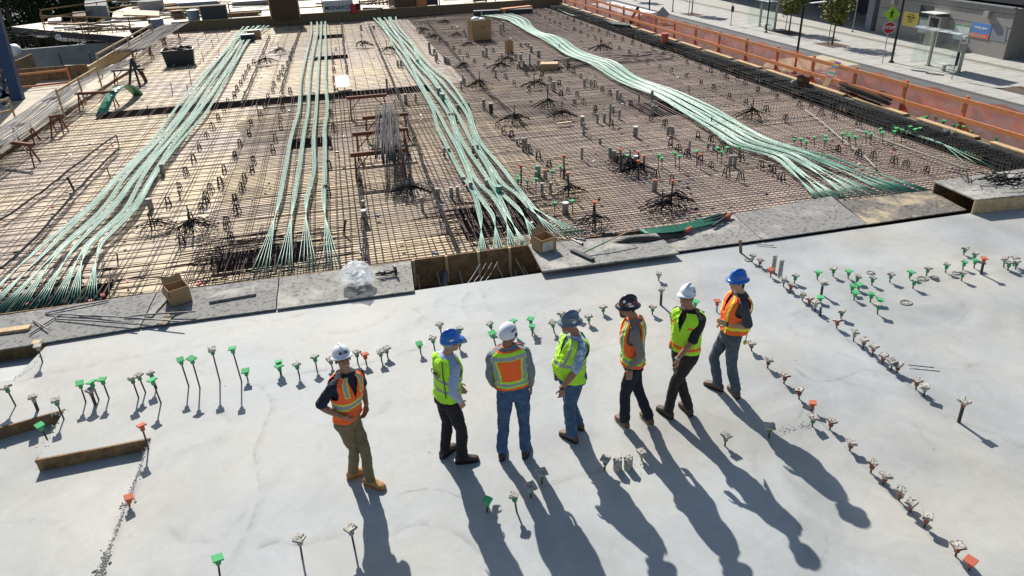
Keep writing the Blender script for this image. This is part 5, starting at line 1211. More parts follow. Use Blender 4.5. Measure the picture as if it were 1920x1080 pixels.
OCT = [(math.cos(R(22.5 + 45 * i)) * .5412, math.sin(R(22.5 + 45 * i)) * .5412) for i in range(8)]
m_red = mat('sign_red', (.42, .02, .025), .5, .05, 5); m_lime = mat('sign_lime', (.36, .62, .03), .5, .05, 5); m_signblack = mat('sign_black', (.01, .01, .01), .6, .05, 5)
m_signwhite = mat('sign_white', (.75, .75, .72), .5, .04, 5)
sb = at(1654, 119, Z_ST); st = empty('stop_sign', sb, 'red stop sign under a yellow green pedestrian crossing diamond', 'road sign')
fa = R(40)     # sign faces the camera side of the street
fa = math.atan2(-sb.x, sb.y) * -1.0
fa = R(-36)
hS = rise(sb, 1667, 52)
b = MB(); b.tube([(0, 0, 0), (0, 0, hS + 1.35)], .03, 8); lb(b, 'post', m_alu, st)
face_board(st, .80, .80, Vector((0, 0, hS)) + Vector((math.sin(fa), -math.cos(fa), 0)) * .035, fa, m_signwhite, 'border', OCT)
face_board(st, .74, .74, Vector((0, 0, hS)) + Vector((math.sin(fa), -math.cos(fa), 0)) * .040, fa, m_red, 'plate', OCT)
put_text(st, 'STOP', .30, (0, 0, hS), fa, m_signwhite, True, .068)
hd = hS + .93
DI = [(0, -.70), (.70, 0), (0, .70), (-.70, 0)]
face_board(st, .80, .80, Vector((0, 0, hd)) + Vector((math.sin(fa), -math.cos(fa), 0)) * .035, fa, m_lime, 'diamond_plate', DI)
# pedestrian figure
n = Vector((math.sin(fa), -math.cos(fa), 0)); u = Vector((math.cos(fa), math.sin(fa), 0)); z = Vector((0, 0, 1)); o_ = Vector((0, 0, hd)) + n * .063
b = MB()
def seg(x0, y0, x1, y1, w0): b.bar(o_ + u * x0 + z * y0, o_ + u * x1 + z * y1, w0, .012, up=tuple(n))
b.ball(o_ + u * .03 + z * .30, (.05, .03, .05), None, 8, 6)
seg(.0, .22, -.01, .0, .12); seg(-.01, .02, .10, -.26, .06); seg(-.01, .02, -.10, -.27, .06); seg(.0, .20, .13, .04, .045); seg(.0, .2, -.12, .06, .045)
lb(b, 'walking_figure', m_signblack, st)
# roadwork diamond sign seen from the back
rb_ = at(1241, 45, Z_ST - .14); rw = empty('road_work_sign', rb_, 'grey back of a diamond road sign behind the orange fence', 'road sign')
hh = rise(rb_, 1241, 27)
face_board(rw, 1.15, 1.15, (0, 0, hh), R(-12), m_alu, 'diamond_plate', DI)
b = MB(); b.bar((0, .03, 0), (0, .03, hh + .7), .06, .04); b.bar((-.6, -.2, 0), (.6, .25, .05), .06, .05); b.bar((-.4, .5, 0), (.4, -.5, .05), .06, .05); lb(b, 'stand', m_gunmetal, rw)
# --- bus shelters
def shelter(pA, pB, label, with_sign=True):
    """pA, pB: bases of the two rear posts"""
    A, B_ = at(*pA, Z_ST), at(*pB, Z_ST); d = (B_ - A); L_ = d.length; d.normalize(); s = Vector((d.y, -d.x, 0))
    if s.x > 0: s = -s             # towards the road
    root = empty('bus_shelter', A, label, 'bus shelter', 'glass bus shelters'); H_ = 2.35
    for p in (A, B_):
        q = p - A; b = MB(); b.bar(q, q + Vector((0, 0, H_)), .16, .16); b.box(q + Vector((0, 0, .03)), (.34, .34, .06)); lb(b, 'post', m_alu, root)
    # curved roof with white ribs
    b = MB(); ex = .75; W0, W1 = -.5, 1.35; n_ = 8; pr = []
    for k in range(n_ + 1):
        t = k / n_; w_ = W0 + (W1 - W0) * t; zz = H_ + .06 + .26 * math.sin(t * math.pi * .62); pr.append(s * w_ + Vector((0, 0, zz)))
    e0, e1 = -d * ex, d * (L_ + ex)
    for k in range(n_):
        b.add([pr[k] + e0, pr[k] + e1, pr[k + 1] + e1, pr[k + 1] + e0] + [pr[k] + e0 + Vector((0, 0, .03)), pr[k] + e1 + Vector((0, 0, .03)), pr[k + 1] + e1 + Vector((0, 0, .03)), pr[k + 1] + e0 + Vector((0, 0, .03))], [(0, 1, 2, 3), (7, 6, 5, 4), (0, 4, 5, 1), (2, 6, 7, 3), (1, 5, 6, 2), (3, 7, 4, 0)])
    lb(b, 'roof', mat('shelter_roof', (.55, .58, .57), .35, .05, 2), root)
    for k in range(5):
        c0 = e0.lerp(e1, k / 4); b = MB(); b.tube([p + c0 + Vector((0, 0, .045)) for p in pr], .03, 5); lb(b, 'rib', m_white, root)
    # glass walls
    for k, (q0, q1) in enumerate([(e0 * .9, Vector()), (Vector(), d * L_), (e0 * .9, e0 * .9 + s * 1.0), (d * L_, d * L_ + s * .9)]):
        b = MB(); b.bar(q0 + Vector((0, 0, 1.2)), q1 + Vector((0, 0, 1.2)), .012, 2.1); lb(b, 'glass_panel', m_glass, root)
    # bench on one leg
    c0 = d * (L_ * .72) + s * .35
    b = MB(); 
    for k in range(4): b.bar(c0 - d * .75 + s * (k * .11) + Vector((0, 0, .46)), c0 + d * .75 + s * (k * .11) + Vector((0, 0, .46)), .08, .03)
    lb(b, 'bench_seat', m_white, root)
    b = MB(); b.bar(c0 + s * .17, c0 + s * .17 + Vector((0, 0, .44)), .16, .16); lb(b, 'bench_leg', m_alu, root)
    return root
shelter((1740, 123), (1797, 136), 'glass bus shelter with curved roof in front of the posters')
shelter((1424, 49), (1452, 56), 'far glass bus shelter left of the young trees')
bs = at(1784, 149, Z_ST); r_ = empty('bus_stop_pole', bs, 'bus stop pole with white sign plate and black timetable tube', 'bus stop sign'); hb = rise(bs, 1803, 70)
b = MB(); b.tube([(0, 0, 0), (0, 0, hb)], .035, 8); lb(b, 'pole', m_alu, r_)
face_board(r_, .45, .34, (.25, .0, hb - .25), R(-36), m_signwhite, 'plate')
put_text(r_, 'BUS', .14, (.25, 0, hb - .25), R(-36), m_red, True, .03)
b = MB(); b.tube([(.02, -.06, .9), (.02, -.06, 1.75)], .09, 10); lb(b, 'timetable_tube', m_black, r_)
# --- building with posters
w0, w1 = at(1640, 60, Z_ST), at(1880, 112, Z_ST)
wd = (w0 - w1).normalized(); wn = Vector((-wd.y, wd.x, 0)); 
if wn.x > 0: wn = -wn
hW = rise(w1, 1901, 17)
def wallpt(px, py):
    """point of the facade plane seen there"""
    d = ray(px, py); o0 = Vector((0, 0, CAM_H)); t = (w1 - o0).dot(wn) / d.dot(wn); return o0 + d * t
bl = empty('station_building', w1, 'grey blockwork station building with posters on its long wall', 'building')
Lw = 200
bk = -wn * 9
b = MB(); P = [w1, w0, w0 + bk, w1 + bk]; b.prism([(p.x, p.y) for p in P], Z_ST - .4, Z_ST + hW); lbw(b, 'wall', m_wall, bl)
# course lines and coping
for zz in (.30, .62):
    pass
b = MB(); c0, c1 = w1 + wn * .03, w0 + wn * .03
b.bar(c0 + Vector((0, 0, hW + .04)), c1 + Vector((0, 0, hW + .04)), .30, .10); lbw(b, 'coping', m_wall_blue, bl)
for hz in (.38, .62):
    b = MB(); b.bar(w1 + wn * .004 + Vector((0, 0, hW * hz)), w0 + wn * .004 + Vector((0, 0, hW * hz)), .012, .03); lbw(b, 'joint', m_dark_wall, bl)
b = MB(); b.bar(w1 + wn * .003 + Vector((0, 0, hW - .42)), w0 + wn * .003 + Vector((0, 0, hW - .42)), .012, .03); lbw(b, 'joint', m_dark_wall, bl)
pn = [wallpt(1853, 45), wallpt(1890, 50), wallpt(1884, 80), wallpt(1850, 74)]
b = MB(); q = [p + wn * .02 for p in pn]; b.add(q, [(0, 1, 2, 3)]); lbw(b, 'pale_panel', m_wall_blue, bl)
# dark upper storey set back above, reaching along the whole street
b = MB(); up0, up1 = w1 + bk * .12 - wd * 60, w0 + bk * .12 + wd * 6
b.bar(up0 + bk * .5 + Vector((0, 0, hW + 3.3)), up1 + bk * .5 + Vector((0, 0, hW + 3.3)), 10, 6.2); lbw(b, 'upper_storey', m_dark_wall, bl)
b = MB(); f0 = wallpt(1765, 4) - wn * 1.0; b.box((f0.x, f0.y, Z_ST + hW + .5), (1.8, 1.4, .35), .3); lbw(b, 'roof_unit', m_wall_blue, bl)
b = MB(); p = w1 - wd * 30; b.bar(w1 - wd * 2.2 + bk * .35 + Vector((0, 0, 1.5)), p + bk * .35 + Vector((0, 0, 1.5)), .3, 5); lbw(b, 'side_recess_wall', m_dark_wall, bl)
# fixtures
def on_wall(px, py, w_, h, d_, name, m, par):
    c = wallpt(px, py) + wn * (d_ / 2 + .004); b = MB(); b.bar(c - wd * w_ / 2, c + wd * w_ / 2, d_, h); return lbw(b, name, m, par)
on_wall(1679, 4, .5, .35, .3, 'wall_light', m_alu, bl); on_wall(1855, 26, .5, .38, .3, 'wall_light', m_alu, bl)
fw = math.atan2(wn.x, -wn.y)
def poster(tl, br, m, label, texts=(), band=None, name='poster', hdr=None, wscale=1.0):
    A, D = wallpt(*tl), wallpt(*br); c = (A + D) / 2; w_ = abs((A - D).dot(wd)) * wscale; h = abs(A.z - D.z)
    root = empty(name, Vector((c.x, c.y, c.z)) + wn * .03, label, 'poster')
    u = -wd
    face_board(root, w_ + .08, h + .08, -wn * .01, fw, m_alu, 'frame', th=.02); face_board(root, w_, h, wn * .012, fw, m, 'sheet', th=.006)
    if band: face_board(root, w_, h * band[0], wn * .019 + Vector((0, 0, h * band[1])), fw, band[2], 'band', th=.004)
    for body, sz, dx_, dz_, mm, bo in texts: put_text(root, body, sz * h, -wd * dx_ * w_ + Vector((0, 0, dz_ * h)), fw, mm, bo, .026)
    return root, w_, h
m_pyel = mat('poster_yellow', (.62, .52, .10), .6, .04, 3); m_pblue = mat('poster_blue', (.07, .21, .50), .6, .04, 3); m_por = mat('poster_orange', (.60, .12, .05), .6, .04, 3)
m_pmap = mat('poster_map', (.42, .52, .48), .5, .12, 6, col2=(.60, .64, .62)); m_pgreen = mat('poster_green', (.05, .28, .12), .6, .04, 3)
poster((1697, 21), (1720, 52), m_pyel, 'yellow poster with dark lettering left of the ticket canopy', [('The Suite', .17, 0, .34, m_signblack, False), ('Multiple Steps', .17, 0, .17, m_signblack, True), ('at full pace', .16, 0, .01, m_signblack, False), ('business.', .16, 0, -.15, m_signblack, False)])
poster((1727, 33), (1743, 64), m_pmap, 'green headed map case left of the ticket machine', [('Station Map', .045, 0, .45, m_signwhite, False)], (.10, .45, m_pgreen), 'map_case')
poster((1793, 44), (1814, 77), m_pmap, 'green headed map case above the bus shelter roof', [('Station Map', .045, 0, .45, m_signwhite, False)], (.10, .45, m_pgreen), 'map_case')
poster((1826, 41), (1853, 74), m_pblue, 'blue and orange poster near the building corner', [('Huddle Happy.', .21, 0, .20, m_signwhite, True), ('Get coverage every day', .07, 0, .06, m_signwhite, False), ('gethip.org', .13, .18, -.36, m_signwhite, True)], (.30, -.35, m_por))
# ticket machine niche with canopy
tm = empty('ticket_machine', wallpt(1766, 45), 'ticket machine with dark screen under a small white canopy', 'ticket machine')
A = wallpt(1766, 40) 
b = MB(); c = Vector((A.x, A.y, Z_ST + 1.15)) + wn * .35; b.bar(c - wd * .75, c + wd * .75, .7, 2.3); lbw(b, 'cabinet', m_alu, tm)
b = MB(); c = Vector((A.x, A.y, Z_ST + 1.72)) + wn * .705; b.bar(c - wd * .52, c + wd * .52, .02, .9); lbw(b, 'screen', m_dark_wall, tm)
b = MB(); c = Vector((A.x, A.y, Z_ST + 2.55)) + wn * .6 + wd * .25; b.bar(c - wd * .9, c + wd * .9, 1.2, .05); lbw(b, 'canopy', m_white, tm)
on_wall(1737, 22, 1.5, .9, .05, 'dark_panel', m_dark_wall, bl)
# recess building further along: dark colonnade
r0, r1 = at(1628, 52, Z_ST) + bk * .0, at(1480, 26, Z_ST)
b2 = empty('station_hall', r0, 'dark open station hall with a sloping pale pier beside the poster wall', 'building')
b = MB(); p0 = w0 + bk * .75 + wd * .2; p1 = p0 + wd * 26; b.bar(p0 + Vector((0, 0, 3)), p1 + Vector((0, 0, 3)), .4, 8); lbw(b, 'back_wall', m_dark_wall, b2)
b = MB(); b.bar(w0 + wd * 1.2 + Vector((0, 0, 2.6)), w0 + wd * 1.2 + bk * .25 + Vector((0, 0, 2.6)), .9, 6); lbw(b, 'pier', m_wall_blue, b2)
b = MB(); q0 = w0 + bk * .22 + Vector((0, 0, 6.6)); b.bar(q0 + wd * .2, q0 + wd * 60, 8.5, 1.6); lbw(b, 'roof_slab', m_roofdark, b2)
# far blue-grey walls
b3 = empty('blue_grey_building', at(1400, 10, Z_ST), 'blue grey walled building behind the far shelter', 'building')
g0, g1 = w0 + wd * 27 + bk * .30, w0 + wd * 70 + bk * .30
b = MB(); b.bar(g0 + Vector((0, 0, 3)), g1 + Vector((0, 0, 3)), .5, 6.4); lbw(b, 'wall', m_wall_blue, b3)
b = MB(); g2 = g0 + wd * 24; b.bar(g2 + Vector((0, 0, 2.6)), g2 + wn * 3 + Vector((0, 0, 2.6)), 5, 5.6); lbw(b, 'bay', m_wall, b3)
b = MB(); b.bar(g2 - wd * 5 + wn * .3 + Vector((0, 0, 1.5)), g2 - wd * 8 + wn * .3 + Vector((0, 0, 1.5)), .1, 1.8); lbw(b, 'vent_panel', m_dark_wall, b3)
# white trailer roof at the kerb
tr = empty('white_trailer', at(1165, 18, ZR), 'long white trailer roof seen through the orange fence', 'trailer')
zt = ZR + 2.3; P = [at(1107, 7, zt), at(1150, 3, zt), at(1232, 23, zt), at(1189, 31, zt)]
b = MB(); b.prism([(p.x, p.y) for p in P], ZR + .6, zt); lbw(b, 'body', m_white, tr)
for t in (.25, .75):
    p = P[3].lerp(P[0], t); 
    for sgn in (0, 1):
        q = p.lerp(P[2].lerp(P[1], t), .12 + .76 * sgn); b = MB(); d_ = (P[2] - P[3]).normalized(); b.tube([Vector((q.x, q.y, ZR + .4)) - d_ * .15, Vector((q.x, q.y, ZR + .4)) + d_ * .15], .4, 14); lbw(b, 'wheel', m_black, tr)

# ---------------------------------------------------------------- orange guard rail along the deck edge
gr = empty('orange_guard_rail', (17.35, 34, -.34), 'orange timber guard rail with loose orange netting along the street side', 'guard rail')
GX = 17.35; ZG = -.34
posts_y = []
for (x, y) in ((1918, 228), (1818, 183), (1705, 152), (1609, 127), (1525, 106), (1457, 88), (1394, 60 + 12), (1350, 60), (1304, 47), (1265, 37), (1222, 27), (1198, 21), (1168, 13), (1143, 6)):
    p = atx(x, y, GX); posts_y.append(p.y)
y = 12.2 - 2.44; ys_ = []
while y < 80: ys_.append(y); y += 2.44
HR = .98
ZT_ = ZG + 1.12
for y in ys_:
    b = MB(); b.box((GX, y, ZG + .62), (.09, .09, 1.26)); lbw(b, 'post', m_orange_paint, gr)
    b = MB(); b.add([(GX - .06, y, ZG), (GX - .10, y - .85, ZG), (GX - .06, y, ZG + .66), (GX - .04, y, ZG), (GX - .08, y - .85, ZG), (GX - .04, y, ZG + .66)], [(0, 1, 2), (5, 4, 3), (0, 3, 4, 1), (1, 4, 5, 2), (2, 5, 3, 0)]); lbw(b, 'net_gusset', m_net_thick, gr)
for zz, nm in ((ZT_, 'top_rail'), (ZG + .60, 'mid_rail')):
    for k in range(0, len(ys_) - 1, 2):
        y0, y1 = ys_[k] - .15, ys_[min(k + 2, len(ys_) - 1)] + .12
        xx_ = GX - .068 - .008 * (k % 4 == 0); b = MB(); b.bar((xx_, y0, zz + .012 * (k % 4 == 0)), (xx_, y1, zz + .012 * (k % 4 == 0)), .045, .13); lbw(b, nm, m_orange_paint, gr)
# netting: one loose sheet
b = MB(); ny = 260; nz = 8; base_i = 0; vs = []
for i in range(ny + 1):
    y = 11 + (ys_[-1] - 11) * i / ny; ph = (y - 11) % 2.44 / 2.44; sag = .10 * math.sin(ph * math.pi)
    for j in range(nz + 1):
        t = j / nz; topz = ZT_ + .16 - sag * 1.6
        vs.append(Vector((GX + .05 + .14 * noise.noise(Vector((y * .9, t * 2, 1))) * (1 - t * .6) , y + .06 * noise.noise(Vector((y, t, 9))), ZG + (topz - ZG) * t)))
fs = [(i * (nz + 1) + j, (i + 1) * (nz + 1) + j, (i + 1) * (nz + 1) + j + 1, i * (nz + 1) + j + 1) for i in range(ny) for j in range(nz)]
b.add(vs, fs); lbw(b, 'netting', m_net, gr, True)
# things along the edge
pb = MB(); A_, B2 = at(1543, 168, -.1), atx(1571, 116, GX - .15)
root = empty('striped_board', A_, 'tall board with coloured stripes leaning on the orange rail', 'board')
cols = [(.30, .10, .35), (.55, .50, .12), (.10, .25, .45), (.60, .25, .12), (.60, .50, .35), (.08, .42, .28), (.55, .50, .40), (.45, .10, .22)]
side = Vector((0, .16, 0))
n_ = 14
for k in range(n_):
    t0, t1 = 1 - k / n_, 1 - (k + 1) / n_
    if k < 8: mm = mat('stripe_paint', cols[k], .7, .08, 5); nm = 'painted_stripe'
    else: mm = m_wood; nm = None
    if k == 8: t1 = 0
    if k > 8: break
    p, q = A_.lerp(B2, t1), A_.lerp(B2, t0); b = MB(); d_ = Vector((.02, 0, .012))
    b.add([p - side, p + side, q + side, q - side, p - side + d_, p + side + d_, q + side + d_, q - side + d_], [(3, 2, 1, 0), (4, 5, 6, 7), (0, 1, 5, 4), (1, 2, 6, 5), (2, 3, 7, 6), (3, 0, 4, 7)])
    lbw(b, nm or 'bare_wood', mm, root)
rp = []
a0, a1 = at(1580, 168, .10), at(1660, 198, .05)
for i in range(26):
    j = Vector((random.uniform(-.22, .22), random.uniform(-.1, .1), random.uniform(0, .22))); b = MB(); b.tube([a0 + j, a0.lerp(a1, .5) + j * 1.1, a1 + j], .018, 5)
    tag(b.build('black_bar', m_rebar_black, None, a0), 'black bar in the bundle lying by the orange rail', 'rebar', 'bundle of black bars by the orange rail')
b = MB(); p = at(1246, 80, 0.0); b.tube([p, p + Vector((0, 0, .02)), p + Vector((0, 0, .46))], [.17, .18, .20], 14); o = b.build('orange_bucket', mat('dull_orange', (.55, .13, .08), .6), None, p); tag(o, 'dull orange drum standing on the black edge cage', 'drum')
r_ = open_box('cardboard_box', at(1505, 158, .02), .6, .45, .40, .3, m_card_dk, 'brown carton between the striped board and the fence gap'); r_.scale = (.62, .62, .62)
b = MB(); p = at(1488, 160, .05); b.ball(p + Vector((0, 0, .1)), (.13, .10, .11), None, 9, 6); tag(b.build('sack', m_pvc, None, p), 'grey sack beside the brown carton on the edge cage', 'sack')
bb = at(1186, 44, 0.0); r_ = empty('black_boom_pole', bb, 'black jointed pole leaning up past the orange rail', 'pole')
b = MB(); b.tube([bb, aty(1184, 36, bb.y)], .16, 8); lbw(b, 'base', m_black, r_); b = MB(); b.tube([aty(1184, 36, bb.y), aty(1196, 14, bb.y + .3)], .10, 8); lbw(b, 'boom', m_black, r_)
b = MB(); P = [at(1135, 38, .1), at(1150, 36, .2), at(1182, 45, .15), at(1180, 48, .1), at(1150, 46, .08)]; b.prism([(p.x, p.y) for p in P], .05, .12); tag(b.build('tarp', mat('green_grey_tarp', (.06, .08, .08), .8), None, P[0]), 'dark tarp lying on the cage beside the boom pole', 'tarp')
for x, y in ((1771, 247), (1784, 250)):
    p = atx(x, y, 16.80)
root = empty('paint_marks', atx(1777, 248, 16.79), 'white spray painted crosses on the grey edge form', 'paint mark')
for k, (x, y) in enumerate(((1772, 247), (1785, 250))):
    p = atx(x, y, 16.80); b = MB(); b.bar(p + Vector((0, -.1, -.12)), p + Vector((0, .1, .12)), .03, .01, up=(1, 0, 0)); b.bar(p + Vector((0, .1, -.12)), p + Vector((0, -.1, .12)), .03, .01, up=(1, 0, 0)); lbw(b, 'cross', m_signwhite, root)
# ---------------------------------------------------------------- left pit, far decks, clutter
YF = 56.1
ftop = .30
sheet('far_deck', [Vector((-14.5, YF + .05, ftop - .05)), Vector((16.5, YF + .05, ftop - .05)), Vector((16.5, 150, ftop - .05)), at(300, -60, ftop - .05), at(262, 6, ftop - .05), at(212, 22, ftop - .05), at(208, 44, ftop - .05)], m_ply_far, skirt=5, skirt_mat=m_dark_wall)
sheet('left_walkway', [at(-60, 245, -.12), at(122, 122, -.12), at(262, 120, -.12), at(212, 150, -.12), at(-60, 330, -.12)], m_ply_left, skirt=.25, skirt_mat=m_wood_old)
# the pit left of the deck with its shaded concrete walls
sheet('pit_floor', [Vector((-70, 10, -5.0)), Vector((-11.9, 10, -5.0)), Vector((-11.9, 60, -5.0)), Vector((-70, 60, -5.0))], m_old_conc)
m_pitwall = mat('cast_wall', (.27, .27, .265), .9, .12, .8, col2=(.22, .225, .23))
A, B_ = at(-40, 100, -.5), at(250, 76, -.5)
b = MB(); b.bar(A + Vector((0, .2, -2.3)), B_ + Vector((0, .2, -2.3)), .35, 4.6); tag(b.build('pit_wall', m_pitwall, None, Vector((*A.xy, -5))), 'shaded concrete wall across the pit at the upper left', 'wall')
for i, x in enumerate((108, 165, 215)):
    p = at(x, 92, -.5) - Vector((0, .02, 0)); b = MB(); b.box((p.x, p.y - .02, -2.8), (.06, .05, 4.2)); tag(b.build('wall_joint_strip', m_gunmetal, None, p), 'dark vertical form joint on the pit wall, %s from left' % ordi(i), 'form joint', 'joints on the pit wall')
b = MB(); p = at(40, 105, -.6); 
def ring_pt(cx, cy, r, a): return Vector((cx + r * math.cos(a), cy + r * math.sin(a), 0))
# rebar starter bars on the pit wall, in front of bright sheets
b = MB()
for i in range(70):
    p = A.lerp(B_, random.random()) + Vector((0, random.uniform(0, .4), 0)); h = random.uniform(.35, .8); z = -.1
    b.tube([(p.x, p.y, z - .3), (p.x, p.y, z + h), (p.x + .3, p.y + .1, z + h)], .016, 4)
for zz in (.1, .3, .5): b.tube([A + Vector((0, .1, .5 + zz)), B_ + Vector((0, .1, .5 + zz))], .016, 4)
tag(b.build('starter_bars', m_rebar, None, Vector((*A.xy, -.4))), 'tangle of starter bars standing along the top of the pit wall', 'starter bars', kind='stuff')
rr_ = random.Random(5)
for i, (x, y, sx, sy) in enumerate([(24, 94, .55, .5), (150, 66, 1.5, 1.2), (205, 66, 1.8, .6), (95, 60, 1.2, .5)]):
    p = at(x, y, -.3); b = MB(); [b.ball(p + Vector((rr_.uniform(-.5, .5) * sx, rr_.uniform(-.5, .5) * sy, 0)), (sx * rr_.uniform(.4, .8), sy * rr_.uniform(.4, .8), rr_.uniform(.2, .42)), None, 9, 6) for _ in range(6)]; tag(b.build('covered_heap', m_white, None, p, True), 'white sheeted heap behind the pit wall, %s in order' % ordi(i), 'covered heap', 'white sheeted heaps')
# lumber in the pit
def lumber(px, z, n, L_, rz, label, m=m_wood, w_=.14, name='lumber_stack', layers=4):
    p = at(*px, z); root = empty(name, p, label, 'lumber stack'); 
    for k in range(layers):
        for i in range(n):
            b = MB(); b.box((random.uniform(-.12, .12), (i - n / 2) * (w_ + .02), .05 + k * .07), (L_ * random.uniform(.92, 1.0), w_, .055)); lb(b, 'board', m, root)
    root.rotation_euler = (0, 0, rz); return root
lumber((62, 152), -3.2, 8, 4.2, .12, 'stack of pale planks in the pit behind the blue mast', layers=5, w_=.22)
lumber((10, 160), -3.6, 5, 3.4, .2, 'stack of white faced panels at the foot of the blue mast', m_paper, .4, layers=2)
lumber((40, 125), -4.2, 4, 2.4, -.2, 'small stack of boards lying by the pit wall', m_wood, .2, layers=2)
lumber((140, 122), -2.6, 5, 2.0, .5, 'bundle of grey shores beside the brown upstand', m_alu, .1, layers=2)
# ---- blue lattice mast
bm0 = at(28, 196, -.3); ms = empty('blue_lattice_mast', Vector((bm0.x, bm0.y, -5)), 'blue steel lattice mast rising at the left edge', 'crane mast')
def mp(px, py, dy=0): return aty(px, py, bm0.y + dy)
b = MB(); b.bar(mp(50, 240), mp(-30, -40), .42, .34); lbw(b, 'leg', m_blue, ms)
b = MB(); b.bar(mp(-45, 260, .8), mp(-125, -40, .8), .34, .34); lbw(b, 'leg', m_blue, ms)
for q0, q1 in (((10, 150), (6, 196)), ((-30, 190), (34, 172)), ((-60, 120), (36, 195)), ((-70, 100), (14, 108)), ((-40, 190), (12, 106)), ((-80, 20), (8, 60)), ((4, 155), (12, 108))):
    b = MB(); b.bar(mp(*q0, .1), mp(*q1, .1), .13, .13); lbw(b, 'brace', m_blue, ms)
# ---- timber guard rails
def rail(pts, zb, h, label, gap=2.2, m=m_wood, two=True, lean=0):
    """pts: px of the top rail; base height zb"""
    T = [at(x, y, zb + h) for x, y in pts]; root = empty('timber_guard_rail', Vector((T[0].x, T[0].y, zb)), label, 'guard rail', 'timber guard rails on the left')
    for i in range(len(T) - 1):
        b = MB(); b.bar(T[i], T[i + 1], .04, .085); lbw(b, 'top_rail', m, root)
        if two: b = MB(); b.bar(T[i] - Vector((0, 0, h * .5)), T[i + 1] - Vector((0, 0, h * .5)), .04, .085); lbw(b, 'mid_rail', m, root)
        L_ = (T[i + 1] - T[i]).length; k = max(1, int(L_ / gap))
        for j in range(k + (i == len(T) - 2)):
            p = T[i].lerp(T[i + 1], j / k); b = MB(); b.box((p.x, p.y + .05, zb + h * .52), (.06, .04, h * 1.12)); lbw(b, 'post', m, root)
    return root
rail([(105, 172), (180, 128)], -.1, 1.0, 'pale rail slanting up the left walkway beside the pit', two=False, gap=1.8)
rail([(180, 103), (283, 46)], -.1, 1.0, 'long pale rail along the pit above the brown upstand', two=False, gap=2.6)
rail([(-40, 148), (125, 131)], -.6, 1.1, 'orange brown rail crossing the pit behind the mast', m=m_orange_paint, gap=3)
rail([(-40, 200), (15, 186)], -.1, .8, 'short rail end at the left edge below the mast', gap=2)
rail([(75, 19), (180, 5), (260, -6)], .1, 1.1, 'rail round the far formwork deck at upper left', m=m_wood_old, gap=3)
rail([(75, 30), (160, 32), (240, 35)], .1, 1.0, 'nearer rail round the far formwork deck at upper left', m=m_wood_old, gap=3)
rail([(150, 46), (280, 38)], .1, .9, 'rail above the pit left of the far bulkhead', m=m_wood_old, gap=3)
def far_rail(x0, x1, label, y=57.0, m=m_wood_old):
    A, B_ = aty(x0, 20, y), aty(x1, 20, y); A.z = B_.z = ftop; root = empty('timber_guard_rail', A, label, 'guard rail', 'timber guard rails on the left')
    for h in (.45, .95):
        b = MB(); b.bar(A + Vector((0, 0, h)), B_ + Vector((0, 0, h)), .04, .08); lbw(b, 'top_rail' if h > .5 else 'mid_rail', m, root)
    n = max(1, int((B_.x - A.x) / 3))
    for j in range(n + 1):
        p = A.lerp(B_, j / n); b = MB(); b.box((p.x, y + .04, ftop + .52), (.08, .04, 1.1)); lbw(b, 'post', m, root)
far_rail(430, 512, 'rail behind the far bulkhead left of the brown column form')
far_rail(560, 606, 'short rail behind the bulkhead right of the brown column form')
far_rail(676, 740, 'rail behind the bulkhead right of the lettered box')
far_rail(825, 930, 'rail behind the bulkhead at top centre')
# ---- far decks upper left
sheet('upper_left_deck', [at(20, 50, .1), at(95, 40, .1), at(240, 52, .1), at(250, 70, .1), at(100, 58, .1)], m_ply_far, skirt=.4, skirt_mat=m_dark_wall)
def slab_item(px, z, h, m, label, name, cat):
    P = [at(x, y, z) for x, y in px]; b = MB(); b.prism([(p.x, p.y) for p in P], z, z + h); return tag(b.build(name, m, None, P[0]), label, cat)
slab_item([(90, 42), (115, 41), (116, 34), (92, 38)], .12, .12, m_paper, 'bright panel lying on the upper left deck', 'plywood_sheet', 'panel')
slab_item([(140, 44), (165, 43), (163, 33), (140, 35)], .12, .5, m_card_dk, 'dark open box on the upper left deck', 'formwork_box', 'formwork box')
slab_item([(160, 54), (208, 54), (208, 47), (165, 47)], .12, .1, m_paper, 'long bright panel behind the pit wall', 'plywood_sheet', 'panel')
slab_item([(165, 34), (205, 33), (205, 20), (165, 22)], .12, .9, m_pitwall, 'grey block behind the rails at upper left', 'concrete_block', 'block')
slab_item([(232, 34), (300, 36), (300, 27), (236, 24)], ftop, .25, m_wood, 'low timber form on the bright deck at upper left', 'beam_form', 'formwork')
# round tubs
def tub(px, z, r, h, m, label, name='round_tub'):
    p = at(*px, z); b = MB(); b.tube([p, p + Vector((0, 0, h * .95)), p + Vector((0, 0, h))], [r * .95, r, r * 1.03], 20); return tag(b.build(name, m, None, p), label, 'tub')
tub((286, 19), ftop, 1.0, .75, m_pitwall, 'large round grey column form on the bright deck')
tub((296, 56), ftop - .1, .48, .7, m_tub, 'blue grey round tub at the end of the far left pile')
tub((365, 40), ftop, .42, .75, m_tub, 'blue grey round tub beside the dark gang box')
r_ = open_box('gang_box', at(405, 38, ftop), 1.7, .9, .95, .05, m_gunmetal, 'dark brown tool box with worn label above the far bulkhead', flaps=False); b = MB(); b.box((0, 0, .98), (1.76, .96, .06)); lb(b, 'lid', m_card_dk, r_)
lumber((342, 8), ftop, 6, 4.6, .02, 'long stack of timber on the bright deck, farthest', layers=3, w_=.3)
lumber((355, 16), ftop, 3, 4.0, .03, 'long low stack of timber in front of the farthest one', m_wood_old, .4, layers=2)
lumber((375, 8), ftop, 2, 3.4, .05, 'stack of grey panels left of the brown box', m_tub, .8, layers=4)
lumber((470, 8), ftop, 4, 3.0, .1, 'stack of grey panels near the brown box', m_tub, .5, layers=5)
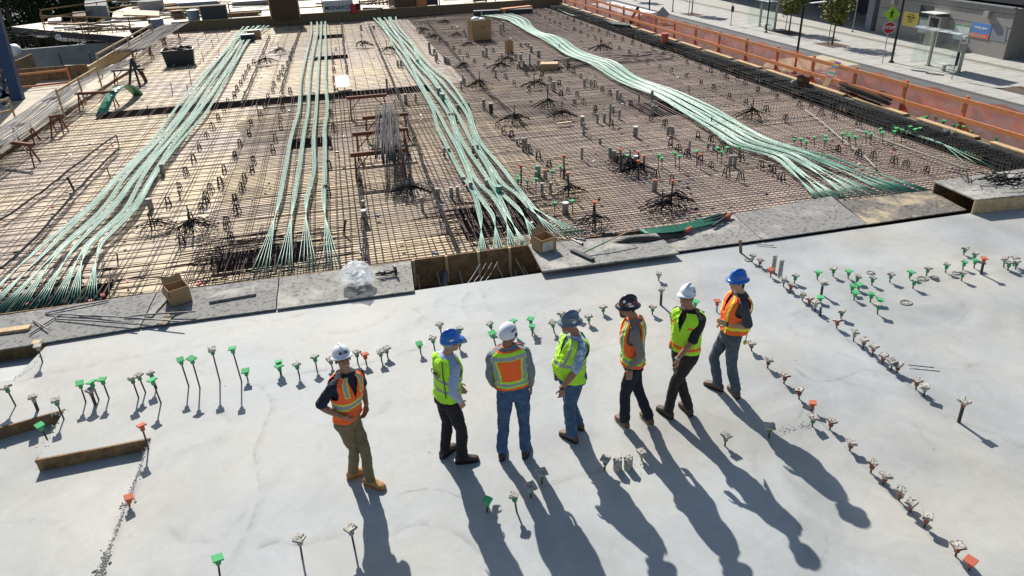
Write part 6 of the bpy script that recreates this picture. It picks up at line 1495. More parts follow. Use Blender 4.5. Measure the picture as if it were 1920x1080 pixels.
lumber((455, 28), ftop, 3, 2.6, .0, 'small stack of brown timbers above the bulkhead', m_wood_old, .3, layers=3)
lumber((250, 33), ftop, 4, 2.6, -.05, 'stack of boards on the bright deck left of the tub', m_wood, .2, layers=2)
for i, (x, y, dx_, dz) in enumerate([(325, 20, 12, 0), (350, 22, 20, -5), (372, 19, 14, -8), (180, 44, 14, -8), (178, 60, 12, -10)]):
    b = MB(); p, q = at(x, y, ftop + .1), at(x + dx_, y + dz, ftop + .5); b.bar(p, q, .9 if i < 3 else .25, .06); tag(b.build('tilted_sheet', m_wood, None, p), 'tilted pale sheet in the clutter beyond the pit, %s in order' % ordi(i), 'panel', 'tilted sheets beyond the pit')
# tall brown column form
p = at(537, 32, ftop); b = MB(); hc = 2.4; b.box((0, 0, hc / 2), (1.9, 1.2, hc)); 
o = empty('column_form', p, 'tall dark brown column form at the top edge behind the four bundles', 'column form'); lb(b, 'box', mat('dark_brown_form', (.075, .045, .025), .85, .15, 2), o)
for s in (-1, 1): b = MB(); b.box((s * .98, -.58, hc / 2), (.08, .09, hc)); lb(b, 'edge_batten', m_wood, o)
# named box
o = empty('lettered_box', at(636, 24, ftop), 'grey white box lettered MONARCH above the far bulkhead', 'tool box')
b = MB(); b.box((0, 0, .42), (2.1, 1.0, .84)); lb(b, 'body', m_tub if False else mat('pale_box', (.42, .44, .46), .6), o)
b = MB(); b.box((0, 0, .87), (2.16, 1.06, .07)); lb(b, 'lid', m_white, o)
put_text(o, 'MONARCH', .38, (0, -.5, .40), 0.0, mat('navy_letter', (.02, .04, .09), .6), True, .004)
b = MB(); p = at(664, 24, ftop); b.tube([p, p + Vector((0, 0, .6))], .2, 12); tag(b.build('red_drum', m_red, None, p), 'small red drum right of the lettered box', 'drum')
b = MB(); p = at(671, 23, ftop); b.box(p + Vector((0, .2, .3)), (.35, .35, .6)); tag(b.build('black_bin', m_black, None, p), 'black bin right of the red drum', 'bin')
# orange and dark machines at the top centre
def machine(px, w_, d, h, m, label, name='generator', m2=None):
    p = at(*px, ftop); root = empty(name, p, label, 'machine', 'machines behind the far bulkhead')
    b = MB(); b.box((0, 0, h * .42), (w_, d, h * .7)); lb(b, 'body', m, root)
    b = MB(); b.box((0, 0, h * .85), (w_ * .8, d * .8, h * .22)); lb(b, 'hood', m2 or m_gunmetal, root)
    b = MB(); 
    for s in (-1, 1): b.box((s * w_ * .46, 0, h * .55), (.06, d * 1.02, h * 1.1))
    lb(b, 'frame', m2 or m_gunmetal, root); return root
machine((760, 15), 1.6, 1.0, .9, m_card_dk, 'brown box machine behind the middle cables')
machine((786, 13), 1.2, .8, 1.0, m_orange_paint, 'orange framed machine at the top centre')
machine((808, 11), 1.0, .8, 1.3, m_gunmetal, 'dark upright machine right of the orange one')
machine((742, 12), 1.0, .8, 1.2, m_pvc, 'grey machine left of the brown box machine')
machine((900, 3), 1.0, .8, 1.0, m_gunmetal, 'dark machine at top edge by the wide ribbon')
b = MB(); p0 = at(690, 12, ftop)
for i in range(7):
    x = p0.x + i * .3; b.bar((x, p0.y, ftop), (x + .15, p0.y + .3, ftop + .8), .05, .05); b.bar((x + .3, p0.y, ftop), (x + .15, p0.y + .3, ftop + .8), .05, .05)
b.bar((p0.x - .2, p0.y + .3, ftop + .82), (p0.x + 2.5, p0.y + .3, ftop + .82), .12, .12)
tag(b.build('trestle_row', m_wood_red, None, p0), 'row of nested rusty trestles left of the machines', 'trestles')
slab_item([(680, 20), (718, 20), (716, 15), (684, 15)], ftop + .02, .2, m_rebar_grey, 'pile of grey bars below the nested trestles', 'bar_pile', 'bar pile')
# rusty plank over the far tendons
b = MB(); p, q = at(940, 21, .05), at(995, 15, .05); b.bar(p, q, .5, .35); tag(b.build('rusty_beam', m_orange_paint, None, p), 'rust orange beam lying by the far ends of the wide ribbon', 'beam')
b = MB(); p, q = at(888, 27, -.1), at(998, 22, -.1); b.bar(p, q, .6, .5); tag(b.build('dark_beam', m_gunmetal, None, p), 'dark beam in front of the rust orange beam', 'beam')
# ---- trees beyond the pit, upper left
def big_tree(x, y, h, cr, label, seed):
    rnd = random.Random(seed); root = empty('bushy_tree', (x, y, -6), label, 'tree', 'trees beyond the pit')
    b = MB(); b.tube([(0, 0, 0), (.1, 0, h * .4), (0, .1, h * .8)], [.35, .25, .1], 8)
    for k in range(7):
        a = k * .9; b.tube([(0, 0, h * .4), (math.cos(a) * cr * .4, math.sin(a) * cr * .4, h * .55), (math.cos(a) * cr * .7, math.sin(a) * cr * .7, h * .7)], [.12, .08, .03], 5)
    lb(b, 'trunk', m_bark, root); b = MB()
    for k in range(150):
        a = rnd.random() * 6.28; z = rnd.uniform(.12, 1); rr = cr * math.sqrt(rnd.random()) * math.sqrt(max(.05, 1 - ((z - .5) / .55) ** 2)); c = Vector((math.cos(a) * rr, math.sin(a) * rr, h * z)); s = rnd.uniform(.5, 1.1)
        for q in range(46):
            p = c + Vector((rnd.gauss(0, 1), rnd.gauss(0, 1), rnd.gauss(0, .8))) * s * .6
            u = Vector((rnd.gauss(0, 1), rnd.gauss(0, 1), rnd.gauss(0, 1))).normalized(); v = u.orthogonal().normalized(); t = rnd.uniform(.10, .2)
            b.add([p - u * t, p + v * t * .6, p + u * t, p - v * t * .6], [(0, 1, 2, 3)])
    b.build('crown', m_leaf_dk, None, Vector((0, 0, 0)), fix=False).parent = root
for i, (px, py, h, cr, lab) in enumerate([(25, 60, 13, 5.0, 'dark leafy tree behind the blue mast'), (70, 38, 12, 4.5, 'leafy tree at the top left beside the far rail'), (118, 18, 12, 4.5, 'leafy tree with paler top, third from the left edge'), (-25, 75, 12, 5, 'dark tree at the very left edge above the pit'), (160, 12, 10, 4, 'tree at the top edge behind the far rail'), (210, 6, 9, 4, 'tree at the top edge left of the large tub')]):
    p = aty(px, py, 84 + (i % 3) * 5); big_tree(p.x, p.y, h, cr, lab, 20 + i)
sheet('far_ground', [Vector((-400, 118, -5.9)), Vector((30, 118, -5.9)), Vector((30, 900, -5.9)), Vector((-400, 900, -5.9))], m_asphalt)

# loose planks and offcuts over the far decks
rn = random.Random(11)
for i in range(46):
    if i < 26: p = at(rn.uniform(235, 500), rn.uniform(2, 36), ftop)
    elif i < 36: p = at(rn.uniform(600, 900), rn.uniform(-2, 10), ftop)
    else: p = at(rn.uniform(100, 225), rn.uniform(40, 56), .12)
    L_ = rn.uniform(1.0, 3.4); b = MB(); b.box(p + Vector((0, 0, .05 + .03 * (i % 4))), (L_, rn.uniform(.12, .45), rn.uniform(.04, .14)), rn.gauss(.1, .35), 0, rn.gauss(0, .03))
    tag(b.build('loose_board', rn.choice((m_wood, m_wood_old, m_wood_old, m_paper, m_tub, m_card_dk, m_rust)), None, p), 'loose board in the scatter on the far decks', 'board', 'loose boards on the far decks')
# ---------------------------------------------------------------- people
def remesh(mb, name, m, parent, voxel=.008, smooth=4, wr=0.0, wsc=14.0, seed=0, cut=None):
    me = bpy.data.meshes.new(name); me.from_pydata([tuple(p) for p in mb.v], [], mb.f)
    bm = bmesh.new(); bm.from_mesh(me); bmesh.ops.recalc_face_normals(bm, faces=bm.faces); bm.to_mesh(me); bm.free()
    o = bpy.data.objects.new(name, me); C.objects.link(o)
    r = o.modifiers.new('r', 'REMESH'); r.mode = 'VOXEL'; r.voxel_size = voxel
    s = o.modifiers.new('s', 'SMOOTH'); s.iterations = smooth; s.factor = .5
    dg = bpy.context.evaluated_depsgraph_get(); me2 = bpy.data.meshes.new_from_object(o.evaluated_get(dg))
    bpy.data.objects.remove(o); bpy.data.meshes.remove(me)
    me2.materials.clear(); me2.materials.append(m); me2.name = name
    if wr:
        me2.update(); sv = Vector((seed * 3.1, seed * 1.7, seed))
        co = [v.co.copy() for v in me2.vertices]; no = [v.normal.copy() for v in me2.vertices]
        for i, v in enumerate(me2.vertices):
            q = co[i]; d = noise.noise(Vector((q.x * wsc, q.y * wsc, q.z * wsc * .8)) + sv) + .5 * noise.noise(Vector((q.x, q.y, q.z * 1.6)) * wsc * 2.1 + sv)
            v.co = q + no[i] * (d * wr)
    me2.polygons.foreach_set('use_smooth', [True] * len(me2.polygons))
    o = bpy.data.objects.new(name, me2); C.objects.link(o); o.parent = parent; return o
def ring(c, ax, ay, n=20, e=2.0):
    out = []
    for k in range(n):
        t = 2 * math.pi * k / n; ct, st_ = math.cos(t), math.sin(t)
        out.append(c + ax * (abs(ct) ** (2 / e) * (1 if ct >= 0 else -1)) + ay * (abs(st_) ** (2 / e) * (1 if st_ >= 0 else -1)))
    return out
def limb(b, pts, rs, n=14):
    """tapered limb through joints with rounded ends"""
    P = [Vector(p) for p in pts]; D = []; RR = []
    for i in range(len(P) - 1):
        k = 6
        for j in range(k):
            t = j / k; D.append(P[i].lerp(P[i + 1], t)); s = t * t * (3 - 2 * t); RR.append(rs[i] * (1 - s) + rs[i + 1] * s)
    D.append(P[-1]); RR.append(rs[-1])
    # soften the joints
    for it in range(2):
        D2 = D[:]
        for i in range(1, len(D) - 1): D2[i] = D[i] * .5 + (D[i - 1] + D[i + 1]) * .25
        D = D2
    b.tube(D, RR, n); b.ball(D[0], RR[0], None, n, 8); b.ball(D[-1], RR[-1], None, n, 8)
    return b
SKIN = {'tan': (.33, .165, .10), 'fair': (.46, .27, .19), 'brown': (.24, .12, .075)}
m_skin = {k: mat('skin_' + k, v, .55, .06, 20, spec=.35) for k, v in SKIN.items()}
m_lens = mat('dark_lens', (.01, .01, .012), .12, .02, 5, spec=.7)
m_teeth = mat('teeth', (.75, .72, .66), .4, .02, 5)
m_lip = mat('lip', (.28, .09, .07), .5, .05, 10)
m_hair = mat('dark_hair', (.03, .02, .015), .8, .3, 40); m_hair_grey = mat('grey_hair', (.38, .36, .34), .85, .2, 40)
COLS = dict(O=(.96, .15, .035), L=(.46, .88, .045), S=(.34, .36, .37), Y=(.72, .82, .06), B=(.02, .02, .02), K=(.10, .12, .12))
def pattern(st, x, fr, t):
    """colour of a vest at lateral x (-1..1), front(+)/back(-) fr, height t"""
    ax = abs(x)
    if st == 'p1':
        if .33 < t < .43: return 'S'
        if .30 < t < .46: return 'Y'
        if t > .62 and .40 < ax < .60: return 'S'
        if t > .60 and .36 < ax < .64: return 'Y'
        if fr > 0 and ax < .02: return 'K'
        return 'O'
    if st == 'p2':
        if .22 < t < .29 or .46 < t < .53: return 'S'
        return 'L'
    if st == 'p3':
        if t < .06: return 'O'
        if .10 < t < .18: return 'S'
        if t < .21: return 'L'
        if .80 < t < .90: return 'S'
        if fr < 0:
            if ax < .58 and .23 < t < .79: return 'O'
            if .66 < ax < .92 and t < .8: return 'S'
            if t > .97: return 'O'
            return 'L'
        if .40 < ax < .58: return 'S'
        if .34 < ax < .64: return 'L'
        return 'O'
    if st == 'p4':
        if abs(t - (.40 + .08 * ax)) < .035: return 'S'
        if t > .42 and .52 < ax < .68: return 'S'
        return 'L'
    if st == 'p5':
        if t < .07: return 'O'
        if .11 < t < .19: return 'S'
        if .07 < t < .25: return 'L'
        if .46 < ax < .66 and t > .2: return 'S'
        if .38 < ax < .76 and t > .2: return 'L'
        return 'O'
    if st == 'p6':
        if .09 < t < .17: return 'O'
        if .66 < t < .71 and fr > 0 and ax > .45: return 'O'
        return 'L'
    if st == 'p7':
        if .13 < t < .20: return 'Y'
        if fr < 0 and abs(ax - abs(t - .60) * 1.9) < .09 and t > .28: return 'Y'
        if fr > 0 and .45 < ax < .60: return 'Y'
        return 'O'
    return 'O'
m_vest = mat('vest_cloth', (1, 1, 1), .75, .08, 30, .25, 60, vcol=True, spec=.25)
def person(key, label, J, o):
    an, to = {}, {}
    for s in 'LR':
        an[s] = at(*J['an'][s], .09); to[s] = at(*J['to'][s], .03)
    yb = (an['L'].y + an['R'].y) / 2 + J.get('dy', 0)
    base = Vector(((an['L'].x + an['R'].x) / 2, (an['L'].y + an['R'].y) / 2, 0))
    def q(t): return aty(t[0], t[1], yb + t[2]) - base
    for s in 'LR': an[s] = an[s] - base; to[s] = to[s] - base
    pel = q(J['pel']); neck = q(J['neck'])
    tz = neck.z * o.get('hipz', .605); pel = pel + (neck - pel) * ((tz - pel.z) / (neck.z - pel.z))
    face = R(o['face'])          # heading of the trunk: 0 faces the camera side (-Y), + turns to the right of the picture
    fwd = Vector((math.sin(face), -math.cos(face), 0)); up = (neck - pel).normalized()
    lat = up.cross(fwd).normalized() * 1.0      # towards the person's left
    if lat.dot(Vector((math.cos(face), math.sin(face), 0))) < 0: lat = -lat
    fwd = lat.cross(up).normalized()
    if fwd.dot(Vector((math.sin(face), -math.cos(face), 0))) < 0: fwd = -fwd
    Lt = (neck - pel).length
    W_ = o.get('w', 1.0); belly = o.get('belly', 0.0)
    hipf = R(o.get('hipface', o['face'])); hl = Vector((math.cos(hipf), math.sin(hipf), 0))
    hip = {'L': pel + hl * .095 - up * .03, 'R': pel - hl * .095 - up * .03}
    def solve(a, c, l1, l2, hint):
        """middle joint of a two-bone chain, bent towards hint"""
        d = c - a; L_ = min(d.length, (l1 + l2) * .999); n_ = d.normalized(); x = (l1 * l1 - l2 * l2 + L_ * L_) / (2 * L_)
        h = math.sqrt(max(0, l1 * l1 - x * x)); pp = hint - n_ * hint.dot(n_)
        return a + n_ * x + (pp.normalized() * h if pp.length > 1e-6 else Vector())
    kn = {}
    for s in 'LR':
        L_ = (an[s] - hip[s]).length; k_ = L_ * o.get('knee', {}).get(s, 1.012) / .86; ff = (to[s] - an[s]); ff.z = 0
        kn[s] = solve(hip[s], an[s], .435 * k_, .425 * k_, ff.normalized() + fwd * .3)
    sw_ = .175 * W_
    shc = pel + up * (Lt * .865)
    sh_ = {'L': shc + lat * sw_, 'R': shc - lat * sw_}
    if 'shr' in o:           # one shoulder raised or dropped
        sh_['L'] += up * o['shr']; sh_['R'] -= up * o['shr']
    el, wr, ha = {}, {}, {}
    for s in 'LR':
        wv = q(J['wr'][s]); d = wv - sh_[s]; mx = .54
        if d.length > mx: wv = sh_[s] + d.normalized() * mx
        sg = 1 if s == 'L' else -1
        el[s] = solve(sh_[s], wv, .29, .26, -fwd * o.get('elb', 1.0) + lat * sg * .5 - up * .2); wr[s] = wv
        hd_ = (q(J['ha'][s]) - wv) if 'ha' in J else (wv - el[s])
        ha[s] = hd_.normalized()
    headc = q(J['head']); hf = R(o.get('look', o['face'])); hfw = Vector((math.sin(hf), -math.cos(hf), -o.get('nod', .0))).normalized()
    hu = (Vector((0, 0, 1)) - hfw * hfw.z).normalized(); hlft = hu.cross(hfw).normalized() 
    HM = Matrix((hlft, -hfw, hu)).transposed()      # local x: left, -y: forward, z: up
    root = empty('person', base, label, 'person', 'workers in safety vests standing on the slab')
    skin = m_skin[o['skin']]
    # ---- body: one skin surface
    b = MB()
    b.ball(headc + hu * .035 - hfw * .012, (.076, .094, .098), HM, 18, 12)
    b.ball(headc - hu * .030 + hfw * .022, (.062, .070, .078), HM, 16, 10)       # face and cheeks
    b.ball(headc - hu * .082 + hfw * .045, (.036, .034, .026), HM, 12, 8)        # chin
    b.ball(headc - hu * .012 + hfw * .098, (.012, .020, .020), HM, 8, 6)         # nose
    b.ball(headc + hu * .010 + hfw * .090, (.009, .014, .022), HM, 8, 6)
    b.ball(headc - hu * .058 + hfw * .083, (.026, .012, .009), HM, 8, 6)
    for s in (-1, 1): b.ball(headc + hlft * s * .079 - hu * .005, (.010, .020, .032), HM, 8, 6)
    limb(b, [neck - up * .04, neck + up * .03, headc - hu * .05 - hfw * .02], [.068, .056, .052])
    limb(b, [pel, pel + up * Lt * .5, pel + up * Lt * .82], [.09, .09, .075])
    for s in 'LR':
        limb(b, [hip[s], kn[s], an[s]], [.07, .048, .035]); limb(b, [shc, sh_[s]], [.035, .030])
        limb(b, [sh_[s], el[s], el[s].lerp(wr[s], .35), wr[s]], [.030, .036, .042, .027])
        # hand
        w0 = wr[s]; d = ha[s]; sg = 1 if s == 'L' else -1
        pn_ = (fwd - d * fwd.dot(d)); pn_ = pn_.normalized() if pn_.length > .2 else up
        inw = (-lat * sg); inw = (inw - d * inw.dot(d)).normalized()           # palm faces the body
        ed = d.cross(inw).normalized()                                        # thumb side
        if ed.dot(fwd) < 0: ed = -ed
        pc = w0 + d * .050; PM = Matrix((ed, inw, d)).transposed(); b.ball(pc, (.041, .017, .052), PM, 12, 8)
        for k in range(4):
            off_ = (k - 1.5) * .0205; L_ = (.070, .078, .073, .058)[3 - k] if True else .07; r0 = .0088
            a0 = pc + ed * off_ + d * .040; a1 = a0 + d * L_ * .5 + inw * L_ * (.14 + .04 * k * .5); a2 = a1 + d * L_ * .30 + inw * L_ * .32; a3 = a2 + inw * L_ * .22 + d * .004
            limb(b, [a0 - d * .02, a0, a1, a2, a3], [r0, r0, r0 * .95, r0 * .88, r0 * .75], 8)
        t0 = pc + ed * .030 - d * .018; limb(b, [t0, t0 + ed * .028 + d * .022 + inw * .01, t0 + ed * .030 + d * .052 + inw * .024], [.013, .0105, .009], 8)
    remesh(b, 'body', skin, root, .0062, 2)
    # ---- face details
    fc = headc
    b = MB()
    if o.get('shades', True):
        for s in (-1, 1): b.ball(fc + hfw * .088 + hlft * s * .031 + hu * .016, (.028, .010, .017), HM, 10, 6)
        b.bar(fc + hfw * .094 - hlft * .04 + hu * .022, fc + hfw * .094 + hlft * .04 + hu * .022, .006, .006)
        for s in (-1, 1): b.bar(fc + hfw * .085 + hlft * s * .056 + hu * .018, fc + hlft * s * .084 + hu * .012, .006, .010)
        lbl_ = lb(b, 'sunglasses', m_lens, root)
    else:
        for s in (-1, 1): b.ball(fc + hfw * .084 + hlft * s * .030 + hu * .012, (.013, .006, .006), HM, 8, 6)
        lb(b, 'eyes', m_hair, root)
    b = MB(); b.ball(fc + hfw * .091 - hu * .052, (.024, .008, .008 if not o.get('smile') else .010), HM, 10, 6); lb(b, 'lips', m_lip, root, True)
    if o.get('smile'): b = MB(); b.ball(fc + hfw * .097 - hu * .051, (.018, .006, .005), HM, 10, 6); lb(b, 'teeth', m_teeth, root, True)
    b = MB(); b.ball(fc + hu * .020 - hfw * .026, (.083, .088, .075), HM, 18, 10)
    for s in (-1, 1): b.ball(fc + hlft * s * .072 + hu * .012 + hfw * .005, (.010, .028, .030), HM, 8, 6)
    if o.get('longhair'): b.ball(fc - hfw * .070 - hu * .045, (.055, .035, .07), HM, 12, 8)
    lb(b, 'hair', m_hair_grey if o.get('grey') else m_hair, root, True)
    if o.get('beard'):
        b = MB(); b.ball(fc - hu * .078 + hfw * .050, (.050, .046, .038), HM, 12, 8); b.ball(fc - hu * .044 + hfw * .092, (.030, .010, .010), HM, 8, 6); remesh(b, 'beard', m_hair_grey if o.get('grey') else mat('stubble', (.10, .06, .04), .8), root, .006, 2)
    # ---- hard hat
    hc = fc + hu * .048 - hfw * .008; HS_ = .93
    hm = o['hat']; hat = MB()
    if o.get('climb'):
        rr = []; n_ = 24
        for i in range(9):
            ph = i / 8 * math.pi / 2; k = math.cos(ph); rr.append(ring(hc + hu * (.125 * math.sin(ph) - .01), hlft * HS_ * .112 * max(k, .05), hfw * HS_ * .138 * max(k, .05), n_))
        hat.loft([ring(hc - hu * .045, hlft * HS_ * .104, hfw * .128, n_)] + rr)
        hs = lb(hat, 'hard_hat', hm, root, True)
        b = MB()
        for s in (-1, 1): b.ball(hc + hlft * s * .108 - hu * .015, (.012, .028, .022), HM, 8, 6); b.tube([hc + hlft * s * .10 - hu * .04, headc + hlft * s * .068 - hu * .06, headc - hu * .105 + hfw * .03], .005, 5)
        b.ball(hc + hfw * .125 + hu * .015, (.045, .02, .012), HM, 10, 6); b.bar(hc + hfw * .10 + hlft * .07, hc + hfw * .175 + hlft * .07 + hu * .02, .02, .012)
        lb(b, 'hat_fittings', m_black, root)
        b = MB(); 
        for k in range(3): b.ball(hc + hlft * (-.09 + .0 * k) - hfw * (.03 * k) + hu * (.055), (.012, .012, .012), HM, 6, 4)
        lb(b, 'hat_vents', m_black, root)
    else:
        full = o.get('fullbrim', False); n_ = 28; rr = []
        def brim_ring(ext, z_, f_, bk_):
            out = []
            for k in range(n_):
                t = 2 * math.pi * k / n_; c_, s_ = math.cos(t), math.sin(t); e_ = ext + (f_ if s_ > 0 else bk_) * max(0, abs(s_)) ** 2
                out.append(hc + hlft * c_ * (.104 + e_) * HS_ + hfw * s_ * (.128 + e_) * HS_ + hu * (z_ - .10 * e_ * (1 if full else .5)))
            return out
        fb = .030 if full else .004; ff_ = .014 if full else .050; kk = .008 if full else .0
        rr.append(brim_ring(-.006, -.006, 0, 0)); rr.append(brim_ring(fb, -.014, ff_, kk)); rr.append(brim_ring(fb, -.008, ff_, kk)); rr.append(brim_ring(.004, .004, 0, 0))
        for i in range(9):
            ph = i / 8 * math.pi / 2; k = max(math.cos(ph) ** .85, .06); rr.append(ring(hc + hu * (.115 * math.sin(ph) + .006), hlft * HS_ * .104 * k, hfw * HS_ * .128 * k, n_))
        hat.loft(rr); lb(hat, 'hard_hat', hm, root, True)
        b = MB(); pts = [hc + hu * (.008 + .116 * math.sin(a) + .004) + hfw * (.116 * math.cos(a)) for a in [i * math.pi / 14 + .35 for i in range(12)]]
        b.tube(pts, [.004] + [.013] * 10 + [.004], 8); lb(b, 'hat_ridge', hm, root, True)
        if o.get('band'): b = MB(); b.tube(ring(hc - hu * .012, hlft * .105, hfw * .127, 24) + [hc - hu * .012 + hlft * .105], .008, 6); lb(b, 'hat_band', o['band'], root)
    for (a_, z_, sw2, sh2, mm, txt) in o.get('stickers', []):
        # sticker on the shell: angle a_ from forward towards the left, height z_
        dr = (hfw * math.cos(R(a_)) * .128 + hlft * math.sin(R(a_)) * .104) * HS_; ph = math.asin(min(.95, z_ / .115)); k = max(math.cos(ph) ** .85, .06)
        c0 = hc + dr * k + hu * (z_ + .006); nn = (dr.normalized() * math.cos(ph) + hu * math.sin(ph) * 1.1).normalized(); uu = hu.cross(nn).normalized(); vv = nn.cross(uu).normalized()
        b = MB(); c0 = c0 + nn * .006
        if txt == 'round':
            P = [c0 + uu * math.cos(t) * sw2 + vv * math.sin(t) * sh2 for t in [k * .5236 for k in range(12)]]
        else: P = [c0 - uu * sw2 - vv * sh2, c0 + uu * sw2 - vv * sh2, c0 + uu * sw2 + vv * sh2, c0 - uu * sw2 + vv * sh2]
        nP = len(P); b.add(P + [p + nn * .002 for p in P], [list(range(nP))[::-1], list(range(nP, 2 * nP))]); lb(b, 'sticker', mm, root)
        if txt and txt != 'round':
            t_ = text_mesh(txt, sh2 * 1.7, o.get('stxt', m_signwhite), 'sticker_lettering', True, .0008); t_.parent = root
            M = Matrix((uu, vv, nn)).transposed().to_4x4(); M.translation = c0 + nn * .0035; t_.matrix_local = M
    # ---- boots
    for s in 'LR':
        d = (to[s] - an[s]); d.z = 0; d.normalize(); sdv = Vector((-d.y, d.x, 0)); a0 = Vector((an[s].x, an[s].y, 0)); z = Vector((0, 0, 1))
        b = MB(); prof = [(-.085, .030, .055), (-.07, .040, .085), (-.02, .046, .125), (.03, .046, .12), (.07, .047, .088), (.12, .051, .068), (.165, .049, .058), (.195, .038, .045), (.208, .020, .030)]
        rr = [ring(a0 + d * x + z * (.016 + hh * .5), sdv * w_, z * hh * .5, 16, 2.6) for x, w_, hh in prof]
        b.loft(rr); limb(b, [a0 + z * .08, a0 + z * .11], [.046, .046]); remesh(b, 'boot', o['boot'], root, .007, 3)
        b = MB(); P = [a0 + d * x + sdv * w_ for x, w_ in ((-.092, 0), (-.08, .034), (-.02, .046), (.06, .048), (.13, .054), (.185, .046), (.213, .018), (.213, -.018), (.185, -.046), (.13, -.054), (.06, -.048), (-.02, -.046), (-.08, -.034))]
        b.prism([(p.x, p.y) for p in P], .0, .024); lb(b, 'boot_sole', o.get('sole', m_black), root)
    # ---- trousers
    b = MB(); tr_ = o.get('tw', 1.0)
    hfv = Vector((math.sin(hipf), -math.cos(hipf), 0))
    rr = []
    for t, a_, c_, fo in ((-.10, .120, .100, 0), (-.05, .172, .128, -.004), (.03, .182, .130, -.006), (.10, .170, .120, 0), (.20, .160, .112, .004), (.26, .155, .108, .004)):
        rr.append(ring(pel + up * t * .9 + hfv * fo, hl * a_ * W_, hfv * c_ * (1 + belly * .5) * (.9 + .1 * W_), 24, 2.3))
    b.loft(rr)
    for s in 'LR':
        sh0 = an[s] + (kn[s] - an[s]).normalized() * .02
        mk = kn[s].lerp(an[s], .5) + (an[s] - kn[s]).normalized().cross(hl) * 0
        limb(b, [hip[s] + up * .02, hip[s].lerp(kn[s], .5), kn[s], mk, sh0 + Vector((0, 0, .005))], [.098 * tr_, .086 * tr_, .070 * tr_, .068 * tr_, .066 * tr_], 18)
        dd = (to[s] - an[s]).normalized(); b.ball(sh0 + dd * .008, (.070 * tr_, .078 * tr_, .042), None, 14, 8)
    remesh(b, 'trousers', o['pants'], root, .0085, 3, .0105, 12, seed=len(key) + ord(key[-1]))
    b = MB(); wc = pel + up * .165; b.tube(ring(wc, hl * .160 * W_, hfv * .110 * (1 + belly * .5), 28, 2.3) + [ring(wc, hl * .160 * W_, hfv * .110 * (1 + belly * .5), 28, 2.3)[0]], .012, 6); lb(b, 'belt', m_black, root)
    # ---- shirt
    def trunk(off_, t0, t1, n_=32):
        prof = [(-.06, .168, .120, 0), (.05, .172, .122, .0), (.18, .163, .115 + belly * .08, .004 + belly * .06), (.35, .160, .116 + belly * .09, .006 + belly * .07), (.52, .172, .124 + belly * .04, .008 + belly * .04), (.68, .185, .128, .004), (.80, .200, .122, -.004), (.87, .200, .112, -.008), (.925, .176, .100, -.012), (.965, .138, .088, -.012), (1.0, .096, .074, -.008), (1.03, .066, .062, 0)]
        out = []
        for i in range(len(prof) - 1):
            for j in range(4):
                u_ = j / 4; p = [prof[i][k] * (1 - u_) + prof[i + 1][k] * u_ for k in range(4)]
                if t0 <= p[0] <= t1: out.append(p)
        if prof[-1][0] <= t1: out.append(list(prof[-1]))
        res = []
        for t, a_, c_, fo in out:
            sk = hl.lerp(lat, min(1, max(0, t * 1.6))).normalized(); fk = hfv.lerp(fwd, min(1, max(0, t * 1.6))).normalized()
            res.append((t, pel + up * Lt * t + fk * fo, sk * (a_ * W_ + off_), fk * (c_ * (.85 + .15 * W_) + off_)))
        return res
    b = MB(); T_ = trunk(0, .08 if not o.get('untuck') else -.12, 1.04); b.loft([ring(c, ax_, ay_, 32, 2.35) for t, c, ax_, ay_ in T_])
    slv = o['sleeve']
    for s in 'LR':
        e0 = sh_[s].lerp(shc, .25) - up * .035
        if slv == 'short': m1 = sh_[s].lerp(el[s], .88); limb(b, [e0, sh_[s], sh_[s].lerp(el[s], .5), m1], [.054, .064, .062, .063], 16)
        else:
            we = wr[s] + (el[s] - wr[s]).normalized() * (.012 if slv == 'long' else .10); limb(b, [e0, sh_[s], el[s], el[s].lerp(we, .5), we], [.054, .064, .053, .048, .040], 16)
    cr_ = ring(neck + up * .018, lat * .066, fwd * .068, 24)
    remesh(b, 'shirt', o['shirt'], root, .0085, 3, .0085, 14, seed=3 + ord(key[-1]))
    b = MB(); b.loft([ring(neck - up * .02, lat * .085, fwd * .080, 24), ring(neck + up * .022, lat * .066, fwd * .066, 24), ring(neck + up * .020, lat * .060, fwd * .060, 24), ring(neck - up * .02, lat * .06, fwd * .06, 24)]); lb(b, 'collar', o.get('collar', o['shirt']), root, True)
    # ---- vest, its colours follow the panels of the cloth
    vs, cl, fs = [], [], []; NA, NB = 220, 150
    T_ = trunk(.021 + o.get('loose', 0), o.get('hem', -.02) - .04, 1.02); st = o['vest']; hem = o.get('hem', -.02)
    def samp(t):
        for i in range(len(T_) - 1):
            if T_[i][0] <= t <= T_[i + 1][0]:
                u_ = (t - T_[i][0]) / (T_[i + 1][0] - T_[i][0]); return [T_[i][k].lerp(T_[i + 1][k], u_) for k in (1, 2, 3)]
        return [T_[-1][k] for k in (1, 2, 3)] if t > T_[-1][0] else [T_[0][k] for k in (1, 2, 3)]
    ttop = .995; sd_ = ord(key[-1]) * 1.3; keep = []
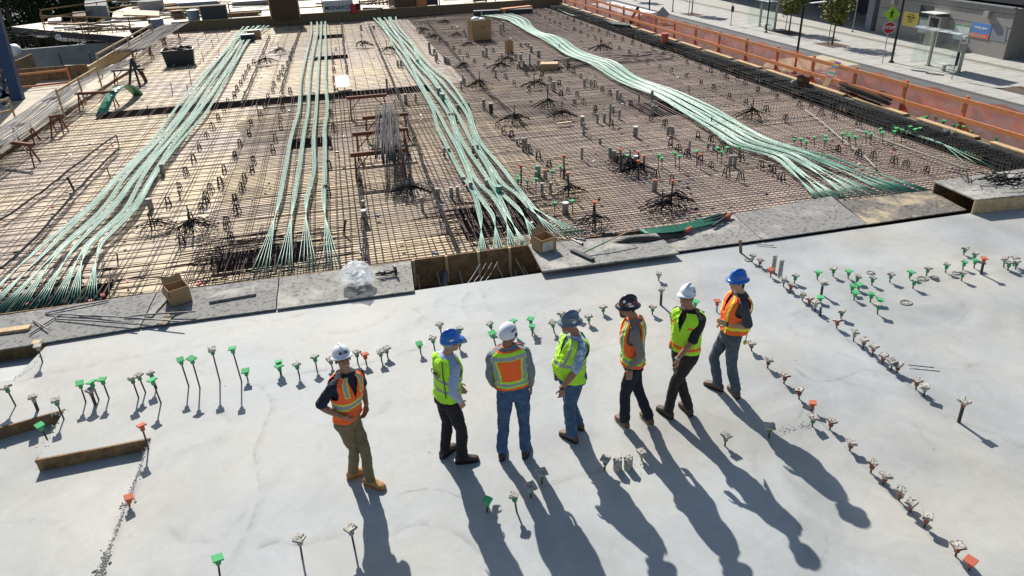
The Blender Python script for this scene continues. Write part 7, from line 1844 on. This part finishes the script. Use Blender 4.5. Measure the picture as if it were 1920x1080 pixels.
    for j in range(NB + 1):
        t = hem + (ttop - hem) * j / NB; c, ax_, ay_ = samp(t); e_ = 2.35; fl = 1 + max(0, .25 - t) * o.get('flare', .22)
        for k in range(NA):
            th = 2 * math.pi * k / NA; ct, st_ = math.cos(th), math.sin(th)
            x = abs(ct) ** (2 / e_) * (1 if ct >= 0 else -1); y = abs(st_) ** (2 / e_) * (1 if st_ >= 0 else -1)
            p = c + ax_ * x * fl + ay_ * y * fl
            wv_ = noise.noise(Vector((th * 1.9, t * 3.2, sd_))) * .014 + noise.noise(Vector((th * 4, t * 9, sd_ + 4))) * .010 + abs(noise.noise(Vector((th * 2.5 + t * 6, t * 5, sd_ + 8)))) * -.012
            if y < 0 and o.get('puff'): wv_ += o['puff'] * (abs(y) ** 1.5) * math.exp(-((t - .32) / .22) ** 2)
            nv = (ax_ * x + ay_ * y).normalized(); p = p + nv * wv_
            vs.append(p); cc = COLS[pattern(st, x, y, (t - hem) / (ttop - hem) if st != 'p1' else (t - hem) / (ttop - hem))]; cl.append((*cc, 1))
            ok = True
            if y > 0 and t > .60 and abs(x) < (t - .60) * o.get('neckv', .75) : ok = False
            tt_ = (t - .80) / .135
            if abs(x) > .88 and t > .56 and ((abs(x) - 1.02) / .15) ** 2 + tt_ ** 2 * .4 < 1 and o.get('armhole', True): ok = False
            keep.append(ok)
    for j in range(NB):
        for k in range(NA):
            a_, b_, c_, d_ = j * NA + k, j * NA + (k + 1) % NA, (j + 1) * NA + (k + 1) % NA, (j + 1) * NA + k
            if keep[a_] and keep[b_] and keep[c_] and keep[d_]: fs.append((a_, b_, c_, d_))
    me = bpy.data.meshes.new('safety_vest'); me.from_pydata([tuple(v) for v in vs], [], fs); ca = me.color_attributes.new('Col', 'FLOAT_COLOR', 'POINT')
    for i, c in enumerate(cl): ca.data[i].color = c
    me.materials.append(m_vest); me.polygons.foreach_set('use_smooth', [True] * len(fs)); v_ = bpy.data.objects.new('safety_vest', me); C.objects.link(v_); v_.parent = root
    # vest extras
    if st == 'p2':
        c, ax_, ay_ = samp(.66); t_ = text_mesh('CMU', .085, m_signblack, 'vest_lettering', True, .002); t_.parent = root; nn = -fwd; uu = -lat; 
        M = Matrix((uu, up, nn)).transposed().to_4x4(); M.translation = c - ay_ * .98 - fwd * .022; t_.matrix_local = M
        b = MB(); pts = []
        for k in range(14):
            t = .97 - k * .06; c, ax_, ay_ = samp(max(t, .1)); a = -.5 - k * .012; aa = R(-62 + k * 1.5); pts.append(c - ax_ * math.cos(aa) * 1.07 + ay_ * math.sin(aa) * 1.12)
        b.tube(pts, .006, 5); lb(b, 'strap', m_black, root)
    if st == 'p7':
        b = MB(); pts = []
        for k in range(16):
            t = .97 - k * .075; c, ax_, ay_ = samp(max(t, .02)); aa = R(38); pts.append(c + ax_ * math.cos(aa) * 1.10 - ay_ * math.sin(aa) * 1.22 - up * (0 if t > .02 else (.02 - t) * Lt) - fwd * (.03 if t < .5 else 0))
        b.tube(pts, .008, 5); b.ball(pts[-1], (.028, .02, .035), None, 8, 6); lb(b, 'lanyard', mat('yellow_web', (.55, .50, .04), .6), root)
    if st == 'p6':
        b = MB(); c, ax_, ay_ = samp(.30); p0_ = c - ay_ * 1.05; b.add([p0_ + up * .16 + lat * .05, p0_ - up * .06 + lat * .10, p0_ - up * .05 - fwd * .13 + lat * .02, p0_ + up * .10 - fwd * .02 - lat * .03], [(0, 1, 2), (0, 2, 3)]); lb(b, 'vest_flap', mat('lime_cloth', COLS['L'], .75), root)
    if o.get('watch'):
        s = o['watch']; b = MB(); b.tube([wr[s] - ha[s] * .012, wr[s] + ha[s] * .012], .034, 12); lb(b, 'wristband', m_black if key != 'p6' else m_alu, root)
    if o.get('pocket'):
        c, ax_, ay_ = samp(.70); b = MB(); b.box((0, 0, 0), (.08, .006, .10)); 
    print(key, 'pelvis %.2f neck %.2f L %.2f' % (pel.z, neck.z, Lt), 'legs', [round((hip[s] - an[s]).length, 2) for s in 'LR'], 'arm', [round((wr[s] - sh_[s]).length, 2) for s in 'LR'])
    return root
m_hatw = mat('white_shell', (.74, .75, .78), .25, .03, 5, spec=.5); m_hatb = mat('blue_shell', (.02, .14, .52), .28, .05, 5, spec=.5); m_hatg = mat('grey_shell', (.13, .17, .22), .3, .1, 5, spec=.5); m_hatk = mat('black_shell', (.025, .022, .03), .3, .1, 9, spec=.5)
denim = mat('blue_denim', (.035, .075, .15), .85, .2, 9, .3, 90, col2=(.06, .12, .22)); denim_dk = mat('grey_denim', (.055, .075, .105), .85, .2, 8, .3, 90, col2=(.09, .11, .14))
navy = mat('dark_trousers', (.010, .013, .024), .85, .15, 9, .3, 90); blackp = mat('black_trousers', (.012, .012, .015), .85, .15, 9, .3, 90); khaki = mat('khaki_trousers', (.20, .15, .08), .85, .12, 9, .3, 90, col2=(.155, .118, .066))
brownp = mat('charcoal_trousers', (.026, .022, .020), .85, .15, 9, .3, 90)
sh_navy = mat('navy_polo', (.010, .014, .032), .8, .1, 9, .3, 90); sh_black = mat('black_tee', (.014, .014, .017), .8, .1, 9, .3, 90); sh_blue = mat('pale_blue_shirt', (.36, .42, .60), .8, .05, 9, .3, 90); sh_grey = mat('grey_shirt', (.20, .22, .245), .85, .1, 9, .3, 90); sh_taupe = mat('taupe_shirt', (.23, .19, .17), .85, .1, 9, .3, 90); sh_char = mat('charcoal_polo', (.05, .055, .07), .8, .1, 9, .3, 90)
sh_haw = mat('patterned_shirt', (.20, .32, .48), .8, .35, 16, .3, 90, col2=(.48, .55, .62), lo=.45, hi=.52)
bt_tan = mat('tan_leather', (.42, .21, .07), .6, .15, 14, .3, 60); bt_dk = mat('dark_leather', (.045, .022, .016), .55, .2, 14, .3, 60); bt_br = mat('brown_leather', (.12, .065, .045), .6, .2, 14, .3, 60); bt_ol = mat('olive_boot', (.06, .045, .03), .7, .2, 14, .3, 60)
stk_k = mat('sticker_black', (.01, .01, .015), .5); stk_w = mat('sticker_white', (.7, .7, .68), .5); stk_g = mat('sticker_green', (.08, .40, .12), .5); stk_r = mat('sticker_red', (.45, .05, .04), .5); stk_o = mat('sticker_orange', (.45, .15, .05), .5)
person('p1', 'smiling man in white brimmed hat, orange vest, navy polo and khaki trousers, leftmost', dict(an=dict(L=(693, 899), R=(662, 884)), to=dict(L=(720, 914), R=(697, 878)), pel=(652, 800, 0), neck=(648, 699, 0), head=(642.5, 674, -.04),
    wr=dict(L=(687, 758, .02), R=(640, 781, -.20)), ha=dict(L=(685, 772, -.02), R=(658, 788, -.20))), dict(face=40, look=16, skin='tan', hat=m_hatw, fullbrim=True, vest='p1', shirt=sh_navy, sleeve='short', pants=khaki, boot=bt_tan, sole=mat('tan_sole', (.30, .17, .08), .8), smile=True, nod=-.36, hem=.09, elb=.6, neckv=.9, tw=.92, hipface=60, stickers=[(0, .035, .045, .013, stk_k, 'ESFL')]))
person('p2', 'man in blue hard hat, lime vest, pale blue shirt and black trousers, second from left', dict(an=dict(R=(866, 856), L=(834, 843)), to=dict(R=(897, 859), L=(856, 832)), pel=(838, 752, 0), neck=(839, 664, 0), head=(846, 643, .02),
    wr=dict(R=(863, 752, -.16), L=(858, 722, .22)), ha=dict(R=(870, 765, -.14), L=(864, 728, .22))), dict(face=112, look=98, skin='fair', hat=m_hatb, vest='p2', shirt=sh_blue, sleeve='long', pants=blackp, boot=bt_dk, shades=True, elb=.8, hem=.07, neckv=.5, grey=True, stickers=[(-95, .035, .030, .012, stk_w, 'round')]))
person('p3', 'man seen from behind in white climbing helmet, orange backed vest and blue jeans', dict(an=dict(L=(941, 846), R=(985, 842)), to=dict(L=(944, 832), R=(990, 829)), pel=(963, 741, 0), neck=(951, 649, 0), head=(953, 628, .04),
    wr=dict(L=(926, 722, .16), R=(996, 733, .02)), ha=dict(L=(933, 727, .2), R=(998, 741, .06))), dict(face=172, look=140, skin='tan', hat=m_hatw, climb=True, vest='p3', shirt=sh_grey, sleeve='long', pants=denim, boot=bt_dk, elb=.5, w=1.08, hem=.17, tw=1.05, longhair=False, collar=mat('orange_collar', COLS['O'], .8)))
person('p4', 'bearded man in grey hard hat, lime vest and patterned short sleeved shirt', dict(an=dict(L=(1073, 815), R=(1084, 792)), to=dict(L=(1048, 808), R=(1056, 785)), pel=(1070, 727, 0), neck=(1078, 628, 0), head=(1068, 608, -.02),
    wr=dict(L=(1054, 727, -.24), R=(1046, 705, .25)), ha=dict(L=(1053, 741, -.25), R=(1040, 712, .25))), dict(face=-82, look=-78, skin='tan', hat=m_hatg, fullbrim=True, vest='p4', shirt=sh_haw, sleeve='short', pants=denim, boot=bt_br, belly=.6, w=1.1, grey=True, beard=True, elb=.7, tw=1.08, untuck=True, watch='L', hem=.03, neckv=.5, loose=.008, stickers=[(75, .055, .034, .014, stk_k, 'HARD'), (62, .05, .016, .016, stk_g, 'round'), (88, .028, .020, .020, stk_w, 'WC')], stxt=stk_w))
person('p5', 'man in sticker covered dark hard hat, orange and lime vest over taupe sleeves', dict(an=dict(L=(1171, 789), R=(1217, 783)), to=dict(L=(1151, 775), R=(1197, 767)), pel=(1187, 700, 0), neck=(1187, 597, 0), head=(1176.5, 578, -.02),
    wr=dict(L=(1181, 692, -.20), R=(1200, 660, .30)), ha=dict(L=(1180, 706, -.22), R=(1194, 668, .3))), dict(face=-108, look=-86, skin='tan', hat=m_hatk, fullbrim=True, vest='p5', shirt=sh_taupe, sleeve='rolled', pants=navy, boot=bt_br, sole=mat('pale_sole', (.42, .38, .32), .8), shades=False, beard=True, elb=.9, hem=.06, watch='L', loose=.008, neckv=.5, collar=mat('orange_collar_b', COLS['O'], .8), stickers=[(40, .07, .018, .018, stk_w, 'round'), (25, .035, .016, .016, stk_r, 'round'), (75, .05, .02, .012, stk_w, None), (105, .06, .02, .012, stk_r, None), (85, .025, .03, .010, stk_w, None), (60, .04, .016, .010, stk_o, None)]))
person('p6', 'smiling man in white hard hat, lime vest and black tee, second from right', dict(an=dict(L=(1253, 770), R=(1291, 764)), to=dict(L=(1229, 760), R=(1272, 751)), pel=(1284, 668, 0), neck=(1292, 580, 0), head=(1287, 558, -.04),
    wr=dict(L=(1270, 673, -.24), R=(1262, 640, .16)), ha=dict(L=(1269, 688, -.25), R=(1255, 645, .10))), dict(face=-62, look=-50, skin='tan', hat=m_hatw, vest='p6', shirt=sh_black, sleeve='short', pants=brownp, boot=bt_ol, nod=-.22, smile=True, elb=.7, hem=.11, watch='L', loose=.006, neckv=.7, flare=.35, stickers=[(80, .045, .017, .017, stk_r, 'round'), (80, .046, .010, .010, stk_w, 'round')]))
person('p7', 'man in blue hard hat, orange vest with yellow cross and grey jeans, rightmost', dict(an=dict(R=(1346, 720), L=(1380, 732)), to=dict(R=(1316, 714), L=(1362, 715)), pel=(1368, 636, 0), neck=(1387, 550, 0), head=(1382, 529, -.03),
    wr=dict(L=(1364, 608, -.10), R=(1352, 604, .18)), ha=dict(L=(1350, 603, -.03), R=(1344, 606, .12))), dict(face=-100, look=-84, skin='fair', hat=m_hatb, fullbrim=True, vest='p7', shirt=sh_char, sleeve='short', pants=denim_dk, boot=bt_br, elb=.8, hem=.16, knee=dict(R=1.045), puff=.09, loose=.010, neckv=.5, longhair=True, watch='L', smile=True, stickers=[(75, .045, .017, .014, stk_o, 'round')]))
